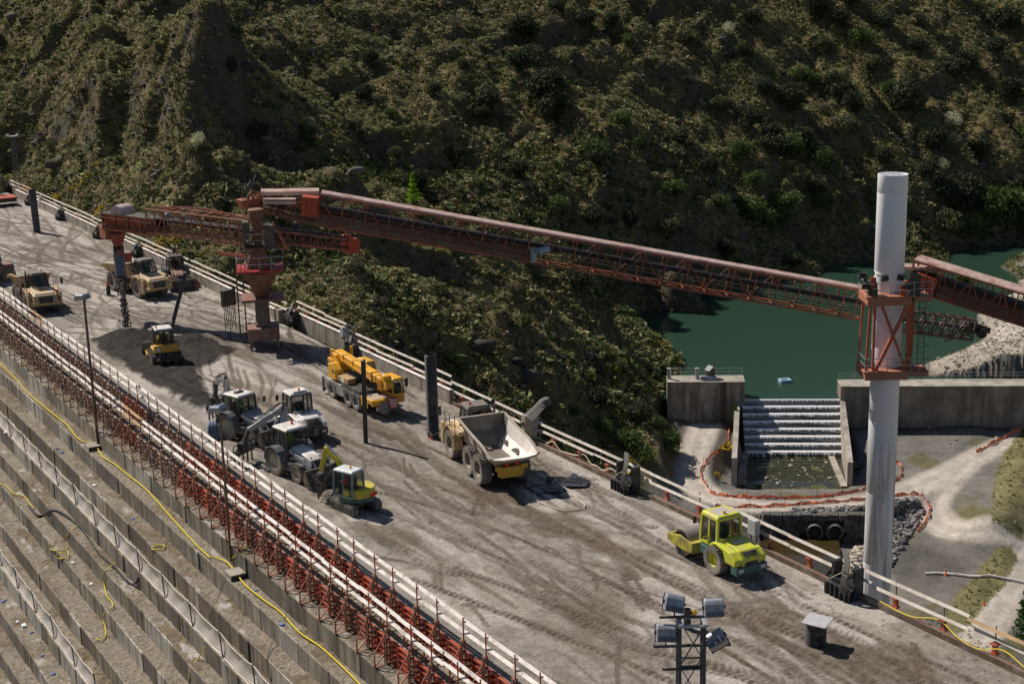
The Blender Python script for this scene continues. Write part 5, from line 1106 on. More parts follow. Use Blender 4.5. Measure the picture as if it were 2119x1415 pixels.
mb.build('control_boxes', M_gmetal, t)
t, pt, L = truss('discharge_conveyor', 'solid orange head of the left boom with a white drum on top', PD(228, 470, Dm + 9.2), PD(335, 484, Dm + 6.1), 1.6, 1.25, 4, roof=False, mat=M_ora)
mb = MB()
for sb in (-1, 1): mb.add([pt(0, sb * .72, .05), pt(L, sb * .72, .05), pt(L, sb * .72, 1.2), pt(0, sb * .72, 1.2)], [(0, 1, 2, 3)])
mb.build('side_plates', M_rbox, t); mb = MB(); mb.add([pt(-.1, -.85, 1.28), pt(L, -.85, 1.28), pt(L, .85, 1.28), pt(-.1, .85, 1.28), pt(-.1, -.85, 1.34), pt(L, -.85, 1.34), pt(L, .85, 1.34), pt(-.1, .85, 1.34)], [(4, 5, 6, 7), (3, 2, 1, 0), (0, 1, 5, 4), (2, 3, 7, 6)]); mb.build('top_plate', M_dmetal, t)
mb = MB(); mb.tube(pt(1.6, -.7, 1.3), pt(1.6, .7, 1.3), .75, n=24); mb.build('head_drum', M('drum_pale', (.55, .45, .42), .5, 0, .2, 3, (.45, .08, .05), .3, 2), t, smooth=True)
mb = MB(); mb.box(-.7, -.8, -.9, .9, .8, .1); mb.build('discharge_box', M_ora, t)
cp = PD(243, 490, Dm + 9); chx, chy = cp.x, cp.y
t = thing('drop_chute', 'red hopper with a grey blue drop chute hanging from the left boom', 'chute', (chx, chy, 0))
z1, z2, z3, z4 = [zat(chx, chy, v) for v in (480, 505, 518, 569)]
mb = MB(); mb.lathe([(.66, z1), (.72, z1 - .1), (.42, z2), (.4, z2 - .15)], n=16); mb.box(-.25, -.75, z2 - .9, .15, -.4, z2 - .35); mb.build('hopper', M('hopper_red', (.36, .06, .05), .5, 0, .3, 2, (.12, .08, .07), .4, 1.5), t, smooth=True)
mb = MB(); mb.lathe([(.45, z2 - .2), (.45, z3 - .1)], n=16); mb.build('coupling', M_black, t, smooth=True)
mb = MB(); mb.lathe([(.42, z3), (.48, z3 - .6), (.43, z4 + .5), (.5, z4), (.42, z4 + .1)], n=16); mb.build('sleeve', M('sleeve_blue', (.1, .13, .18), .5, 0, .35, 2.5), t, smooth=True)
mb = MB(); mb.box(.5, -.1, z4 + 1.0, 1.0, .4, z4 + 1.75); mb.build('red_can', M_rbox, t)
# falling concrete
mb = MB(); g = random.Random(6); hz = deck_h(hp.x, hp.y)
top_ = Vector((chx, chy, z4)); bot_ = Vector((hp.x, hp.y, hz + .1)); N_ = 420
for k in range(N_):
    q = k / N_; c_ = top_.lerp(bot_, q) + Vector((g.gauss(0, .13), g.gauss(0, .13), 0)); s_ = g.uniform(.03, .10) * (1.2 if q < .3 else 1)
    mb.add([c_ + Vector((s_, 0, 0)), c_ + Vector((-s_, s_, 0)), c_ + Vector((-s_, -s_, 0)), c_ + Vector((0, 0, s_ * 1.8)), c_ - Vector((0, 0, s_ * 1.8))], [(0, 1, 3), (1, 2, 3), (2, 0, 3), (1, 0, 4), (2, 1, 4), (0, 2, 4)])
mb.tube(top_, top_.lerp(bot_, .5), .14, .07, 7); o = mb.build('falling_mix', M('fresh_mix', (.05, .042, .036), .9, 0, .3)); tag(o, 'dark stream of concrete mix falling from the chute onto the heap', 'concrete mix', kind='stuff')
t, pt, L = truss('counter_boom', 'short dark orange counter boom pointing right from the mast', PD(560, 498, Dm), PD(718, 516, Dm + 1.5), 1.3, .9, 10, roof=False, mat=M_ora)
mb = MB(); e = pt(L, 0, .35); mb.tube(pt(L - .1, -.7, .55), pt(L - .1, .7, .55), .62, n=18); mb.box(e.x - .3, e.y - .8, e.z - .6, e.x + .7, e.y + .8, e.z + .5); mb.build('head_drum', M_rbox, t)
mb = MB(); mb.add([pt(0, -.7, .95), pt(L, -.7, .95), pt(L, .7, .95), pt(0, .7, .95), pt(0, -.7, 1.02), pt(L, -.7, 1.02), pt(L, .7, 1.02), pt(0, .7, 1.02)], [(4, 5, 6, 7), (3, 2, 1, 0), (0, 1, 5, 4), (2, 3, 7, 6)]); mb.build('top_plate', M_belt, t)
# pillar
DP = 122.0; pb_ = PD(1813, 1240, DP); PX, PY = pb_.x, pb_.y; gz_ = ground(PX, PY); pzt = zat(PX, PY, 360)
pil = thing('steel_pillar', 'tall white painted steel pillar rising from the valley floor', 'pillar', (PX, PY, gz_ - .5)); PH = pzt - gz_ + .5; PR = 1.14
mt, n, l, b = _new('pillar_paint')
tc = n.new('ShaderNodeTexCoord'); mp = n.new('ShaderNodeMapping'); mp.inputs['Scale'].default_value = (1, 1, .06); l.new(tc.outputs['Object'], mp.inputs[0])
no = n.new('ShaderNodeTexNoise'); no.inputs['Scale'].default_value = 1.6; no.inputs['Detail'].default_value = 8; no.inputs['Roughness'].default_value = .65; l.new(mp.outputs[0], no.inputs['Vector'])
cr = n.new('ShaderNodeValToRGB'); cr.color_ramp.elements[0].position = .28; cr.color_ramp.elements[0].color = (.26, .225, .20, 1); cr.color_ramp.elements[1].position = .5; cr.color_ramp.elements[1].color = (.93, .92, .93, 1)
sp = n.new('ShaderNodeSeparateXYZ'); l.new(tc.outputs['Object'], sp.inputs[0]); hz_ = n.new('ShaderNodeMapRange'); hz_.inputs[1].default_value = 18; hz_.inputs[2].default_value = 30; hz_.inputs[3].default_value = -.07; hz_.inputs[4].default_value = .2; l.new(sp.outputs[2], hz_.inputs[0])
ad = n.new('ShaderNodeMath'); l.new(no.outputs[0], ad.inputs[0]); l.new(hz_.outputs[0], ad.inputs[1]); l.new(ad.outputs[0], cr.inputs[0]); l.new(cr.outputs[0], b.inputs['Base Color']); b.inputs['Roughness'].default_value = .42; b.inputs['Metallic'].default_value = .05
M_pil = mt
mb = MB(); prof = [(PR, 0)]; z = 0
while z < PH - .3: z2 = min(z + 6.1, PH); prof += [(PR, z2 - .03), (PR - .015, z2 - .02), (PR, z2)]; z = z2
prof += [(PR - .06, PH), (PR - .06, PH - 2)]
mb.lathe(prof, n=48); mb.build('tube', M_pil, pil, smooth=True)
def zp(py): return zat(PX, PY, py) - (gz_ - .5)
for (py, nm, lab) in ((612, 'platform', 'upper orange platform carrying the conveyors'), (764, 'platform', 'lower orange platform with a handrail')):
    zc = zp(py); mb = MB(); A_ = math.radians(-31); mb.x = Matrix.Rotation(A_, 4, 'Z')
    mb.box(-2.1, -2.1, zc - .3, 1.3, 1.0, zc + .35); mb.box(1.3, -1.9, zc - .1, 2.9, .2, zc + .3); mb.box(-2.25, -2.2, zc + .35, 1.5, -1.25, zc + .42)
    o = mb.build('platform', M_oral, pil, bevel=.02); o['label'] = lab
    mb = MB(); mb.x = Matrix.Rotation(A_, 4, 'Z')
    for hh in (.55, 1.1):
        mb.bar((-2.15, -2.15, zc + .35 + hh), (1.4, -2.15, zc + .35 + hh), .05); mb.bar((-2.15, -2.15, zc + .35 + hh), (-2.15, 1, zc + .35 + hh), .05); mb.bar((1.4, -1.9, zc + .35 + hh), (2.9, -1.9, zc + .35 + hh), .04)
    for q in (-2.15, -.4, 1.4): mb.bar((q, -2.15, zc + .3), (q, -2.15, zc + 1.5), .05)
    for q in (2.1, 2.9): mb.bar((q, -1.9, zc + .3), (q, -1.9, zc + 1.5), .04)
    mb.build('handrail', M_gmetal, o)
za, zb_ = zp(764) + .4, zp(612) - .3; mb = MB(); mb.x = Matrix.Rotation(math.radians(-31), 4, 'Z')
for q in (-2.0, -1.45, 1.15): mb.bar((q, -1.75, za), (q if q != -2.0 else -1.8, -1.75, zb_), .17)
mb.bar((-2.0, .6, za), (-1.8, .6, zb_), .15); mb.bar((1.15, .6, za), (1.15, .6, zb_), .15)
mb.bar((-1.25, -1.8, za), (1.1, -1.8, zb_), .24); mb.bar((1.1, -1.86, za), (-.95, -1.86, zb_), .2); mb.box(1.35, -1.1, za, 1.8, -.6, zb_); mb.build('brace_frame', M('frame_orange', (.5, .11, .05), .5, .1, .25, 2, (.3, .12, .08), .4, 1.5), pil)
mb = MB(); mb.x = Matrix.Rotation(math.radians(-31), 4, 'Z'); k = zp(790)
for q in (2.0, 2.5): mb.bar((q, -1.7, zp(764)), (q, -1.7, zp(545)), .05)
while k < zp(545): mb.bar((2.0, -1.7, k), (2.5, -1.7, k), .04); k += .4
for k in range(9): z = za + k * 1.0; mb.bar((1.9, -2.3, z), (2.7, -2.3, z), .03); mb.bar((1.9, -2.3, z), (1.9, -1.7, z), .03); mb.bar((2.7, -2.3, z), (2.7, -1.7, z), .03)
mb.build('ladder', M_dmetal, pil)
ztop = zp(612) + .4; g = random.Random(12)
for (ax, ay, az) in ((-2.35, -2.2, .9), (-1.7, -2.3, .5), (-.9, -2.25, 1.5), (.3, -2.25, 1.55), (.9, -2.2, .8), (-2.4, -1.4, 1.6)):
    mb = MB(); mb.x = Matrix.Rotation(math.radians(-31), 4, 'Z') @ Matrix.Translation((ax, ay, ztop + az)) @ Matrix.Rotation(.4, 4, 'X') @ Matrix.Rotation(g.uniform(-.5, .5), 4, 'Z'); mb.box(-.28, -.1, -.24, .28, .12, .24, .04, .02); mb.box(-.24, -.14, -.2, .24, -.1, .2); mb.build('work_lamp', M_black, pil)
mb = MB(); mb.x = Matrix.Rotation(math.radians(-31), 4, 'Z')
for k in range(24): a = Vector((g.choice([g.uniform(-2.3, -1.3), g.uniform(1.2, 2.6)]), g.uniform(-2, -.6), ztop + g.uniform(0, 1.7))); mb.bar(a, a + Vector((g.uniform(-.5, .5), g.uniform(-.3, .3), g.uniform(-.7, .7))), g.uniform(.06, .16))
mb.box(-2.0, -1.9, ztop, -1.35, -1.2, ztop + 1.1); mb.box(1.4, -1.8, ztop, 2.0, -1.2, ztop + 1.6); mb.build('machinery', M_dmetal, pil)
mb = MB(); mb.x = Matrix.Rotation(math.radians(-31), 4, 'Z'); mb.box(-1.9, -2.0, ztop + .1, -1.5, -1.85, ztop + 1.5); mb.box(.4, -1.95, ztop, .8, -1.8, ztop + .8); mb.build('red_panels', M_rbox, pil)
# main conveyor, pillar to mast
A = PD(1775, 657, DP - 1.5); Bp = PD(655, 462, Dm + 1.5)
t, pt, L = truss('main_conveyor', 'long roofed rust red conveyor bridge sloping from the mast down to the pillar', A, Bp, 1.7, 2.35, 24, solid=0)
mb = MB(); a0, a1 = L * .62, L
for sb in (-1, 1): mb.add([pt(a0, sb * .8, .1), pt(a1, sb * .8, .1), pt(a1, sb * .8, .95), pt(a0, sb * .8, .95), pt(a0, sb * .78, .1), pt(a1, sb * .78, .1), pt(a1, sb * .78, .95), pt(a0, sb * .78, .95)], [(0, 1, 2, 3), (7, 6, 5, 4), (3, 2, 6, 7)])
mb.build('web_plate', M_rust, t); mb = MB(); c_ = pt(L * .6, -1.0 , 1.15); mb.tube(c_ - Vector((.6, .3, 0)), c_ + Vector((.4, -.2, .1)), .28, n=12); mb.box(c_.x - .9, c_.y + .1, c_.z - .9, c_.x - .5, c_.y + .4, c_.z + .2); mb.build('motor', M('motor_blue', (.3, .38, .45), .4, .2, .2), t)
# its upper end above the mast
t, pt, L = truss('transfer_conveyor', 'orange head section of the main conveyor above the mast', PD(655, 462, Dm + 1.4), PD(512, 428, Dm + .5), 1.7, 1.1, 5, roof=False, mat=M_ora)
mb = MB(); c0, c1 = PD(540, 398, Dm + .6) - t.location, PD(660, 396, Dm + 1.2) - t.location; dd = (c1 - c0).normalized(); ss = dd.cross(Vector((0, 0, 1))).normalized()
mb.bar(c0, c1, 1.7, .3); mb.build('roof', M_roof, t); mb = MB(); c2, c3 = PD(545, 412, Dm - .6) - t.location, PD(612, 412, Dm - .4) - t.location; mb.bar(c2, c3, .8, .1); mb.bar(c2 - Vector((0, 0, .25)), c3 - Vector((0, 0, .25)), .5, .25); mb.build('side_roof', M_roof, t)
mb = MB()
for q in (0, .35, .7, 1): a = c0.lerp(c1, q); mb.bar(a - Vector((0, 0, 2.0)), a, .12); 
mb.bar(c0 - Vector((0, 0, 1.8)), c1, .12); mb.bar(c0.lerp(c1, .5) - Vector((0, 0, 1.6)), c1, .12); e = PD(512, 415, Dm) - t.location; mb.hexa([e + Vector(v) for v in ((-.5, -.6, -.6), (1.0, -.6, -.9), (1.0, .6, -.9), (-.5, .6, -.6), (-.7, -.6, .1), (1.0, -.6, .2), (1.0, .6, .2), (-.7, .6, .1))]); mb.build('head_frame', M_ora, t)
mb = MB(); g = random.Random(4)
for k in range(16): a = e + Vector((g.uniform(-.4, 1.3), g.uniform(-.6, .6), g.uniform(.1, 1.4))); mb.bar(a, a + Vector((g.uniform(-.5, .5), 0, g.uniform(-.6, .6))), .08)
for hh in (.7, 1.2): mb.bar(e + Vector((-.6, -.6, hh)), e + Vector((.9, -.6, hh)), .05); mb.bar(e + Vector((-.6, .6, hh)), e + Vector((.9, .6, hh)), .05)
for q in (-.6, .15, .9): mb.bar(e + Vector((q, -.6, 0)), e + Vector((q, -.6, 1.2)), .05)
mb.build('machinery', M_dmetal, t); mb = MB(); c_ = PD(642, 426, Dm - .2) - t.location; X_ = Matrix.Translation(c_) @ Matrix.Rotation(math.radians(-31), 4, 'Z') @ Matrix.Rotation(.12, 4, 'Y'); mb.x = X_; mb.box(-.62, -.7, -.75, .62, .5, .75)
for q in (-.62, -.2, .2, .58): mb.box(q, -.74, -.75, q + .05, -.7, .75)
mb.build('red_box', M_rbox, t, bevel=.03)
# tail below the pillar and the incoming conveyor on the right
t, pt, L = truss('tail_conveyor', 'dark conveyor tail sticking out right of the pillar', PD(1850, 682, DP), PD(2000, 700, DP + 3), 1.4, 1.7, 7, roof=False, mat=M('tail_dark', (.13, .075, .055), .6, .2, .3, 2))
mb = MB(); a, c_ = PD(1995, 668, DP + 3) - t.location, PD(2040, 682, DP + 4) - t.location; mb.bar(a, c_, 1.2, .5); mb.tube(c_ + Vector((-1.4, -.8, 0)), c_ + Vector((-.2, .6, 0)), .42, n=16); mb.bar(PD(1955, 705, DP + 2) - t.location, PD(2035, 682, DP + 4) - t.location, .12); mb.build('tail_drum', M_belt, t)
A = PD(1885, 594, DP + 1); Bp = PD(2330, 735, DP - 8)
t, pt, L = truss('feed_conveyor', 'roofed orange conveyor bridge coming in from the right edge to the pillar', Bp, A, 1.8, 2.5, 14, solid=.9)
mb = MB(); c0, c1 = PD(1858, 550, DP + .2) - t.location, PD(1945, 556, DP + .6) - t.location; mb.bar(c0, c1, 1.7, .25); mb.build('head_roof', M_roof, t)
mb = MB(); c_ = PD(1912, 590, DP - 1) - t.location; mb.x = Matrix.Translation(c_) @ Matrix.Rotation(math.radians(-31), 4, 'Z') @ Matrix.Rotation(.35, 4, 'Y'); mb.box(-.75, -.6, -.8, .75, .6, .8); mb.build('red_box', M_rbox, t, bevel=.03)
mb = MB(); mb.bar(PD(1870, 585, DP) - t.location, PD(1940, 562, DP + .6) - t.location, .2); mb.bar(PD(1870, 605, DP) - t.location, PD(1890, 600, DP + .6) - t.location, .5); mb.bar(PD(1900, 560, DP) - t.location, PD(1901, 522, DP) - t.location, .14); mb.build('head_frame', M_ora, t)
# far lattice mast at the left edge
p = PD(38, 388, 190); p.z = min(p.z, 2.0); zt = zat(p.x, p.y, 283); t = thing('lattice_mast', 'slender grey lattice mast in front of the dark cliff at the far left', 'mast', tuple(p)); h = zt - p.z; mb = MB()
for sx_ in (-.24, .24):
    for sy_ in (-.24, .24): mb.bar((sx_ * 1.3, sy_ * 1.3, 0), (sx_, sy_, h), .06)
k = 0; z = 0
while z < h:
    for sy_ in (-.26, .26): mb.bar((-.26, sy_, z), (.26, sy_, min(z + 1, h)), .04); mb.bar((.26, sy_, z), (-.26, sy_, z), .04)
    z += 1.05
mb.build('lattice', M_lat, t); mb = MB(); mb.box(-.7, -.4, h, .6, .4, h + .1); mb.box(-.8, -.3, h + .05, -.5, .3, h + .3); mb.box(.45, -.3, h + .05, .7, .3, h + .3); mb.build('head_platform', M_gmetal, t)
# ================================================================== VEHICLES (local frame: +x forward, +y left)
M_glass, n, l, b = _new('cab_glass')
b.inputs['Base Color'].default_value = (.02, .035, .03, 1); b.inputs['Roughness'].default_value = .04; b.inputs['Alpha'].default_value = .5; MATS['cab_glass'] = M_glass
DUST = (.30, .25, .19)
M_tyre = M('tyre', (.045, .042, .04), .9, 0, .3, 5, (.27, .235, .195), .85, 1.6)
M_rimd = M('rim_dusty', (.2, .17, .13), .7, .1, .2, 4, DUST, .5, 3)
M_adt = M('adt_yellow', (.56, .37, .16), .5, 0, .12, 2, (.40, .32, .22), .5, 1.2)
M_adtl = M('adt_cream', (.68, .50, .30), .42, 0, .1, 2, (.5, .4, .28), .4, 1.2)
M_dusty = M('dump_body_dust', (.36, .30, .23), .85, 0, .2, 1.5, (.46, .40, .33), .5, 1.0)
M_inner = M('body_inner', (.20, .175, .15), .6, .2, .25, 1.2, (.09, .075, .06), .5, .7)
M_wornlit = M('worn_lit_steel', (.82, .76, .70), .45, .1, .1, 1.5, (.6, .52, .44), .3, 1.5)
M_adtroof = M('cab_roof_dust', (.17, .145, .12), .8, 0, .25, 3)
M_und = M('underbody', (.05, .042, .035), .8, 0, .3, 3, (.16, .12, .08), .4, 2)
M_yel = M('machine_yellow', (.62, .36, .03), .45, 0, .12, 2, (.35, .25, .12), .35, 1.5)
M_lime = M('lime_yellow', (.58, .60, .025), .42, 0, .1, 2, (.48, .43, .18), .42, 2.2)
M_limer = M('lime_scraped', (.55, .50, .04), .6, 0, .2, 3, (.20, .13, .08), .62, 2.2)
M_teal = M('teal_green', (.035, .115, .11), .45, 0, .15, 3, (.2, .2, .17), .25, 2)
M_drum = M('drum_steel', (.36, .31, .26), .45, .4, .15, 2, (.25, .2, .16), .4, 1)
M_wh = M('machine_white', (.74, .70, .66), .42, 0, .1, 2, (.45, .38, .31), .42, 1.3)
M_grey = M('machine_grey', (.38, .38, .37), .5, .1, .15, 2, (.3, .26, .2), .4, 1.5)
M_blk = M('machine_black', (.03, .03, .032), .5, 0, .3, 4, (.17, .14, .11), .4, 2)
M_cyel = M('crane_yellow', (.82, .40, .012), .42, 0, .1, 2, (.5, .3, .1), .38, 1.5)
M_cgry = M('crane_grey', (.36, .35, .34), .55, .1, .2, 2, (.2, .17, .14), .5, 1.5)
M_chrome = M('chrome', (.7, .7, .7), .2, .9, .05, 2)
M_rlt = M('red_lens', (.75, .03, .02), .3, 0, .05); M_olt = M('amber_lens', (.95, .33, .03), .3, 0, .05)
M_cream = M('cream_rim', (.55, .49, .36), .6, 0, .15, 3, DUST, .4, 2)
def wheel(p, x, y, r, w, side, rim=None, lugs=22, rr=.52, tread='bar'):
    """tyre (with lugs) and its rim; side +1: outer face towards +y"""
    mb = MB(); pr = [(r * rr, -w * .42), (r * .78, -w * .5), (r * .95, -w * .5), (r * .985, -w * .38), (r * .985, w * .38), (r * .95, w * .5), (r * .78, w * .5), (r * rr, w * .42), (r * rr, -w * .42)]
    mb.lathe(pr, axis='y', n=28, cap=False)
    for k in range(lugs):
        a = 2 * PI * k / lugs
        for sgn in (-1, 1):
            a2 = a + (PI / lugs if sgn > 0 else 0); da = .5 * 2 * PI / lugs * .5
            def q(rad, an, yy): return (rad * math.cos(an), yy, rad * math.sin(an))
            sk = .35 * 2 * PI / lugs if tread == 'bar' else 0
            y0, y1 = (0.02 * sgn * w, .5 * w * sgn); R2 = r * 1.035; R1 = r * .95
            mb.hexa([q(R1, a2 - da + sk, y0), q(R1, a2 + da + sk, y0), q(R1, a2 + da - sk, y1), q(R1, a2 - da - sk, y1), q(R2, a2 - da * .8 + sk, y0), q(R2, a2 + da * .8 + sk, y0), q(R2 * .985, a2 + da * .8 - sk, y1), q(R2 * .985, a2 - da * .8 - sk, y1)])
    o = mb.build('wheel', M_tyre, p, smooth=True, loc=(x, y, r))
    mb = MB(); s = side
    mb.lathe([(.02, s * w * .18), (r * .2, s * w * .2), (r * .22, s * w * .1), (r * .42, s * w * .05), (r * rr, s * w * .38), (r * rr * 1.04, s * w * .44), (r * rr * 1.0, s * w * .2), (r * rr * .98, -s * w * .4), (.02, -s * w * .4)], axis='y', n=24)
    for k in range(8): a = 2 * PI * k / 8; mb.tube((r * .3 * math.cos(a), s * w * .05, r * .3 * math.sin(a)), (r * .3 * math.cos(a), s * w * .12, r * .3 * math.sin(a)), r * .03, n=6)
    mb.build('rim', rim or M_rimd, o, smooth=True); return o
def cab(p, x0, x1, y0, y1, z0, z1, frame, roof, roofmat, tx=.08, post=.07, slope_front=.0, slope_back=0, glassx=True, low=.0):
    """glazed cab: posts, panes, roof, seat"""
    b_ = [(x0, y0), (x1, y0), (x1, y1), (x0, y1)]; t_ = [(x0 + slope_back, y0 + tx), (x1 - slope_front, y0 + tx), (x1 - slope_front, y1 - tx), (x0 + slope_back, y1 - tx)]
    mb = MB(); zl = z0 + low
    for (a, c_) in zip(b_, t_): mb.bar((*a, z0), (*c_, z1), post, post)
    for k in range(4):
        a, c_ = b_[k], b_[(k + 1) % 4]; mb.bar((*a, z0), (*c_, z0), post); a, c_ = t_[k], t_[(k + 1) % 4]; mb.bar((*a, z1), (*c_, z1), post)
    for (k, q) in ((0, .5), (2, .5)):
        a = Vector((*b_[k], z0)).lerp(Vector((*b_[(k + 1) % 4], z0)), q); c_ = Vector((*t_[k], z1)).lerp(Vector((*t_[(k + 1) % 4], z1)), q); mb.bar(a, c_, post * .8)
    if low: mb.box(x0, y0, z0, x1, y1, zl)
    mb.build('cab_frame', frame, p)
    mb = MB()
    for k in range(4):
        a, c_, d_, e_ = Vector((*b_[k], z0)), Vector((*b_[(k + 1) % 4], z0)), Vector((*t_[(k + 1) % 4], z1)), Vector((*t_[k], z1))
        mb.quad(a.lerp(e_, .03), c_.lerp(d_, .03), d_, e_)
    mb.build('window', M_glass, p)
    mb = MB(); mb.hexa([(x0 + slope_back - .06, y0 + tx - .06, z1 + .02), (x1 - slope_front + .1, y0 + tx - .06, z1 + .02), (x1 - slope_front + .1, y1 - tx + .06, z1 + .02), (x0 + slope_back - .06, y1 - tx + .06, z1 + .02), (x0 + slope_back + .02, y0 + tx + .04, z1 + .02 + roof), (x1 - slope_front - .02, y0 + tx + .04, z1 + .02 + roof), (x1 - slope_front - .02, y1 - tx - .04, z1 + .02 + roof), (x0 + slope_back + .02, y1 - tx - .04, z1 + .02 + roof)])
    mb.build('roof', roofmat, p, bevel=.05)
    mb = MB(); cx_, cy_ = (x0 + x1) / 2 - .1, (y0 + y1) / 2; mb.box(cx_ - .25, cy_ - .25, z0, cx_ + .25, cy_ + .25, z0 + .45); mb.box(cx_ - .32, cy_ - .25, z0 + .4, cx_ - .2, cy_ + .25, z0 + 1.0); mb.box(x1 - slope_front * .5 - .35, cy_ - .3, z0, x1 - slope_front * .5 - .15, cy_ + .3, z0 + .7)
    mb.build('seat', M_blk, p)
def beacon(p, x, y, z, mat, r=.07, h=.16):
    mb = MB(); mb.lathe([(r * 1.1, 0), (r, .03), (r * .9, h), (.01, h * 1.1)], n=12, c=(x, y, z)); mb.build('beacon', mat, p, smooth=True)
def driver(x, y, z, rz, vest, helmet, label):
    """seated figure, one continuous skinned body; helmet is its own part"""
    me = bpy.data.meshes.new('person'); V = [(0, 0, 0), (0.02, 0, .25), (0.03, 0, .48), (.04, 0, .60), (.05, 0, .72), (.42, .1, .05), (.44, .1, -.38), (.54, .1, -.42), (.42, -.1, .05), (.44, -.1, -.38), (.54, -.1, -.42), (0.02, .2, .47), (.1, .26, .25), (.33, .2, .2), (.42, .16, .24), (0.02, -.2, .47), (.1, -.26, .25), (.33, -.2, .2), (.42, -.16, .24)]
    E_ = [(0, 1), (1, 2), (2, 3), (3, 4), (0, 5), (5, 6), (6, 7), (0, 8), (8, 9), (9, 10), (2, 11), (11, 12), (12, 13), (13, 14), (2, 15), (15, 16), (16, 17), (17, 18)]
    R_ = [.15, .15, .15, .065, .105, .085, .055, .05, .085, .055, .05, .075, .055, .04, .045, .075, .055, .04, .045]
    me.from_pydata(V, E_, []); o = bpy.data.objects.new('person', me); COL.objects.link(o); md = o.modifiers.new('skin', 'SKIN')
    for i, r_ in enumerate(R_): me.skin_vertices[0].data[i].radius = (r_, r_)
    me.skin_vertices[0].data[0].use_root = True; o.modifiers.new('sub', 'SUBSURF').levels = 1; md2 = o.modifiers['sub']; md2.render_levels = 1
    me.materials.append(vest); o.location = (x, y, z); o.rotation_euler.z = rz; tag(o, label, 'person')
    mb = MB(); mb.lathe([(.13, 0), (.16, .0), (.12, .05), (.1, .12), (.0, .15)], n=12, c=(.05, 0, .76)); mb.build('helmet', helmet, o, smooth=True); return o
M_vesto = M('orange_vest', (.85, .14, .03), .7, 0, .2); M_vestg = M('green_vest', (.25, .6, .05), .7, 0, .2); M_helm = M('helmet_white', (.8, .8, .78), .4)
def place(t, x, y, deg, s=1.0): t.location = (x, y, .02); t.rotation_euler.z = math.radians(deg); t.scale = (s, s, s); return t
def inveh(t, lx, ly):
    a = t.rotation_euler.z; return t.location.x + lx * math.cos(a) - ly * math.sin(a), t.location.y + lx * math.sin(a) + ly * math.cos(a), a
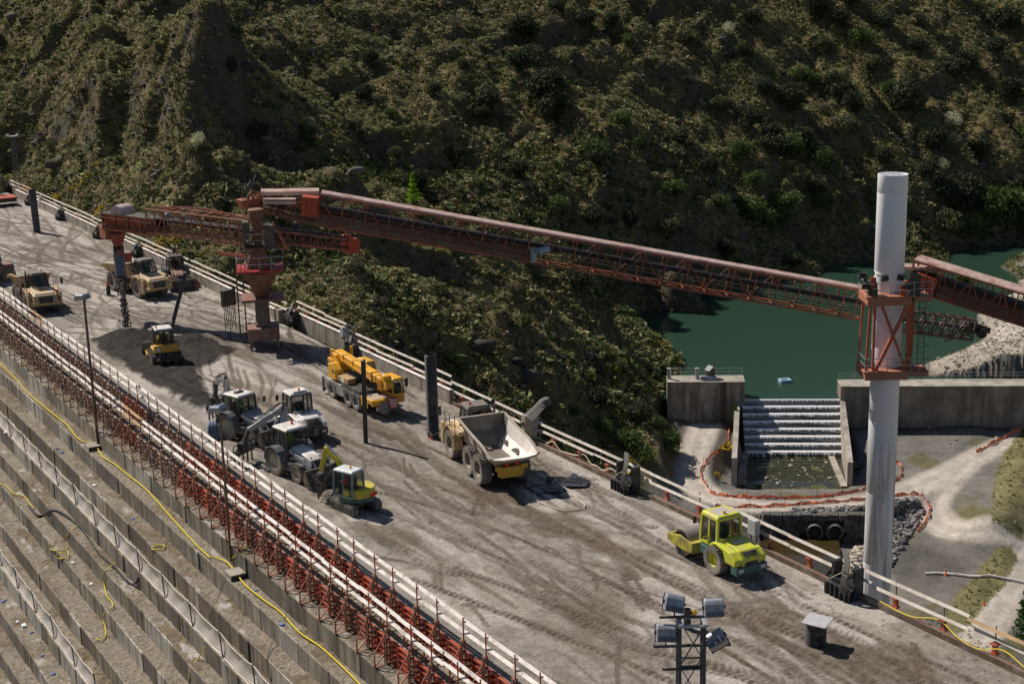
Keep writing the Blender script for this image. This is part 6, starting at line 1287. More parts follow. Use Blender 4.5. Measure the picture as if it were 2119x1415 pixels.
# ------------------------------------------------------------------ articulated dump trucks
def dump_truck(label, body, hood, open_tail=False):
    t = thing('dump_truck', label, 'dump truck')
    R = .87
    for (x, nm) in ((4.25, 0), (.85, 1), (-.85, 1)):
        for s in (-1, 1): wheel(t, x, s * 1.16, R, .62, s)
    # rear frame and axles
    mb = MB(); mb.box(-2.3, -.42, .85, 3.0, .42, 1.25); mb.box(-.1, -1.0, .75, .1, 1.0, 1.0)
    for x in (.85, -.85, 4.25): mb.tube((x, -1.0, R), (x, 1.0, R), .2, n=10)
    mb.box(2.6, -.35, .6, 5.4, .35, 1.2); mb.build('chassis', M_und, t)
    mb = MB(); mb.box(-2.55, -.75, .82, -2.3, .75, 1.35); mb.box(-2.62, -.95, 1.2, -2.5, -.6, 1.45); mb.box(-2.62, .6, 1.2, -2.5, .95, 1.45); mb.bar((-2.5, -.6, .8), (-2.5, .6, .8), .12); mb.build('rear_frame', M_yel, t)
    for s in (-1, 1): mb = MB(); mb.box(-2.66, s * .3 - .12, 1.5, -2.58, s * .3 + .12, 1.62); mb.build('tail_light', M_rlt, t)
    # front section: nose, grille, wings
    mb = MB()
    mb.hexa([(4.9, -1.15, 1.0), (6.15, -1.05, .85), (6.15, 1.05, .85), (4.9, 1.15, 1.0), (4.9, -1.1, 2.0), (6.0, -1.02, 1.72), (6.0, 1.02, 1.72), (4.9, 1.1, 2.0)])
    mb.hexa([(5.3, -1.4, .85), (6.1, -1.2, .8), (6.1, 1.2, .8), (5.3, 1.4, .85), (5.3, -1.42, 1.15), (6.2, -1.2, 1.1), (6.2, 1.2, 1.1), (5.3, 1.42, 1.15)])
    mb.build('nose', body, t, bevel=.05)
    mb = MB(); mb.hexa([(3.9, -1.0, 1.85), (6.02, -1.0, 1.66), (6.02, 1.0, 1.66), (3.9, 1.0, 1.85), (3.9, -.82, 2.25), (5.75, -.85, 1.9), (5.75, .85, 1.9), (3.9, .82, 2.25)]); mb.box(4.3, -.25, 2.15, 4.9, .25, 2.22)
    mb.build('bonnet', hood, t, bevel=.07)
    mb = MB(); mb.hexa([(6.1, -.55, 1.05), (6.19, -.55, 1.05), (6.19, .55, 1.05), (6.1, .55, 1.05), (6.0, -.62, 1.68), (6.07, -.62, 1.68), (6.07, .62, 1.68), (6.0, .62, 1.68)])
    for k in range(5): mb.box(6.05, -.6, 1.12 + k * .11, 6.2 - k * .02, .6, 1.15 + k * .11)
    mb.build('grille', M_blk, t)
    for s in (-1, 1):
        mb = MB(); mb.box(6.0, s * .84 - .15, 1.28, 6.13, s * .84 + .15, 1.52); mb.build('headlight', M('lamp_lens', (.25, .26, .26), .15, .3), t)
        mb = MB(); yo, yi_ = s * 1.5, s * .95; N = 9; prof = []
        for k in range(N): a = PI * (1.02 - k / (N - 1) * 1.0); prof.append((4.25 + 1.08 * math.cos(a), R + 1.08 * math.sin(a)))
        for k in range(N - 1):
            (xa, za), (xb, zb2) = prof[k], prof[k + 1]; (xc, zc) = (4.25 + (xa - 4.25) * 1.07, R + (za - R) * 1.07); (xd, zd) = (4.25 + (xb - 4.25) * 1.07, R + (zb2 - R) * 1.07)
            mb.hexa([(xa, yi_, za), (xb, yi_, zb2), (xb, yo, zb2), (xa, yo, za), (xc, yi_, zc), (xd, yi_, zd), (xd, yo, zd), (xc, yo, zc)])
        mb.build('wing', body, t)
        mb = MB(); mb.box(5.3, s * 1.42 - .1, .6, 5.75, s * 1.42 + .08, 1.9) ; mb.build('side_panel', body, t, bevel=.03)
        mb = MB()
        for (xx, zt_) in ((3.1, 2.9), (5.0, 2.75), (4.1, 2.8)): mb.tube((xx, s * 1.42, 1.75), (xx, s * 1.42, zt_), .025, n=5)
        mb.tube((3.1, s * 1.42, 2.85), (5.0, s * 1.42, 2.75), .025, n=5); mb.tube((3.1, s * 1.42, 2.3), (5.0, s * 1.42, 2.3), .02, n=5); mb.tube((5.0, s * 1.42, 2.6), (5.15, s * 1.7, 2.75), .02, n=5); mb.box(5.1, s * 1.72 - .12, 2.45, 5.16, s * 1.72 + .12, 3.0); mb.build('handrail', M_blk, t)
    mb = MB(); mb.box(2.7, -1.35, 1.75, 3.9, 1.35, 2.0); mb.box(2.6, -.8, 1.2, 3.9, .8, 1.8); mb.box(3.9, -1.45, 1.88, 5.0, -.9, 1.95); mb.box(3.9, .9, 1.88, 5.0, 1.45, 1.95); mb.build('deck_plate', hood, t, bevel=.03)
    cab(t, 2.75, 4.3, -.78, .78, 2.0, 3.25, M_blk, .2, M_adtroof, .1, .08, .3)
    beacon(t, 3.2, .4, 3.45, M_rlt); mb = MB(); mb.tube((2.6, -.9, 1.9), (2.6, -.9, 3.5), .07, n=8); mb.tube((2.55, -.5, 3.2), (2.55, -.5, 3.9), .02, n=5); mb.build('exhaust', M_und, t)
    # dump body: flared tub, open at the back as a raised chute
    outer = [(-3.0, 1.55), (-2.3, 1.2), (1.6, 1.2), (2.3, 1.9), (2.45, 2.95)]      # side profile of the floor line: x, z
    rim_ = [(-3.0, 2.2), (-2.2, 2.45), (0.5, 2.85), (2.45, 3.0)]
    def sec(x):    # (floor z, rim z, floor half width, rim half width)
        zf = np.interp(x, [-3.15, -1.9, 1.5, 2.3], [1.95, 1.25, 1.25, 2.2]); zr = np.interp(x, [-3.15, -2.2, .5, 2.45], [2.15, 2.5, 2.75, 3.0]); return zf, zr
    X_ = [-3.15, -2.6, -1.9, -.8, .4, 1.5, 2.1, 2.3]; th = .07
    def ring(x, off, flip=False):
        zf, zr = sec(x); zf += off; w0, w1, w2 = .72 - off, 1.25 - off * .9, 1.42 - off
        zm = zf + (zr - zf) * .42
        return [(x, -w2, zr), (x, -w1, zm), (x, -w0, zf), (x, w0, zf), (x, w1, zm), (x, w2, zr)]
    mo, mi = MB(), MB(); n_ = 6
    vo = [v for x in X_ for v in ring(x, 0)]; fo = [(i * n_ + j, i * n_ + j + 1, (i + 1) * n_ + j + 1, (i + 1) * n_ + j) for i in range(len(X_) - 1) for j in range(n_ - 1)]
    k = (len(X_) - 1) * n_; fo.append(tuple(range(k, k + 6)))
    mo.add(vo, fo)
    for s in (-1, 1):
        for i in range(len(X_) - 1): a, c_ = ring(X_[i], 0)[0 if s < 0 else 5], ring(X_[i + 1], 0)[0 if s < 0 else 5]; mo.bar(Vector(a) + Vector((0, s * .02, -.02)), Vector(c_) + Vector((0, s * .02, -.02)), .13, .15)
        for x in (-1.6, -.2, 1.2): r_ = ring(x, 0); a = r_[0 if s < 0 else 5]; c_ = r_[1 if s < 0 else 4]; mo.bar(Vector(a) + Vector((0, s * .04, 0)), Vector(c_) + Vector((0, s * .04, 0)), .14, .08)
    r_ = ring(2.3, 0); mo.bar(r_[0], r_[5], .16, .14); mo.bar(ring(-3.15, 0)[2], ring(-3.15, 0)[3], .14, .12)
    for s in (1, 2): a, c_ = ring(-3.15, 0)[s - 1], ring(-3.15, 0)[s]; mo.bar(a, c_, .1, .12); mo.bar(Vector(a) * 1 - Vector((0, 2 * a[1], 0)), Vector(c_) - Vector((0, 2 * c_[1], 0)), .1, .12)
    ob = mo.build('dump_body', M_dusty if open_tail else body, t, bevel=.02)
    vi = [v for x in X_[:-1] + [2.22] for v in ring(x, .06)]; fi = [(i * n_ + j, (i + 1) * n_ + j, (i + 1) * n_ + j + 1, i * n_ + j + 1) for i in range(len(X_) - 1) for j in range(n_ - 1)]
    fi.append(tuple(range(k + 5, k - 1, -1))); mi.add(vi, fi); mi.cur = 0
    li = mi.build('body_liner', M_inner, t, mats=[M_inner, M_wornlit])
    for p_ in li.data.polygons:
        if p_.center.x < -.9 or (p_.center.x < 1.0 and p_.center.y < -.5 and open_tail): p_.material_index = 1  # worn pale steel; on the right wall it paints the strong sunlight
    if open_tail:
        mb = MB(); g = random.Random(1); r0 = rock_template(g, 2); 
        for (x, y, s_, h) in ((1.1, .2, .5, .25),): mb = MB(); mb.add([(x + v[0] * s_, y + v[1] * s_ * .8, 1.3 + v[2] * h) for v in r0[0]], [tuple(f) for f in r0[1]]); mb.build('leftover_mix', M('mix_lumps', (.22, .18, .14), .95, 0, .3, 6), t)
        for (x, y, s_) in ((-2.35, -.05, .16), (-2.3, .15, .12)): mb = MB(); mb.add([(x + v[0] * s_, y + v[1] * s_ * 1.3, sec(x)[0] + .1 + v[2] * s_ * .45) for v in r0[0]], [tuple(f) for f in r0[1]]); mb.build('leftover_mix', M('mix_lumps', (.22, .18, .14), .95, 0, .3, 6), t)
    else:
        mb = MB(); mb.add([(2.1, -1.2, 2.55), (2.1, 1.2, 2.55), (-2.4, 1.2, 2.1), (-2.4, -1.2, 2.1), (0, 0, 2.75)], [(0, 1, 4), (1, 2, 4), (2, 3, 4), (3, 0, 4)]) if False else None
    return t
near = dump_truck('big dusty dump truck with an empty pale body, seen from behind beside the ribbed tube', M_adt, M_adtl, True); place(near, 40.1, 68.3, 79, .98)
fa = dump_truck('beige dump truck facing the camera under the grey drop chute', M_adt, M_adtl); place(fa, 38.9, 131.9, -80, .95)
fb = dump_truck('beige dump truck facing the camera right behind the formwork at the far left', M_adt, M_adtl); place(fb, 30.1, 131.9, -92, .95)
# tarp / hose bundle standing up behind the near truck's tail: grey hose trunk leaving a climbing bracket
tb = thing('hose_bracket', 'tall hose bracket with a thick grey hose bundle sticking up behind the near dump truck', 'hose bracket', (XR + .2, P(1150, 880)[1] - 2.2, 0)); dR = (Vector(tb.location) - Vector((0, 0, CAMH))).dot(_f)
a = PD(1095, 862, dR) - tb.location; b2 = PD(1135, 828, dR) - tb.location
mb = MB(); d_ = (b2 - a).normalized()
for k in range(9): o_ = Vector((math.sin(k * 2.1) * .16, math.cos(k * 1.7) * .14, math.cos(k * 2.1) * .16)); mb.path(catmull([a + o_ * .9 - d_ * .5, a.lerp(b2, .35) + o_, a.lerp(b2, .7) + o_ * 1.1 + Vector((0, 0, .06)), b2 + o_ * 1.15 - Vector((0, 0, .1))], 5), .12, 7)
mb.build('hoses', M('trunk_hose', (.15, .135, .12), .85, 0, .35, 8), tb, smooth=True)
mb = MB(); c0 = a - Vector((0, 0, .05)); mb.hexa([c0 + Vector(v) for v in ((-.5, -.25, -1.35), (.35, -.25, -1.35), (.35, .15, -1.35), (-.5, .15, -1.35), (-.42, -.25, .25), (.5, -.3, .0), (.5, .2, .0), (-.42, .15, .25))]); mb.bar(c0 + Vector((.2, 0, -1.2)), c0 + Vector((.2, 0, -2.9)), .2); mb.bar(c0 + Vector((-.3, 0, -1.2)), c0 + Vector((-.1, 0, -2.9)), .15); mb.build('frame', M_dusty, tb, bevel=.02)
mb = MB(); mb.add([a + Vector((-.35, -.3, .1)), a + Vector((.05, -.3, -.25)), a + d_ * 1.15 + Vector((.0, -.28, -.05)), a + d_ * 1.0 + Vector((-.1, -.28, .25))], [(0, 1, 2, 3)]); mb.build('cover_sheet', M_wornlit, tb)
# plastic sheet and bars behind the truck
p = P(1150, 1003); mb = MB(); g = random.Random(3); N_ = 14
vsx = [(-1.6 + 3.4 * i / N_, -1.0 + 1.7 * j / N_ + .3 * math.sin(i), .03 + .09 * g.random()) for i in range(N_ + 1) for j in range(N_ + 1)]
mb.add(vsx, [(i * (N_ + 1) + j, (i + 1) * (N_ + 1) + j, (i + 1) * (N_ + 1) + j + 1, i * (N_ + 1) + j + 1) for i in range(N_) for j in range(N_)])
o = mb.build('plastic_sheet', M('dark_sheet', (.05, .056, .066), .3, 0, .4, 3), loc=p); tag(o, 'crumpled dark plastic sheet on the deck behind the near dump truck', 'sheet')
mb = MB(); 
for k in range(4): mb.bar((-.2 + .1 * k, .6, .3), (1.5 + .3 * k, -1.1 + .15 * k, .05), .035)
mb.box(-.15, .5, .05, .05, .7, .35); o = mb.build('steel_bars', M_blk, loc=p); tag(o, 'bundle of dark bars lying on the plastic sheet behind the near dump truck', 'steel bars')
# ------------------------------------------------------------------ rollers
def roller(label, kind):
    t = thing('road_roller', label, 'road roller'); Y = kind == 'lime'
    body, low, fr_, rim = (M_lime, M_teal, M_limer, M_lime) if Y else (M_wh, M_blk, M_wh, M_wh)
    for s in (-1, 1): wheel(t, 0, s * .86, .78, .56, s, rim, 26, .48, 'diamond')
    mb = MB(); R = .76; mb.lathe([(R - .06, -1.03), (R, -1.03), (R, 1.03), (R - .06, 1.03), (R - .08, .9), (.1, .8), (.1, -.8), (R - .08, -.9)], axis='y', n=40, c=(2.95, 0, R)); mb.build('drum', M_drum, t, smooth=True)
    mb = MB()
    for s in (-1, 1): mb.prism([(1.75, .55), (2.2, .48), (3.6, .48), (4.15, .62), (4.15, 1.0), (3.6, 1.08), (2.9, 1.24), (2.2, 1.12), (1.75, 1.12)], s * 1.08, s * 1.2)
    mb.box(4.0, -1.14, .62, 4.2, 1.14, .98); mb.box(1.72, -1.14, .5, 2.05, 1.14, 1.12); mb.box(1.2, -.35, .5, 1.75, .35, 1.0); mb.build('drum_frame', fr_, t, bevel=.03)
    mb = MB(); mb.prism([(-1.75, .62), (-.95, .55), (-.7, .95), (.7, 1.0), (1.1, .55), (1.35, .6), (1.35, 1.35), (-1.75, 1.0)], -.55, .55); mb.box(-2.0, -1.0, .5, -1.45, 1.0, .95); mb.box(.75, -.95, .75, 1.35, .95, 1.25); mb.build('chassis', low, t, bevel=.04)
    mb = MB(); z0 = .95
    mb.prism([(-1.95, z0), (-1.98, 1.35), (-1.6, 1.72), (-.3, 1.9), (.15, 1.85), (.15, z0)], -.62, .62)
    for s in (-1, 1): mb.prism([(-1.85, z0), (-1.88, 1.3), (-1.4, 1.62), (-.2, 1.78), (.25, 1.7), (.6, 1.3), (.45, 1.2), (.0, 1.66), (-.75, 1.5), (-.98, z0)], s * .58, s * 1.02)
    mb.build('engine_hood', body, t, bevel=.06)
    mb = MB(); mb.hexa([(-2.03, -.42, 1.0), (-1.97, -.42, 1.0), (-1.97, .42, 1.0), (-2.03, .42, 1.0), (-1.75, -.42, 1.66), (-1.55, -.42, 1.68), (-1.55, .42, 1.68), (-1.75, .42, 1.66)])
    for k in range(6): mb.box(-2.06 + k * .045, -.4, 1.05 + k * .1, -1.96 + k * .045, .4, 1.09 + k * .1)
    if not Y: mb.prism([(-.7, .98), (.7, .98), (.42, 1.6), (-.42, 1.6)], -2.045, -2.02, 'x')
    mb.build('rear_grille', M_blk, t)
    for s in (-1, 1): mb = MB(); mb.box(-2.03, s * .72 - .16, .68, -2.0, s * .72 + .16, .86); mb.build('rear_reflector', M('plate_white', (.6, .58, .55), .5), t)
    mb = MB(); mb.box(-.9, -.3, 1.84, -.4, .3, 1.86) if Y else mb.tube((-.55, -.25, 1.8), (-.55, -.25, 2.2), .09, n=10); (mb.tube((-.6, .15, 1.8), (-.6, .15, 2.05), .12, n=12) if not Y else None); mb.build('hood_top', M('plate_white', (.6, .58, .55), .5) if Y else M_blk, t)
    cab(t, .05, 1.55, -.78, .78, 1.4, 2.92, body if Y else M_blk, .16, body if Y else M_wh, .04, .13 if Y else .1, .12, 0)
    mb = MB()
    if Y: mb.box(.28, -.5, 3.085, 1.2, .5, 3.105); mb.build('roof_panel', M('roof_grey', (.42, .38, .36), .6), t)
    else: mb.bar((.15, -.5, 3.16), (.15, .5, 3.16), .1, .06); mb.build('light_bar', M('bar_blue', (.03, .06, .16), .4), t)
    beacon(t, .35, .1 if Y else .0, 3.1 if Y else 3.18, M_olt, .08, .17)
    for s in (-1, 1): mb = MB(); mb.tube((1.45, s * .8, 2.6), (1.65, s * 1.1, 2.65), .02, n=5); mb.box(1.6, s * 1.12 - .1, 2.35, 1.65, s * 1.12 + .1, 2.75); mb.build('mirror', M_blk, t)
    return t
ry = roller('bright lime yellow road roller with teal chassis at the right deck edge', 'lime'); place(ry, 42.3, 50.5, 87, .88)
x_, y_, a_ = inveh(ry, .5, 0); driver(x_, y_, 1.62, a_, M('grey_jacket', (.2, .2, .2), .8), M_helm, 'roller driver in grey with a white helmet in the lime yellow roller')
rw_ = roller('white road roller with a black rear grille behind the two backhoes', 'white'); place(rw_, 34.1, 81.6, 90, .9)
# ------------------------------------------------------------------ backhoe loaders
def seg(mb, pts, w, d0, d1):
    for k in range(len(pts) - 1): mb.bar(pts[k], pts[k + 1], w, d0 + (d1 - d0) * k / max(1, len(pts) - 2))
def vibrator_rack(t, x, y, z, yaw=0):
    mb = MB(); mb.x = Matrix.Translation((x, y, z)) @ Matrix.Rotation(yaw, 4, 'Z')
    mb.box(-.12, -.95, -.12, .12, .95, .12)
    for k in range(5): yy = -.8 + k * .4; mb.tube((0, yy, -.1), (0, yy, -.75), .05, .06, 7); mb.box(-.14, yy - .08, .08, .14, yy + .08, .22); mb.path(catmull([(0, yy, .15), (-.1, yy + .1, .45), (.05, yy + .28, .5), (0, yy + .4, .15)], 4), .035, 5)
    mb.box(-.2, -.25, .1, .2, .25, .55); mb.build('vibrator_rack', M_blk, t)
def backhoe(label, body, arm, boomcfg, cabm=None, roofm=None, grey=False):
    t = thing('backhoe_loader', label, 'backhoe loader')
    for s in (-1, 1): wheel(t, 0, s * .92, .80, .46, s, M_cream, 18, .55); wheel(t, 2.1, s * .86, .52, .36, s, M_cream, 16, .5)
    mb = MB(); mb.box(-.7, -.4, .5, 2.7, .4, .95); mb.tube((2.1, -.7, .52), (2.1, .7, .52), .12, n=8); mb.tube((0, -.7, .8), (0, .7, .8), .18, n=8); mb.box(-.9, -.55, .4, -.6, .55, 1.3); mb.build('chassis', M_und, t)
    mb = MB(); mb.prism([(.75, .95), (2.75, .8), (2.8, 1.35), (2.3, 1.5), (.75, 1.72)], -.42, .42); mb.build('engine_hood', body, t, bevel=.06)
    mb = MB(); mb.box(2.76, -.36, .85, 2.83, .36, 1.32); mb.build('grille', M_blk, t)
    for s in (-1, 1):
        mb = MB()
        for k in range(8):
            a0 = PI * (1.0 - k / 8 * .95); a1 = PI * (1.0 - (k + 1) / 8 * .95); r0, r1 = .86, .93
            q = lambda r_, a: (r_ * math.cos(a), .8 + r_ * math.sin(a))
            (xa, za), (xb, zb2), (xc, zc), (xd, zd) = q(r0, a0), q(r0, a1), q(r1, a0), q(r1, a1); y0, y1 = s * .62, s * 1.2
            mb.hexa([(xa, y0, za), (xb, y0, zb2), (xb, y1, zb2), (xa, y1, za), (xc, y0, zc), (xd, y0, zd), (xd, y1, zd), (xc, y1, zc)])
        mb.build('rear_wing', M('wing_grey', (.12, .125, .14), .45, 0, .2, 3, (.25, .22, .2), .3, 2), t, smooth=False)
        mb = MB(); mb.box(1.8, s * .68, 1.02, 2.6, s * 1.0, 1.1); mb.box(.9, s * .55, .5, 1.6, s * .95, .95); mb.build('side_step', M_blk, t)
        mb = MB(); mb.bar((.9, s * .55, 1.55), (2.3, s * .58, 1.25), .14, .2); mb.bar((2.3, s * .58, 1.25), (3.15, s * .6, .5), .14, .2); mb.build('loader_arm', arm, t)
        mb = MB(); mb.bar((1.8, s * .5, .9), (2.9, s * .55, .75), .08); mb.bar((2.55, s * .3, 1.45), (3.2, s * .3, .9), .09); mb.build('loader_ram', M_chrome, t)
        mb = MB(); mb.bar((-.85, s * 1.0, .25), (-.85, s * 1.0, 1.45), .18, .2); mb.box(-1.05, s * 1.0 - .15, .0, -.65, s * 1.0 + .15, .08); mb.build('stabiliser', M_blk, t)
    mb = MB(); pr = [(3.1, .12), (3.85, .04), (3.87, .08), (3.2, .22), (3.08, .5), (3.2, .98), (3.12, 1.0), (2.98, .5)]
    mb.prism(pr, -1.12, 1.12)
    for s in (-1, 1): mb.prism([(3.1, .12), (3.85, .04), (3.2, 1.0), (2.98, .5)], s * 1.1, s * 1.14)
    mb.bar((3.86, -1.12, .06), (3.86, 1.12, .06), .12, .04); mb.build('bucket', M('bucket_steel', (.1, .085, .07), .55, .3, .3, 3, (.25, .21, .17), .4, 2), t)
    cab(t, -.62, .85, -.72, .72, 1.15, 2.62, cabm or M_blk, .13, roofm or M_wh, .05, .08, .1, 0)
    beacon(t, .0 if not grey else -.1, .25, 2.78, M_rlt, .07, .17)
    if grey: mb = MB(); mb.box(.0, -.35, 2.77, .25, .25, 2.87); mb.build('roof_vent', M_blk, t)
    mb = MB(); mb.tube((.8, .78, 2.2), (1.0, 1.15, 2.3), .02, n=5); mb.box(.98, 1.1, 2.05, 1.03, 1.32, 2.4); mb.build('mirror', M_blk, t)
    B0, B1, B2, B3 = [Vector(v) for v in boomcfg]       # pivot, boom top, stick joint, stick end
    mb = MB(); d = (B1 - B0); mid = B0.lerp(B1, .5)
    side = d.cross(B2 - B1).normalized() * .14 if d.cross(B2 - B1).length > .01 else Vector((0, .14, 0))
    fw = side.cross(d).normalized()
    mb.hexa([B0 - side - fw * .16, B0 + side - fw * .16, B0 + side + fw * .16, B0 - side + fw * .16, B1 - side - fw * .2, B1 + side - fw * .2, B1 + side + fw * .2, B1 - side + fw * .2]); mb.bar(mid - fw * .2, B0 + fw * -.2, .22, .2); mb.build('boom', arm, t, bevel=.03)
    mb = MB(); mb.bar(B1, B2, .24, .3); mb.build('stick', arm, t, bevel=.03)
    mb = MB(); mb.bar(B0 + fw * .3, B1.lerp(B0, .3) + fw * .3, .1); mb.bar(B0.lerp(B1, .65) + fw * .3, B1.lerp(B2, .3) + Vector((0, 0, .15)), .07); mb.build('boom_ram', M_chrome, t)
    mb = MB(); mb.bar(B2, B3, .2); mb.box(B3.x - .2, B3.y - .2, B3.z - .3, B3.x + .2, B3.y + .2, B3.z + .1)
    for k in range(4): q = Vector((0, .08 * k - .12, 0)); mb.path(catmull([B1.lerp(B0, .5) + q + fw * .3, B1 + q + Vector((0, 0, .3)), B1.lerp(B2, .6) + q * 2 + Vector((-.2, 0, .15)), B3 + q + Vector((-.25, .1, .2)), B3 + q], 5), .025, 5)
    mb.build('hydraulics', M_blk, t)
    vibrator_rack(t, B3.x, B3.y, B3.z - .25, math.radians(20)); return t
b1 = backhoe('grey and black backhoe loader with its white arm raised at the left', M_grey, M('arm_greywhite', (.5, .49, .45), .5, 0, .15, 2, DUST, .4, 1.5), [(-1.0, 0, 1.1), (-1.35, .2, 3.35), (-2.5, .3, 2.9), (-2.75, .3, 1.6)], grey=True); place(b1, 31.0, 84.2, -72)
x_, y_, a_ = inveh(b1, .05, 0); driver(x_, y_, 1.6, a_, M_vestg, M_helm, 'driver in a green vest inside the grey backhoe loader')
b2_ = backhoe('white backhoe loader with a folded arm next to the formwork rail', M_wh, M('arm_grey', (.36, .37, .38), .45, .1, .12, 2, DUST, .3, 1.5), [(-1.0, .1, 1.1), (-1.7, .9, 3.3), (-2.9, -.9, 2.0), (-3.05, -1.3, 1.0)], roofm=M_wh); place(b2_, 30.85, 76.0, -80)
x_, y_, a_ = inveh(b2_, .05, 0); driver(x_, y_, 1.6, a_, M_vestg, M_helm, 'driver in a green vest inside the white backhoe loader')
b3_ = backhoe('dark orange loader half hidden behind the dump truck under the chute', M_rust, M_rust, [(-1.0, 0, 1.1), (-1.4, .2, 2.9), (-2.4, .3, 2.6), (-2.5, .3, 1.6)], roofm=M_dmetal); place(b3_, 43.2, 131.5, -100)
mb = MB(); mb.add([], []) 
mb = MB(); g = random.Random(8)
for k in range(4): mb.path(catmull([(-.5 + .2 * k, -.5, .05), (-.35 + .2 * k, -.2, .75), (-.1 + .2 * k, .3, .9), (.1 + .2 * k, .6, .3)], 6), .11, 7)
o = mb.build('grey_blanket', M('blue_grey_cloth', (.16, .2, .27), .8, 0, .2, 3), smooth=True, loc=P(443, 905) + Vector((0, 0, .0))); tag(o, 'blue grey folded blanket leaning on the guard rail by the grey backhoe', 'blanket')
# ------------------------------------------------------------------ mini excavator
def mini():
    t = thing('mini_excavator', 'small yellow tracked excavator with a pale cab roof beside the formwork', 'excavator')
    for s in (-1, 1):
        mb = MB(); pr = []; 
        for k in range(9): a = -PI / 2 + PI * k / 8; pr.append((.95 + .27 * math.cos(a), .28 + .27 * math.sin(a)))
        for k in range(9): a = PI / 2 + PI * k / 8; pr.append((-.95 + .27 * math.cos(a), .28 + .27 * math.sin(a)))
        mb.prism(pr, s * .6, s * .98)
        L = len(pr)
        for k in range(L):
            (xa, za), (xb, zb2) = pr[k], pr[(k + 1) % L]; n_ = max(1, int(math.hypot(xb - xa, zb2 - za) / .11))
            for q in range(n_): u_ = (q + .5) / n_; x, z = xa + (xb - xa) * u_, za + (zb2 - za) * u_; mb.bar((x, s * .6, z), (x, s * .98, z), .05, .05)
        o = mb.build('track', M_tyre, t); mb = MB()
        mb.box(-.85, s * .985, .14, .85, s * 1.01, .42)
        for x in (-.95, .95): mb.lathe([(.2, s * .98), (.18, s * 1.02), (.02, s * 1.03)], axis='y', n=14, c=(x, 0, .28))
        mb.build('rollers', M_und, o)
    mb = MB(); mb.box(-.6, -.6, .3, .6, .6, .5); mb.lathe([(.45, .5), (.45, .62)], n=16); mb.build('undercarriage', M_und, t)
    mb = MB(); mb.hexa([(1.3, -1.0, .1), (1.4, -1.0, .1), (1.4, 1.0, .1), (1.3, 1.0, .1), (1.25, -1.0, .5), (1.35, -1.0, .5), (1.35, 1.0, .5), (1.25, 1.0, .5)]); mb.bar((.5, -.4, .35), (1.3, -.4, .3), .12); mb.bar((.5, .4, .35), (1.3, .4, .3), .12); mb.build('blade', M_blk, t)
    return t
mx_ = mini(); UP = math.radians(16)      # upper structure turned towards the left rear
place(mx_, 31.3, 68.3, 97, .95)
Rz = Matrix.Rotation(UP, 4, 'Z')
mb = MB(); mb.x = Rz; N_ = 12; pr = [(-1.15 + .0, -.5)]; pr = [(math.cos(a) * 1.2 if math.cos(a) < 0 else math.cos(a) * .95, math.sin(a) * 1.0) for a in [2 * PI * k / 28 for k in range(28)]]
mb.prism(pr, .62, .85, 'z'); mb.build('turntable', M_teal, mx_, bevel=.03)
mb = MB(); mb.x = Rz; pr2 = [(x * 1.02, y * 1.0) for x, y in pr if x < .2]; mb.prism(pr2, .85, 1.38, 'z'); mb.box(-.1, -.95, .85, .9, -.35, 1.2); cwt = mb.build('counterweight', M('mini_yellow', (.55, .47, .03), .45, 0, .12, 2, (.35, .3, .15), .35, 1.5), mx_, bevel=.06)
mb = MB(); mb.x = Rz; mb.box(-1.25, -.45, .9, -1.18, .15, 1.08); mb.build('red_plate', M_rlt, mx_)
mb = MB(); mb.x = Rz; c0 = len(kids(mx_)); X_old = MB.__init__
def cab_rot(p, R_, *a, **k):
    before = len(kids(p)); cab(p, *a, **k)
    for o in kids(p)[before:]: o.matrix_local = R_ @ o.matrix_local
cab_rot(mx_, Rz, -.65, .75, -.05, .95, .98, 2.35, M('cab_teal', (.2, .27, .28), .4, 0, .1), .12, M('roof_pale', (.6, .63, .60), .5), .05, .09, .05)
mb = MB(); mb.x = Rz; mb.lathe([(.07, 0), (.06, .12), (0, .15)], n=12, c=(-.1, .4, 2.5)); mb.build('beacon', M_olt, mx_, smooth=True)
my_ = M('mini_yellow2', (.60, .52, .03), .42, 0, .1, 2, (.4, .35, .15), .25, 1.5)
K = [Vector(v) for v in ((.85, -.45, 1.1), (1.55, -.45, 2.35), (2.55, -.45, 2.95), (2.95, -.45, 1.55), (3.0, -.45, 1.2))]
mb = MB(); mb.x = Rz; mb.bar(K[0], K[1], .24, .3); mb.bar(K[1], K[2], .22, .28); mb.build('boom', my_, mx_, bevel=.03)
mb = MB(); mb.x = Rz; mb.bar(K[2] + Vector((-.1, 0, .1)), K[3], .2, .24); mb.build('stick', my_, mx_, bevel=.03)
mb = MB(); mb.x = Rz; mb.bar(K[1] + Vector((.1, 0, .3)), K[2] + Vector((-.05, 0, .28)), .09); mb.build('boom_ram', M_chrome, mx_)
mb = MB(); mb.x = Rz; mb.bar(K[0] + Vector((.25, 0, .1)), K[1] + Vector((.35, 0, -.15)), .09); mb.path(catmull([K[1], K[1] + Vector((.4, .1, -.2)), K[2] + Vector((-.3, .15, -.4)), K[3] + Vector((-.2, .1, -.3))], 6), .03, 5); mb.box(2.8, -.75, .85, 3.25, -.15, 1.3); mb.build('hydraulics', M_blk, mx_)
kk = len(kids(mx_)); vibrator_rack(mx_, 0, 0, 0); o = kids(mx_)[-1]; o.matrix_local = Rz @ Matrix.Translation((3.0, -.45, .85)) @ Matrix.Rotation(.5, 4, 'Z')
a0 = math.radians(97) + UP; lx, ly = -.05, .45; driver(mx_.location.x + lx * math.cos(a0) - ly * math.sin(a0), mx_.location.y + lx * math.sin(a0) + ly * math.cos(a0), 1.42, a0, M_vesto, M_helm, 'operator in an orange vest inside the small yellow excavator')
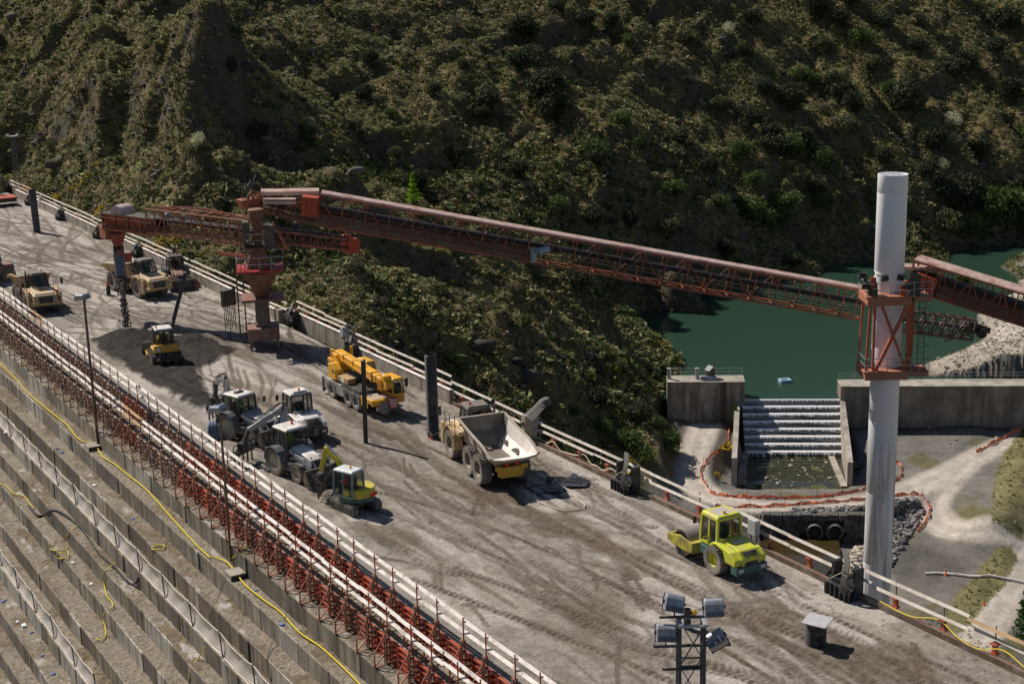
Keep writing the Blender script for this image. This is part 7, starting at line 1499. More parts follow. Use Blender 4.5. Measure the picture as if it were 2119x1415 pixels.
# ------------------------------------------------------------------ bulldozer
t = thing('bulldozer', 'yellow bulldozer with a white cab roof seen from behind on the dark mix', 'bulldozer'); place(t, 33.0, 104.6, 80, .92)
for s in (-1, 1):
    mb = MB(); pr = []
    for k in range(9): a = -PI / 2 + PI * k / 8; pr.append((1.3 + .42 * math.cos(a), .45 + .42 * math.sin(a)))
    for k in range(9): a = PI / 2 + PI * k / 8; pr.append((-1.2 + .42 * math.cos(a), .45 + .42 * math.sin(a)))
    mb.prism(pr, s * .72, s * 1.2); L = len(pr)
    for k in range(L):
        (xa, za), (xb, zb2) = pr[k], pr[(k + 1) % L]; n_ = max(1, int(math.hypot(xb - xa, zb2 - za) / .17))
        for q in range(n_): u_ = (q + .5) / n_; x, z = xa + (xb - xa) * u_, za + (zb2 - za) * u_; mb.bar((x, s * .72, z), (x, s * 1.2, z), .06, .06)
    mb.build('track', M_und, t)
    mb = MB(); mb.bar((.6, s * 1.25, .5), (2.3, s * 1.2, .5), .12, .2); mb.build('push_arm', M_yel, t)
mb = MB(); mb.box(-1.3, -.65, .5, 1.9, .65, 1.15); mb.build('chassis', M_und, t); mb = MB(); mb.box(-1.35, -.95, 1.05, -.75, .95, 1.65); mb.box(-.75, -1.0, 1.05, .6, 1.0, 1.3); mb.build('rear_body', M_yel, t, bevel=.05); mb = MB(); mb.box(.6, -.5, 1.15, 2.0, .5, 1.75); mb.build('engine_hood', M_yel, t, bevel=.05)
mb = MB(); mb.box(-1.37, .45, 1.2, -1.355, .8, 1.45); mb.build('plate', M('plate_white', (.6, .58, .55), .5), t)
cab(t, -.85, .65, -.72, .72, 1.3, 2.75, M_blk, .14, M_wh, .05, .1, .08); beacon(t, -.4, .55, 2.9, M_rlt)
mb = MB(); mb.box(-1.95, -.8, .45, -1.4, .8, .65)
for y in (-.6, 0, .6): mb.bar((-1.9, y, .95), (-1.95, y, .15), .14)
mb.bar((-1.4, -.3, 1.0), (-1.9, -.3, .7), .14); mb.bar((-1.4, .3, 1.0), (-1.9, .3, .7), .14); mb.build('ripper', M_und, t)
mb = MB(); mb.prism([(2.35, .1), (2.45, .1), (2.35, .6), (2.5, 1.15), (2.4, 1.15), (2.25, .6)], -1.5, 1.5); mb.build('blade', M('blade_steel', (.2, .18, .15), .4, .5), t)
mb = MB(); mb.tube((1.3, -.3, 1.7), (1.3, -.3, 2.6), .07, n=8); mb.build('exhaust', M_und, t)
x_, y_, a_ = inveh(t, -.1, 0); driver(x_, y_, 1.6, a_, M_vestg, M_helm, 'bulldozer driver in a green vest')
# ------------------------------------------------------------------ mobile crane
t = thing('mobile_crane', 'orange yellow three-axle mobile crane with its boom laid over the cab', 'mobile crane'); place(t, 40.25, 86.5, -89, .93); cr_ = t
for x in (-1.9, .75, 1.98):
    for s in (-1, 1): wheel(t, x, s * 1.02, .62, .42, s, M('rim_grey', (.22, .21, .2), .6, .2), 24, .55)
mb = MB(); mb.box(-3.2, -1.2, 1.0, 3.0, 1.2, 1.32); mb.box(-2.9, -.5, .6, 3.4, .5, 1.0)
for x0, x1 in ((-1.2, .1), (-3.1, -2.6)):
    for s in (-1, 1): mb.box(x0, s * 1.2 - (.3 if s > 0 else 0), .5, x1, s * 1.2 + (0 if s > 0 else .3), 1.0)
mb.build('carrier', M_cgry, t, bevel=.03)
mb = MB(); mb.box(-.2, -1.22, 1.32, 2.7, 1.22, 1.52); mb.box(2.7, -1.2, .7, 3.0, -.2, 1.6); mb.build('carrier_deck', M_blk, t)
mb = MB(); mb.box(2.95, -1.28, 1.0, 4.7, .35, 1.32); mb.box(3.0, -1.28, .62, 4.0, -1.22, 1.3); mb.box(4.55, -1.28, .9, 4.75, 1.25, 1.28); mb.build('front_bumper', M_cyel, t, bevel=.03)
mb = MB(); mb.box(3.1, -1.1, 1.32, 4.5, .3, 1.35); mb.build('front_deck', M_dusty, t)
mb = MB(); mb.box(3.1, .35, .85, 4.7, 1.25, 1.5); mb.build('driver_cab_body', M_cyel, t, bevel=.05)
cab(t, 3.05, 4.72, .36, 1.25, 1.5, 2.5, M_cyel, .1, M_cyel, .05, .08, .1)
mb = MB(); mb.box(4.76, -1.0, .55, 4.8, -.55, .85); wp_ = mb.build('warning_plate', M('hazard', (.75, .7, .65), .5, 0, .1, 3), t)
for k in range(3): mb = MB(); mb.hexa([(4.8, -.98 + k * .15, .56), (4.81, -.98 + k * .15, .56), (4.81, -.92 + k * .15, .56), (4.8, -.92 + k * .15, .56), (4.8, -.92 + k * .15, .84), (4.81, -.92 + k * .15, .84), (4.81, -.86 + k * .15, .84), (4.8, -.86 + k * .15, .84)]); mb.build('stripe', M_rlt, wp_)
mb = MB(); mb.lathe([(.46, 0), (.48, .05), (.4, .1), (.1, .14), (0, .14)], axis='x', n=26, c=(4.78, -.35, .72)); mb.build('spare_plate', M('plate_grey', (.27, .23, .22), .7, 0, .3, 5), t, smooth=True)
for s in (-1, 1):
    mb = MB(); mb.box(-3.45, s * .95 - .2, .35, -3.15, s * .95 + .2, 1.3); mb.bar((-3.3, s * 1.15, .2), (-3.3, s * 1.15, 1.3), .16); mb.build('outrigger', M_blk, t)
    mb = MB(); mb.bar((2.75, s * 1.15, .25), (2.75, s * 1.15, 1.2), .16); mb.build('outrigger', M_blk, t)
mb = MB(); mb.box(4.6, 1.35, 1.9, 4.66, 1.6, 2.5); mb.tube((4.6, 1.2, 2.3), (4.63, 1.4, 2.3), .03, n=5); mb.tube((4.6, 1.2, 1.0), (4.8, 1.45, 1.9), .02, n=5); mb.build('mirror', M_blk, t)
# superstructure
mb = MB(); mb.lathe([(.65, 1.5), (.65, 1.65)], n=20, c=(-.9, 0, 0)); mb.box(-2.3, -.55, 1.6, .4, .55, 1.85); mb.build('slewing_platform', M_blk, t)
mb = MB(); mb.prism([(-2.3, 1.5), (-2.3, 2.55), (-1.75, 2.6), (-1.1, 2.2), (-1.05, 1.5)], -1.22, -.55); mb.build('winch_cover', M_cyel, t, bevel=.05)
mb = MB(); mb.box(-1.52, -1.235, 1.95, -1.35, -1.215, 2.25); mb.box(-1.06, -1.05, 1.6, -1.04, -.75, 1.95); mb.build('vent', M_blk, t)
mb = MB(); mb.box(-.75, -1.15, 1.55, .75, -.5, 1.95); mb.build('ballast_box', M('box_dusty', (.42, .25, .08), .6, 0, .2, 2, (.4, .36, .3), .4, 1.5), t, bevel=.03)
mb = MB(); mb.box(-.76, -1.17, 1.6, -.7, -.95, 1.9); mb.box(-.3, -1.16, 1.58, .2, -1.145, 1.9); mb.build('hazard_stripe', M('hazard', (.75, .7, .65), .5), t)
cab(t, -.9, .7, .45, 1.2, 1.75, 2.85, M_cyel, .1, M_cyel, .05, .09, .2)
b0, b1v = Vector((-2.9, -.05, 2.95)), Vector((4.5, -.05, 2.35)); d = (b1v - b0)
mb = MB(); mb.hexa([(-2.7, -.62, 1.7), (-1.9, -.62, 1.7), (-1.9, .62, 1.7), (-2.7, .62, 1.7), (-3.0, -.5, 3.1), (-2.3, -.5, 3.0), (-2.3, .5, 3.0), (-3.0, .5, 3.1)]); mb.box(-3.6, -.6, 2.3, -2.6, .4, 2.6); mb.tube((-3.2, -.35, 2.6), (-3.2, -.35, 3.25), .17, n=12); mb.tube((-2.3, .75, 2.6), (-2.3, .75, 3.5), .12, n=10); mb.bar((-1.75, -.62, 2.9), (-.95, -.62, 1.75), .16, .24); mb.build('boom_mount', M_cyel, t, bevel=.03)
for k, (q0, q1, w) in enumerate(((0, .78, .62), (.76, .86, .54), (.84, .93, .46), (.91, 1.0, .4))):
    mb = MB(); a = b0 + d * q0; c_ = b0 + d * q1; h = w * 1.05; mb.bar(a, c_, w, h, up=(0, 0, 1)); o = mb.build('boom_section', M_cyel, t, bevel=.06)
mb = MB()
for q in (.2, .4, .6, .78): a = b0 + d * q; mb.bar(a + Vector((0, 0, -.36)), a + Vector((0, 0, .36)), .68, .08) if False else mb.box(a.x - .04, a.y - .35, a.z - .36, a.x + .04, a.y + .35, a.z + .35)
mb.bar(b0 + Vector((1.2, -.36, -.15)), b0 + d * .8 + Vector((0, -.36, -.15)), .05, .1); mb.build('boom_collar', M_cyel, t)
mb = MB(); e = b1v
for k in range(4): mb.box(e.x - .5 + k * .16, e.y - .4, e.z - .5, e.x - .43 + k * .16, e.y + .4, e.z + .3)
mb.lathe([(.3, -.3), (.3, .3)], axis='y', n=18, c=(e.x + .35, e.y, e.z - .05)); mb.lathe([(.25, -.3), (.25, .3)], axis='y', n=18, c=(e.x + .1, e.y, e.z + .35)); mb.build('boom_head', M_cyel, t, bevel=.02)
mb = MB(); mb.tube((e.x + .45, e.y + .1, e.z - .1), (e.x + .55, e.y + .3, .95), .02, n=5); mb.tube((e.x + .45, e.y - .1, e.z - .1), (e.x + .5, e.y + .2, .95), .02, n=5); mb.build('hoist_rope', M_dmetal, t)
mb = MB(); mb.x = Matrix.Translation((e.x + .52, e.y + .25, 1.0)); mb.hexa([(-.1, -.22, -.35), (.1, -.22, -.35), (.1, .22, -.35), (-.1, .22, -.35), (-.1, -.3, .35), (.1, -.3, .35), (.1, .3, .35), (-.1, .3, .35)]); hk_ = mb.build('hook_block', M('hook_white', (.78, .74, .7), .4, 0, .05, 3), t, bevel=.05)
for k in range(4): mb = MB(); mb.x = Matrix.Translation((e.x + .52, e.y + .25, 1.0)); z0 = -.36 + k * .19; mb.hexa([(-.115, -.29, z0), (.115, -.29, z0), (.115, .29, z0 + .12), (-.115, .29, z0 + .12), (-.115, -.29, z0 + .08), (.115, -.29, z0 + .08), (.115, .29, z0 + .2), (-.115, .29, z0 + .2)]); mb.build('stripe', M('hook_red', (.55, .02, .04), .4), hk_)
mb = MB(); g = random.Random(5)
for k in range(14): a = Vector((g.uniform(2.4, 3.6), g.uniform(-1.1, .2), g.uniform(1.35, 1.7))); mb.path([a, a + Vector((g.uniform(-.3, .3), g.uniform(-.3, .3), g.uniform(0, .3))), a + Vector((g.uniform(-.4, .4), g.uniform(-.3, .3), -.1))], .03, 5)
mb.build('slings', M_blk, t)
# ------------------------------------------------------------------ far left machines
t = thing('flatbed_trailer', 'red flatbed trailer cut off by the upper left picture edge', 'trailer'); p = P(4, 425); t.location = p; t.rotation_euler.z = .0
mb = MB(); mb.box(-3.5, -1.4, .5, 1.6, 1.4, .95); mb.build('body', M_und, t); mb = MB(); mb.box(-3.6, -1.5, .95, 1.7, 1.5, 1.1); mb.build('deck_plate', M_rbox, t)
mb = MB(); g = random.Random(9)
for k in range(14): a = Vector((g.uniform(-2.5, .9), g.uniform(-1, 1), 1.15)); mb.bar(a, a + Vector((g.uniform(-.8, .8), g.uniform(-.5, .5), g.uniform(.1, .4))), .14)
mb.build('load', M('red_scrap', (.45, .16, .13), .6, 0, .4, 3, (.7, .55, .5), .4, 2), t)
t = thing('wheel_loader', 'dark machine cut off by the left picture edge below the thick black tube', 'loader'); p = P(-12, 584); t.location = p; t.rotation_euler.z = .2
for x in (-1.2, 1.1):
    for s in (-1, 1): wheel(t, x, s * .95, .65, .45, s)
mb = MB(); mb.box(-2, -1, .8, 1.7, 1, 1.7); mb.build('body', M_rust, t, bevel=.05); cab(t, -.8, .6, -.7, .7, 1.7, 2.7, M_blk, .12, M_adtroof)
# ================================================================== VEGETATION
M_leaf = M_attr('scrub_leaves', .8, .25, 2.0, 0, 8, .15, .2)
def tuft(r_, n, spread=1.0, up=.75, leaf=.3):
    """dome of n small leaf faces (numpy)"""
    g = np.random.default_rng(r_); d = g.normal(size=(n, 3)); d[:, 2] = abs(d[:, 2]) * up; d /= np.linalg.norm(d, axis=1)[:, None]
    rad = g.uniform(.45, 1, n)[:, None]; c = d * rad * [spread, spread, 1]
    a = g.normal(size=(n, 3)); a /= np.linalg.norm(a, axis=1)[:, None]; b_ = np.cross(d + g.normal(scale=.7, size=(n, 3)), a); b_ /= np.linalg.norm(b_, axis=1)[:, None] + 1e-9
    s = leaf * g.uniform(.6, 1.3, n)[:, None]
    v = np.stack([c - a * s, c + b_ * s * .8, c + a * s], 1); return v.reshape(-1, 3), np.arange(n * 3).reshape(-1, 3), np.repeat(g.uniform(.55, 1.35, n), 3)
TUFTS = [tuft(k, 12, 1, .85, .55) for k in range(5)]
def scatter_scrub(name, pts, size, cols, weights, seed):
    g = np.random.default_rng(seed); N = len(pts); which = g.integers(0, 5, N); VV, FF, CC = [], [], []; off = 0
    cols = np.array(cols); ci = g.choice(len(cols), N, p=np.array(weights) / sum(weights))
    # colour patches: plants of a kind grow together
    patch = fbm(pts[:, 0] / 11, pts[:, 1] / 11, 3, 300 + seed); ci = np.where(patch > .58, np.minimum(ci, 1), ci)
    sc = size * g.lognormal(-.05, .38, N); ang = g.uniform(0, 2 * PI, N)
    for k in range(5):
        m_ = which == k; v, f, sh = TUFTS[k]; n = m_.sum(); c_, s_ = np.cos(ang[m_]), np.sin(ang[m_]); S = sc[m_]
        W = np.empty((n, len(v), 3)); W[..., 0] = (v[None, :, 0] * c_[:, None] - v[None, :, 1] * s_[:, None]) * S[:, None] + pts[m_, 0][:, None]
        W[..., 1] = (v[None, :, 0] * s_[:, None] + v[None, :, 1] * c_[:, None]) * S[:, None] + pts[m_, 1][:, None]; W[..., 2] = v[None, :, 2] * (S * g.uniform(.6, 1.1, n))[:, None] + pts[m_, 2][:, None]
        col = cols[ci[m_]][:, None, :] * sh[None, :, None] * g.uniform(.7, 1.35, n)[:, None, None]
        VV.append(W.reshape(-1, 3)); FF.append((f[None] + (np.arange(n) * len(v))[:, None, None]).reshape(-1, 3) + off); CC.append(col.reshape(-1, 3)); off += n * len(v)
    return np_mesh(name, np.concatenate(VV), np.concatenate(FF), M_leaf, np.concatenate(CC), smooth=False)
def frustum(n, seed, dmin, dmax, lo=(-60, -60), hi=(2180, 1100)):
    """random ground points on the part of the hillside the camera can see, uniform in area"""
    g = np.random.default_rng(seed); out = []
    while sum(len(o) for o in out) < n:
        x = g.uniform(15, 330, 60000); y = g.uniform(60, 340, 60000)
        dep = x * _f.x + y * _f.y; ru = (x * IMR.x + y * IMR.y) / np.maximum(dep, 1) * FPX + 1059.5
        ok = (dep > dmin) & (dep < dmax) & (ru > lo[0]) & (ru < hi[0]); x, y = x[ok][:20000], y[ok][:20000]; out.append(np.c_[x, y])
    return np.concatenate(out)[:n]
cand = frustum(225000, 1, 90, 345)
zc = np.concatenate([terrain_z(c[None, :, 0], c[None, :, 1])[0] for c in np.array_split(cand, 20)])
# keep those in view rows and on slopes
V_ = np.c_[cand, zc - CAMH]; dep = V_ @ np.array(_f); row = V_ @ np.array(IMD) / dep * FPX + 707.5
Z0 = tps(cand[:, 0], cand[:, 1]); hm_, sl_ = hillmask(cand[:, 0], cand[:, 1], Z0)
rdd = band(cand[:, 0], cand[:, 1], ROAD1, -29, 0); e_ = .7
gx_ = (terrain_z(cand[None, :, 0] + e_, cand[None, :, 1])[0] - zc) / e_; gy_ = (terrain_z(cand[None, :, 0], cand[None, :, 1] + e_)[0] - zc) / e_
steep = np.hypot(gx_, gy_); dens = fbm(cand[:, 0] / 6, cand[:, 1] / 6, 3, 401)
wa, wb = wloc(cand[:, 0], cand[:, 1])
keep = (row > -80) & (zc > LAKE_Z + .15) & (hm_ > .15) & ((cand[:, 0] > 46) | (cand[:, 1] > 207)) & (rdd > 3.1) & ((steep < 2.2) | (rng.random(len(cand)) < .5)) & (dens > .12) & ~((wa > -10) & (wb < 9) & (wb > -12) & (wa < WLEN + 50)) & ~((wa > 17) & (wb > 9) & (wb < 75) & (zc < -19))
pts = np.c_[cand, zc][keep]
cols = [(.27, .235, .11), (.215, .21, .09), (.135, .155, .06), (.075, .10, .036), (.14, .185, .05), (.20, .165, .135), (.36, .315, .18)]
nr = len(pts); print('scrub', nr)
tag(scatter_scrub('scrub', pts, .34, cols, [4, 4, 3, 2, .8, 1.2, 1.6], 1), 'low olive and brown scrub covering the valley slopes', 'scrub', kind='stuff')
# greener belt low on the slopes and by the shore
gr = fbm(cand[:, 0] / 14, cand[:, 1] / 14, 3, 420); k2 = keep & (((gr > .56) & (row > 300)) | ((zc < -17) & (gr > .45))); p2 = np.c_[cand, zc][k2][::4]; p2[:, :2] += .4
tag(scatter_scrub('green_shrubs', p2, .6, [(.09, .12, .035), (.07, .095, .03), (.13, .15, .04), (.06, .075, .03)], [3, 3, 1, 2], 2), 'brighter green shrubs in patches low on the slopes', 'shrubs', kind='stuff')
# loose grey scree in ribs
k3 = (row > -60) & (zc > LAKE_Z) & (hm_ > .4) & ((cand[:, 0] > 46) | (cand[:, 1] > 207)) & (steep > 1.1) & (rng.random(len(cand)) < .12); p3_ = np.c_[cand, zc][k3]
def blobs(name, P3, size, base, lab, seed, flat=.7):
    g = np.random.default_rng(seed); VV, FF, CC = [], [], []; off = 0
    for i in range(len(P3)):
        v, f = RT[i % 6]; s = g.lognormal(0, .5) * size; a = g.uniform(0, 2 * PI); Rr = np.array([[math.cos(a), -math.sin(a), 0], [math.sin(a), math.cos(a), 0], [0, 0, 1]])
        VV.append((v * [s * 1.4, s, s * flat]) @ Rr.T + P3[i]); FF.append(f + off); CC.append(np.tile(np.array(base) * g.uniform(.5, 1.6), (len(v), 1))); off += len(v)
    return tag(np_mesh(name, np.concatenate(VV), np.concatenate(FF), M_rock, np.concatenate(CC), smooth=False), lab, 'rocks', kind='stuff')
blobs('rock_ribs', p3_, .28, (.085, .075, .066), 'grey brown broken rock along the ribs of the slopes', 5)
# yellow broom
br = []
for (px, py, n_, sp) in ((152, 390, 9, 2.2), (140, 408, 4, 1.5), (215, 440, 7, 2), (275, 480, 8, 2.5), (292, 470, 5, 2), (350, 506, 9, 2.5), (330, 512, 5, 2), (196, 350, 2, .8), (225, 365, 2, .8), (1345, 705, 8, 3), (1385, 735, 4, 2), (1500, 945, 5, 1.4), (1506, 930, 4, .8), (1300, 990, 3, 2), (1395, 905, 2, 1), (900, 545, 2, 2), (1270, 750, 3, 3), (1480, 990, 2, .7)):
    h_ = hit(px, py, 100, 330)
    if h_ is None: continue
    for k in range(n_): x, y = h_.x + rng.normal(0, sp / 2), h_.y + rng.normal(0, sp / 2); br.append((x, y, ground(x, y)))
tag(scatter_scrub('broom_flowers', np.array(br), .5, [(.55, .36, .01), (.4, .3, .02), (.12, .12, .02)], [3, 2, 2], 7), 'yellow flowering broom dotted beside the deck and the road', 'broom', kind='stuff')
# grass on the banks, beside the road, in the yard
def grass(polys, n, seed, size, cols, w, nm, lab):
    g = np.random.default_rng(seed); out = []
    al = np.array([q for pl in polys for q in pl]); lo, hi = al.min(0), al.max(0)
    while len(out) < n:
        q = g.uniform(lo, hi, (2000, 2)); ok = np.zeros(2000, bool)
        for pl in polys: ok |= inpoly(q[:, 0], q[:, 1], pl)
        out += list(q[ok])
    q = np.array(out[:n]); z = terrain_z(q[None, :, 0], q[None, :, 1])[0]; ok = (z > LAKE_Z + .05) | (q[:, 1] < 120)
    tag(scatter_scrub(nm, np.c_[q, z][ok], size, cols, w, seed), lab, 'grass', kind='stuff')
gc = [(.20, .17, .07), (.13, .14, .045), (.09, .12, .03), (.27, .22, .12)]
grass([PP(b_, -31 if k else -28.8) for k, b_ in enumerate(BANKS)] + [PP([(1880, 1290), (1960, 1260), (2000, 1300), (2119, 1370), (2119, 1400), (1950, 1390)], -32)], 800, 11, .12, gc, [3, 2, 1, 3], 'bank_grass', 'rough grass and weeds on the banks beside the yard tracks')
grass([PP([(1465, 965), (1500, 935), (1515, 960), (1524, 1005), (1500, 1018), (1470, 1010)], -29), PP([(1518, 850), (1535, 850), (1515, 930), (1505, 925)], -28), PP([(1765, 880), (1790, 890), (1785, 960), (1765, 960)], -29), PP([(1800, 870), (1900, 880), (1880, 905), (1800, 900)], -29)], 900, 12, .2, gc + [(.04, .035, .025)], [2, 2, 2, 1, 3], 'verge_weeds', 'dark weeds on the verges either side of the weir basin')
grass([PP([(1925, 745), (1990, 690), (2060, 640), (2119, 600), (2160, 600), (2160, 790), (1960, 775)], -24.5)], 900, 13, .16, gc, [3, 2, 2, 2], 'shore_grass', 'dry grass on the right bank of the lake')
# ---- individual trees and big shrubs
def crown_mesh(name, seed, lobes, n, leaf, col, squash=1.0, tall=1.0):
    g = np.random.default_rng(seed); L = []
    for k in range(lobes): a = g.uniform(0, 2 * PI); r_ = g.uniform(.05, .5); L.append((r_ * math.cos(a), r_ * math.sin(a), g.uniform(.35, 1.05) * tall, g.uniform(.36, .56)))
    VV, CC = [], []
    for (x, y, z, r_) in L:
        m_ = n // lobes; d = g.normal(size=(m_, 3)); d /= np.linalg.norm(d, axis=1)[:, None]; rad = r_ * g.uniform(.6, 1.12, m_)[:, None]; c = d * rad * [1, 1, .85 * squash] + [x, y, z * squash]
        a = g.normal(size=(m_, 3)); a /= np.linalg.norm(a, axis=1)[:, None]; b_ = np.cross(d + g.normal(scale=.8, size=(m_, 3)), a); b_ /= np.linalg.norm(b_, axis=1)[:, None] + 1e-9; s = leaf * g.uniform(.6, 1.3, m_)[:, None]
        VV.append(np.stack([c - a * s, c + b_ * s, c + a * s], 1).reshape(-1, 3)); CC.append(np.repeat(np.array(col)[None] * g.uniform(.6, 1.45, (m_, 1)) * g.uniform(.8, 1.2), 3, 0))
    v = np.concatenate(VV); me_o = np_mesh(name, v, np.arange(len(v)).reshape(-1, 3), M_leaf, np.concatenate(CC), smooth=False); return me_o
M_bark = M('bark', (.085, .065, .05), .9, 0, .3, 4)
def trunk_obj(h, r_, parent, seed=0, branches=4):
    g = random.Random(seed); mb = MB(); mb.path([(0, 0, -.1), (.03, .01, h * .35), (-.02, .03, h * .7), (0, 0, h)], r_, 7)
    for k in range(branches): a = g.uniform(0, 2 * PI); z = h * g.uniform(.35, .75); mb.tube((0, 0, z), (.45 * math.cos(a), .45 * math.sin(a), z + .35), r_ * .5, r_ * .2, 5)
    return mb.build('trunk', M_bark, parent)
PROTO = {}
def proto_tree(kind, col, lobes, n, leaf, squash=1.0, tall=1.0, var=3):
    L = []
    for k in range(var):
        t = thing('tree', 'x', 'tree', (0, 0, -300)); c = crown_mesh('crown', hash(kind) % 97 + k * 7 if False else len(PROTO) * 31 + k * 7, lobes, n, leaf, col, squash, tall); setpar(c, t); trunk_obj(.7 * squash, .045, t, k); L.append(t)
    PROTO[kind] = L
proto_tree('oak', (.055, .068, .034), 9, 1700, .085)
proto_tree('olive', (.11, .115, .055), 8, 1300, .08, .9)
proto_tree('green', (.09, .13, .038), 8, 1300, .08, .9)
proto_tree('white', (.62, .62, .42), 8, 900, .06, 1.1)
proto_tree('purple', (.14, .105, .085), 7, 520, .06, .8)
NM = {'oak': 'dark_tree', 'olive': 'olive_tree', 'green': 'green_tree', 'white': 'blossom_tree', 'purple': 'bare_tree'}
LB = {'oak': 'dark round evergreen growing on the far slope', 'olive': 'dull olive bushy tree growing on the far slope', 'green': 'fresh green bushy tree growing on the far slope', 'white': 'tree in pale white blossom on the far slope', 'purple': 'leafless purplish shrub on the far slope'}
used_t = {}
def tree(kind, px, py, wpx, label=None, hs=1.0):
    h_ = hit(px, py)
    if h_ is None: return
    D = (h_ - Vector((0, 0, CAMH))).dot(_f); s = wpx / 2 / FPX * D / .72
    k = (px * 7 + py) % 3; src = PROTO[kind][k]
    if src.name not in used_t: used_t[src.name] = 1; t = src
    else: t = copy_tree(src)
    t.name = NM[kind]; t.location = h_ - Vector((0, 0, s * .18)); t.scale = (s, s, s * hs); t.rotation_euler.z = (px * 13 + py * 7) % 628 / 100.
    t['label'] = label or LB[kind]
    if not label: t['group'] = NM[kind].replace('_', ' ') + 's scattered over the slopes'
    elif 'group' in t: del t['group']
for a in [(540, 85, 62), (620, 60, 40), (700, 50, 46), (345, 22, 34), (1080, 95, 70), (1075, 150, 60), (1090, 135, 46), (1135, 220, 80), (1140, 255, 66), (1005, 240, 60), (755, 210, 40), (770, 140, 44), (635, 290, 46), (535, 285, 44), (945, 340, 44), (1000, 250, 36), (1265, 60, 40), (1690, 55, 60), (1740, 60, 44), (1760, 25, 50), (1640, 215, 54), (1640, 240, 60), (1580, 200, 50), (1745, 215, 60), (1760, 235, 50), (1600, 300, 54), (1555, 270, 50), (1660, 300, 46), (1870, 245, 74), (1935, 310, 60), (1980, 170, 44), (1995, 150, 50), (2080, 60, 60), (2090, 210, 60), (1990, 430, 80), (1920, 380, 40), (1955, 420, 60), (2110, 410, 50), (1555, 60, 40), (1720, 190, 44), (1150, 30, 40), (1215, 80, 40), (1410, 300, 40), (1230, 500, 44), (1070, 370, 46), (1240, 350, 40), (1540, 255, 44), (1600, 330, 50), (1830, 345, 40), (2060, 120, 44), (1830, 60, 40), (1900, 110, 36), (860, 400, 56), (1240, 850, 46), (1320, 880, 64), (1200, 610, 60), (1300, 470, 38), (1470, 380, 44), (1690, 420, 40), (480, 150, 36), (900, 200, 34), (1640, 560, 40), (1500, 540, 44), (2030, 330, 44), (1540, 130, 40), (1850, 440, 46)]: tree('oak', *a)
for a in [(985, 670, 72), (830, 390, 44), (700, 285, 40), (735, 275, 36), (1380, 500, 50), (1460, 520, 44), (1100, 130, 44), (1420, 100, 50), (1500, 240, 44), (1700, 110, 44), (1800, 150, 50), (1900, 60, 44), (1760, 290, 44), (1690, 320, 40), (1960, 480, 70), (1150, 170, 36), (620, 330, 34), (590, 215, 30), (820, 330, 34), (960, 150, 34), (1140, 760, 30), (1280, 780, 36), (1100, 560, 34), (430, 340, 30)]: tree('olive', *a)
for a in [(1240, 300, 50), (1230, 340, 56), (1270, 370, 44), (1290, 260, 44), (1320, 320, 40), (1240, 380, 60), (1150, 460, 50), (1560, 470, 70), (1600, 480, 60), (1630, 450, 60), (1530, 330, 50), (1640, 330, 60), (1700, 350, 50), (1660, 180, 46), (1780, 110, 50), (1840, 200, 44), (2080, 470, 100), (2119, 480, 70), (2050, 440, 60), (2000, 500, 60), (1300, 95, 36), (490, 90, 34), (810, 250, 30), (1090, 690, 30), (1380, 940, 60), (1300, 930, 56), (1330, 960, 50), (1250, 910, 44), (1360, 890, 40), (1460, 600, 30), (1190, 870, 30), (1700, 450, 40), (1490, 430, 40), (1400, 420, 46), (1910, 300, 36), (1560, 400, 46), (2119, 300, 50)]: tree('green', *a)
for px, py, w, lb in ((1040, 195, 34, 'pale blossom tree at top centre beside the dark pair'), (610, 110, 18, 'small pale blossom bush at upper left'), (415, 335, 36, 'pale leafing bush right of the dark cliff'), (1478, 12, 26, 'pale blossom tree at the very top, right of centre'), (1508, 82, 30, 'pale blossom tree below the topmost one'), (1675, 30, 26, 'pale blossom tree at the top beside two dark trees'), (1972, 262, 34, 'pale blossom tree above right of the white pillar'), (1952, 366, 24, 'small pale blossom tree just right of the pillar top'), (1160, 182, 20, 'pale blossom bush next to the dark trees at centre')): tree('white', px, py, w, lb)
for a in [(480, 60, 44), (430, 70, 50), (850, 60, 40), (1140, 60, 44), (940, 60, 36), (1320, 400, 40), (740, 560, 36), (1700, 240, 40), (780, 640, 40), (1060, 610, 36), (1430, 200, 40), (1010, 650, 30)]: tree('purple', *a)
for k, L in PROTO.items():
    for t in L:
        if t.name not in used_t and t['label'] == 'x':
            for c in kids(t): bpy.data.objects.remove(c)
            bpy.data.objects.remove(t)
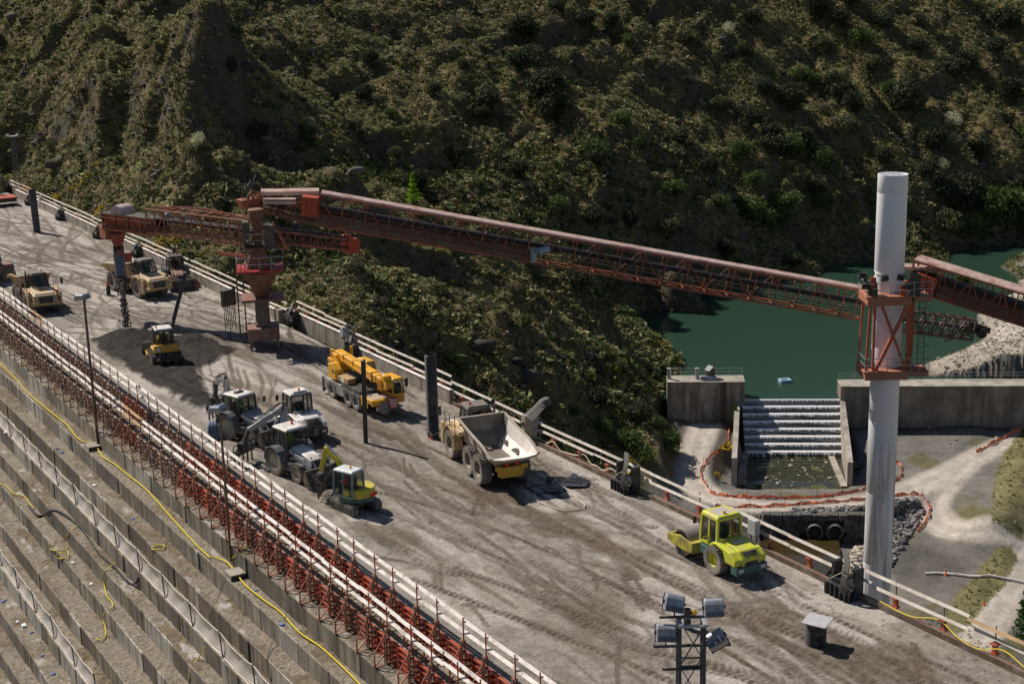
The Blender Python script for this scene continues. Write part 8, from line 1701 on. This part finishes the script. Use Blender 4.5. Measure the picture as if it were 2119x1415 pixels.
def poplar(px, py, hpx, wpx, col, label, name='poplar_tree', d0=120, base=None, n=1300):
    h_ = base or hit(px, py, d0)
    if h_ is None: return
    D = (h_ - Vector((0, 0, CAMH))).dot(_f); H_ = hpx / FPX * D; R_ = wpx / 2 / FPX * D; g = np.random.default_rng(px)
    z = g.uniform(.04, 1, n) ** .85; rad = R_ * np.interp(z, [0, .12, .3, .6, 1], [.75, 1, .8, .5, .08]) * g.uniform(.25, 1, n) ** .5 * (.75 + .35 * np.sin(z * 40 + 2)); a = g.uniform(0, 2 * PI, n); c = np.c_[rad * np.cos(a), rad * np.sin(a), z * H_]
    u_ = g.normal(size=(n, 3)); u_ /= np.linalg.norm(u_, axis=1)[:, None]; w_ = np.cross(g.normal(size=(n, 3)), u_); w_ /= np.linalg.norm(w_, axis=1)[:, None]; s = R_ * .13 * g.uniform(.6, 1.4, n)[:, None]
    v = np.stack([c - u_ * s, c + w_ * s, c + u_ * s], 1).reshape(-1, 3); t = thing(name, label, 'tree', tuple(h_))
    np_mesh('crown', v, np.arange(len(v)).reshape(-1, 3), M_leaf, np.repeat(np.array(col)[None] * g.uniform(.6, 1.4, (n, 1)), 3, 0), smooth=False, parent=t)
    mb = MB(); mb.tube((0, 0, -.2), (0, 0, H_ * .9), R_ * .07, R_ * .02, 6); mb.build('trunk', M_bark, t)
poplar(856, 428, 62, 34, (.30, .48, .03), 'bright yellow green poplar just above the conveyor', n=1600)
poplar(1526, 882, 52, 22, (.09, .19, .02), 'young bright green conifer beside the weir wall', 'young_conifer', base=Vector((*wpt(-1.3, 3.2, 0)[:2], -27.9)))
poplar(2112, 1330, 140, 60, (.03, .07, .015), 'dark green conifer at the lower right picture edge', 'young_conifer', base=Vector((*P(2122, 1318, -31)[:2], -31.5)), n=1600)
poplar(1988, 600, 36, 60, (.07, .14, .02), 'rounded green willow on the lake bank right of the pillar', 'willow_tree', base=P(1990, 600, -25), n=900)
poplar(1995, 680, 26, 50, (.07, .13, .02), 'low green bush on the bank below the tail conveyor', 'bank_bush', base=P(1995, 680, -25), n=700)
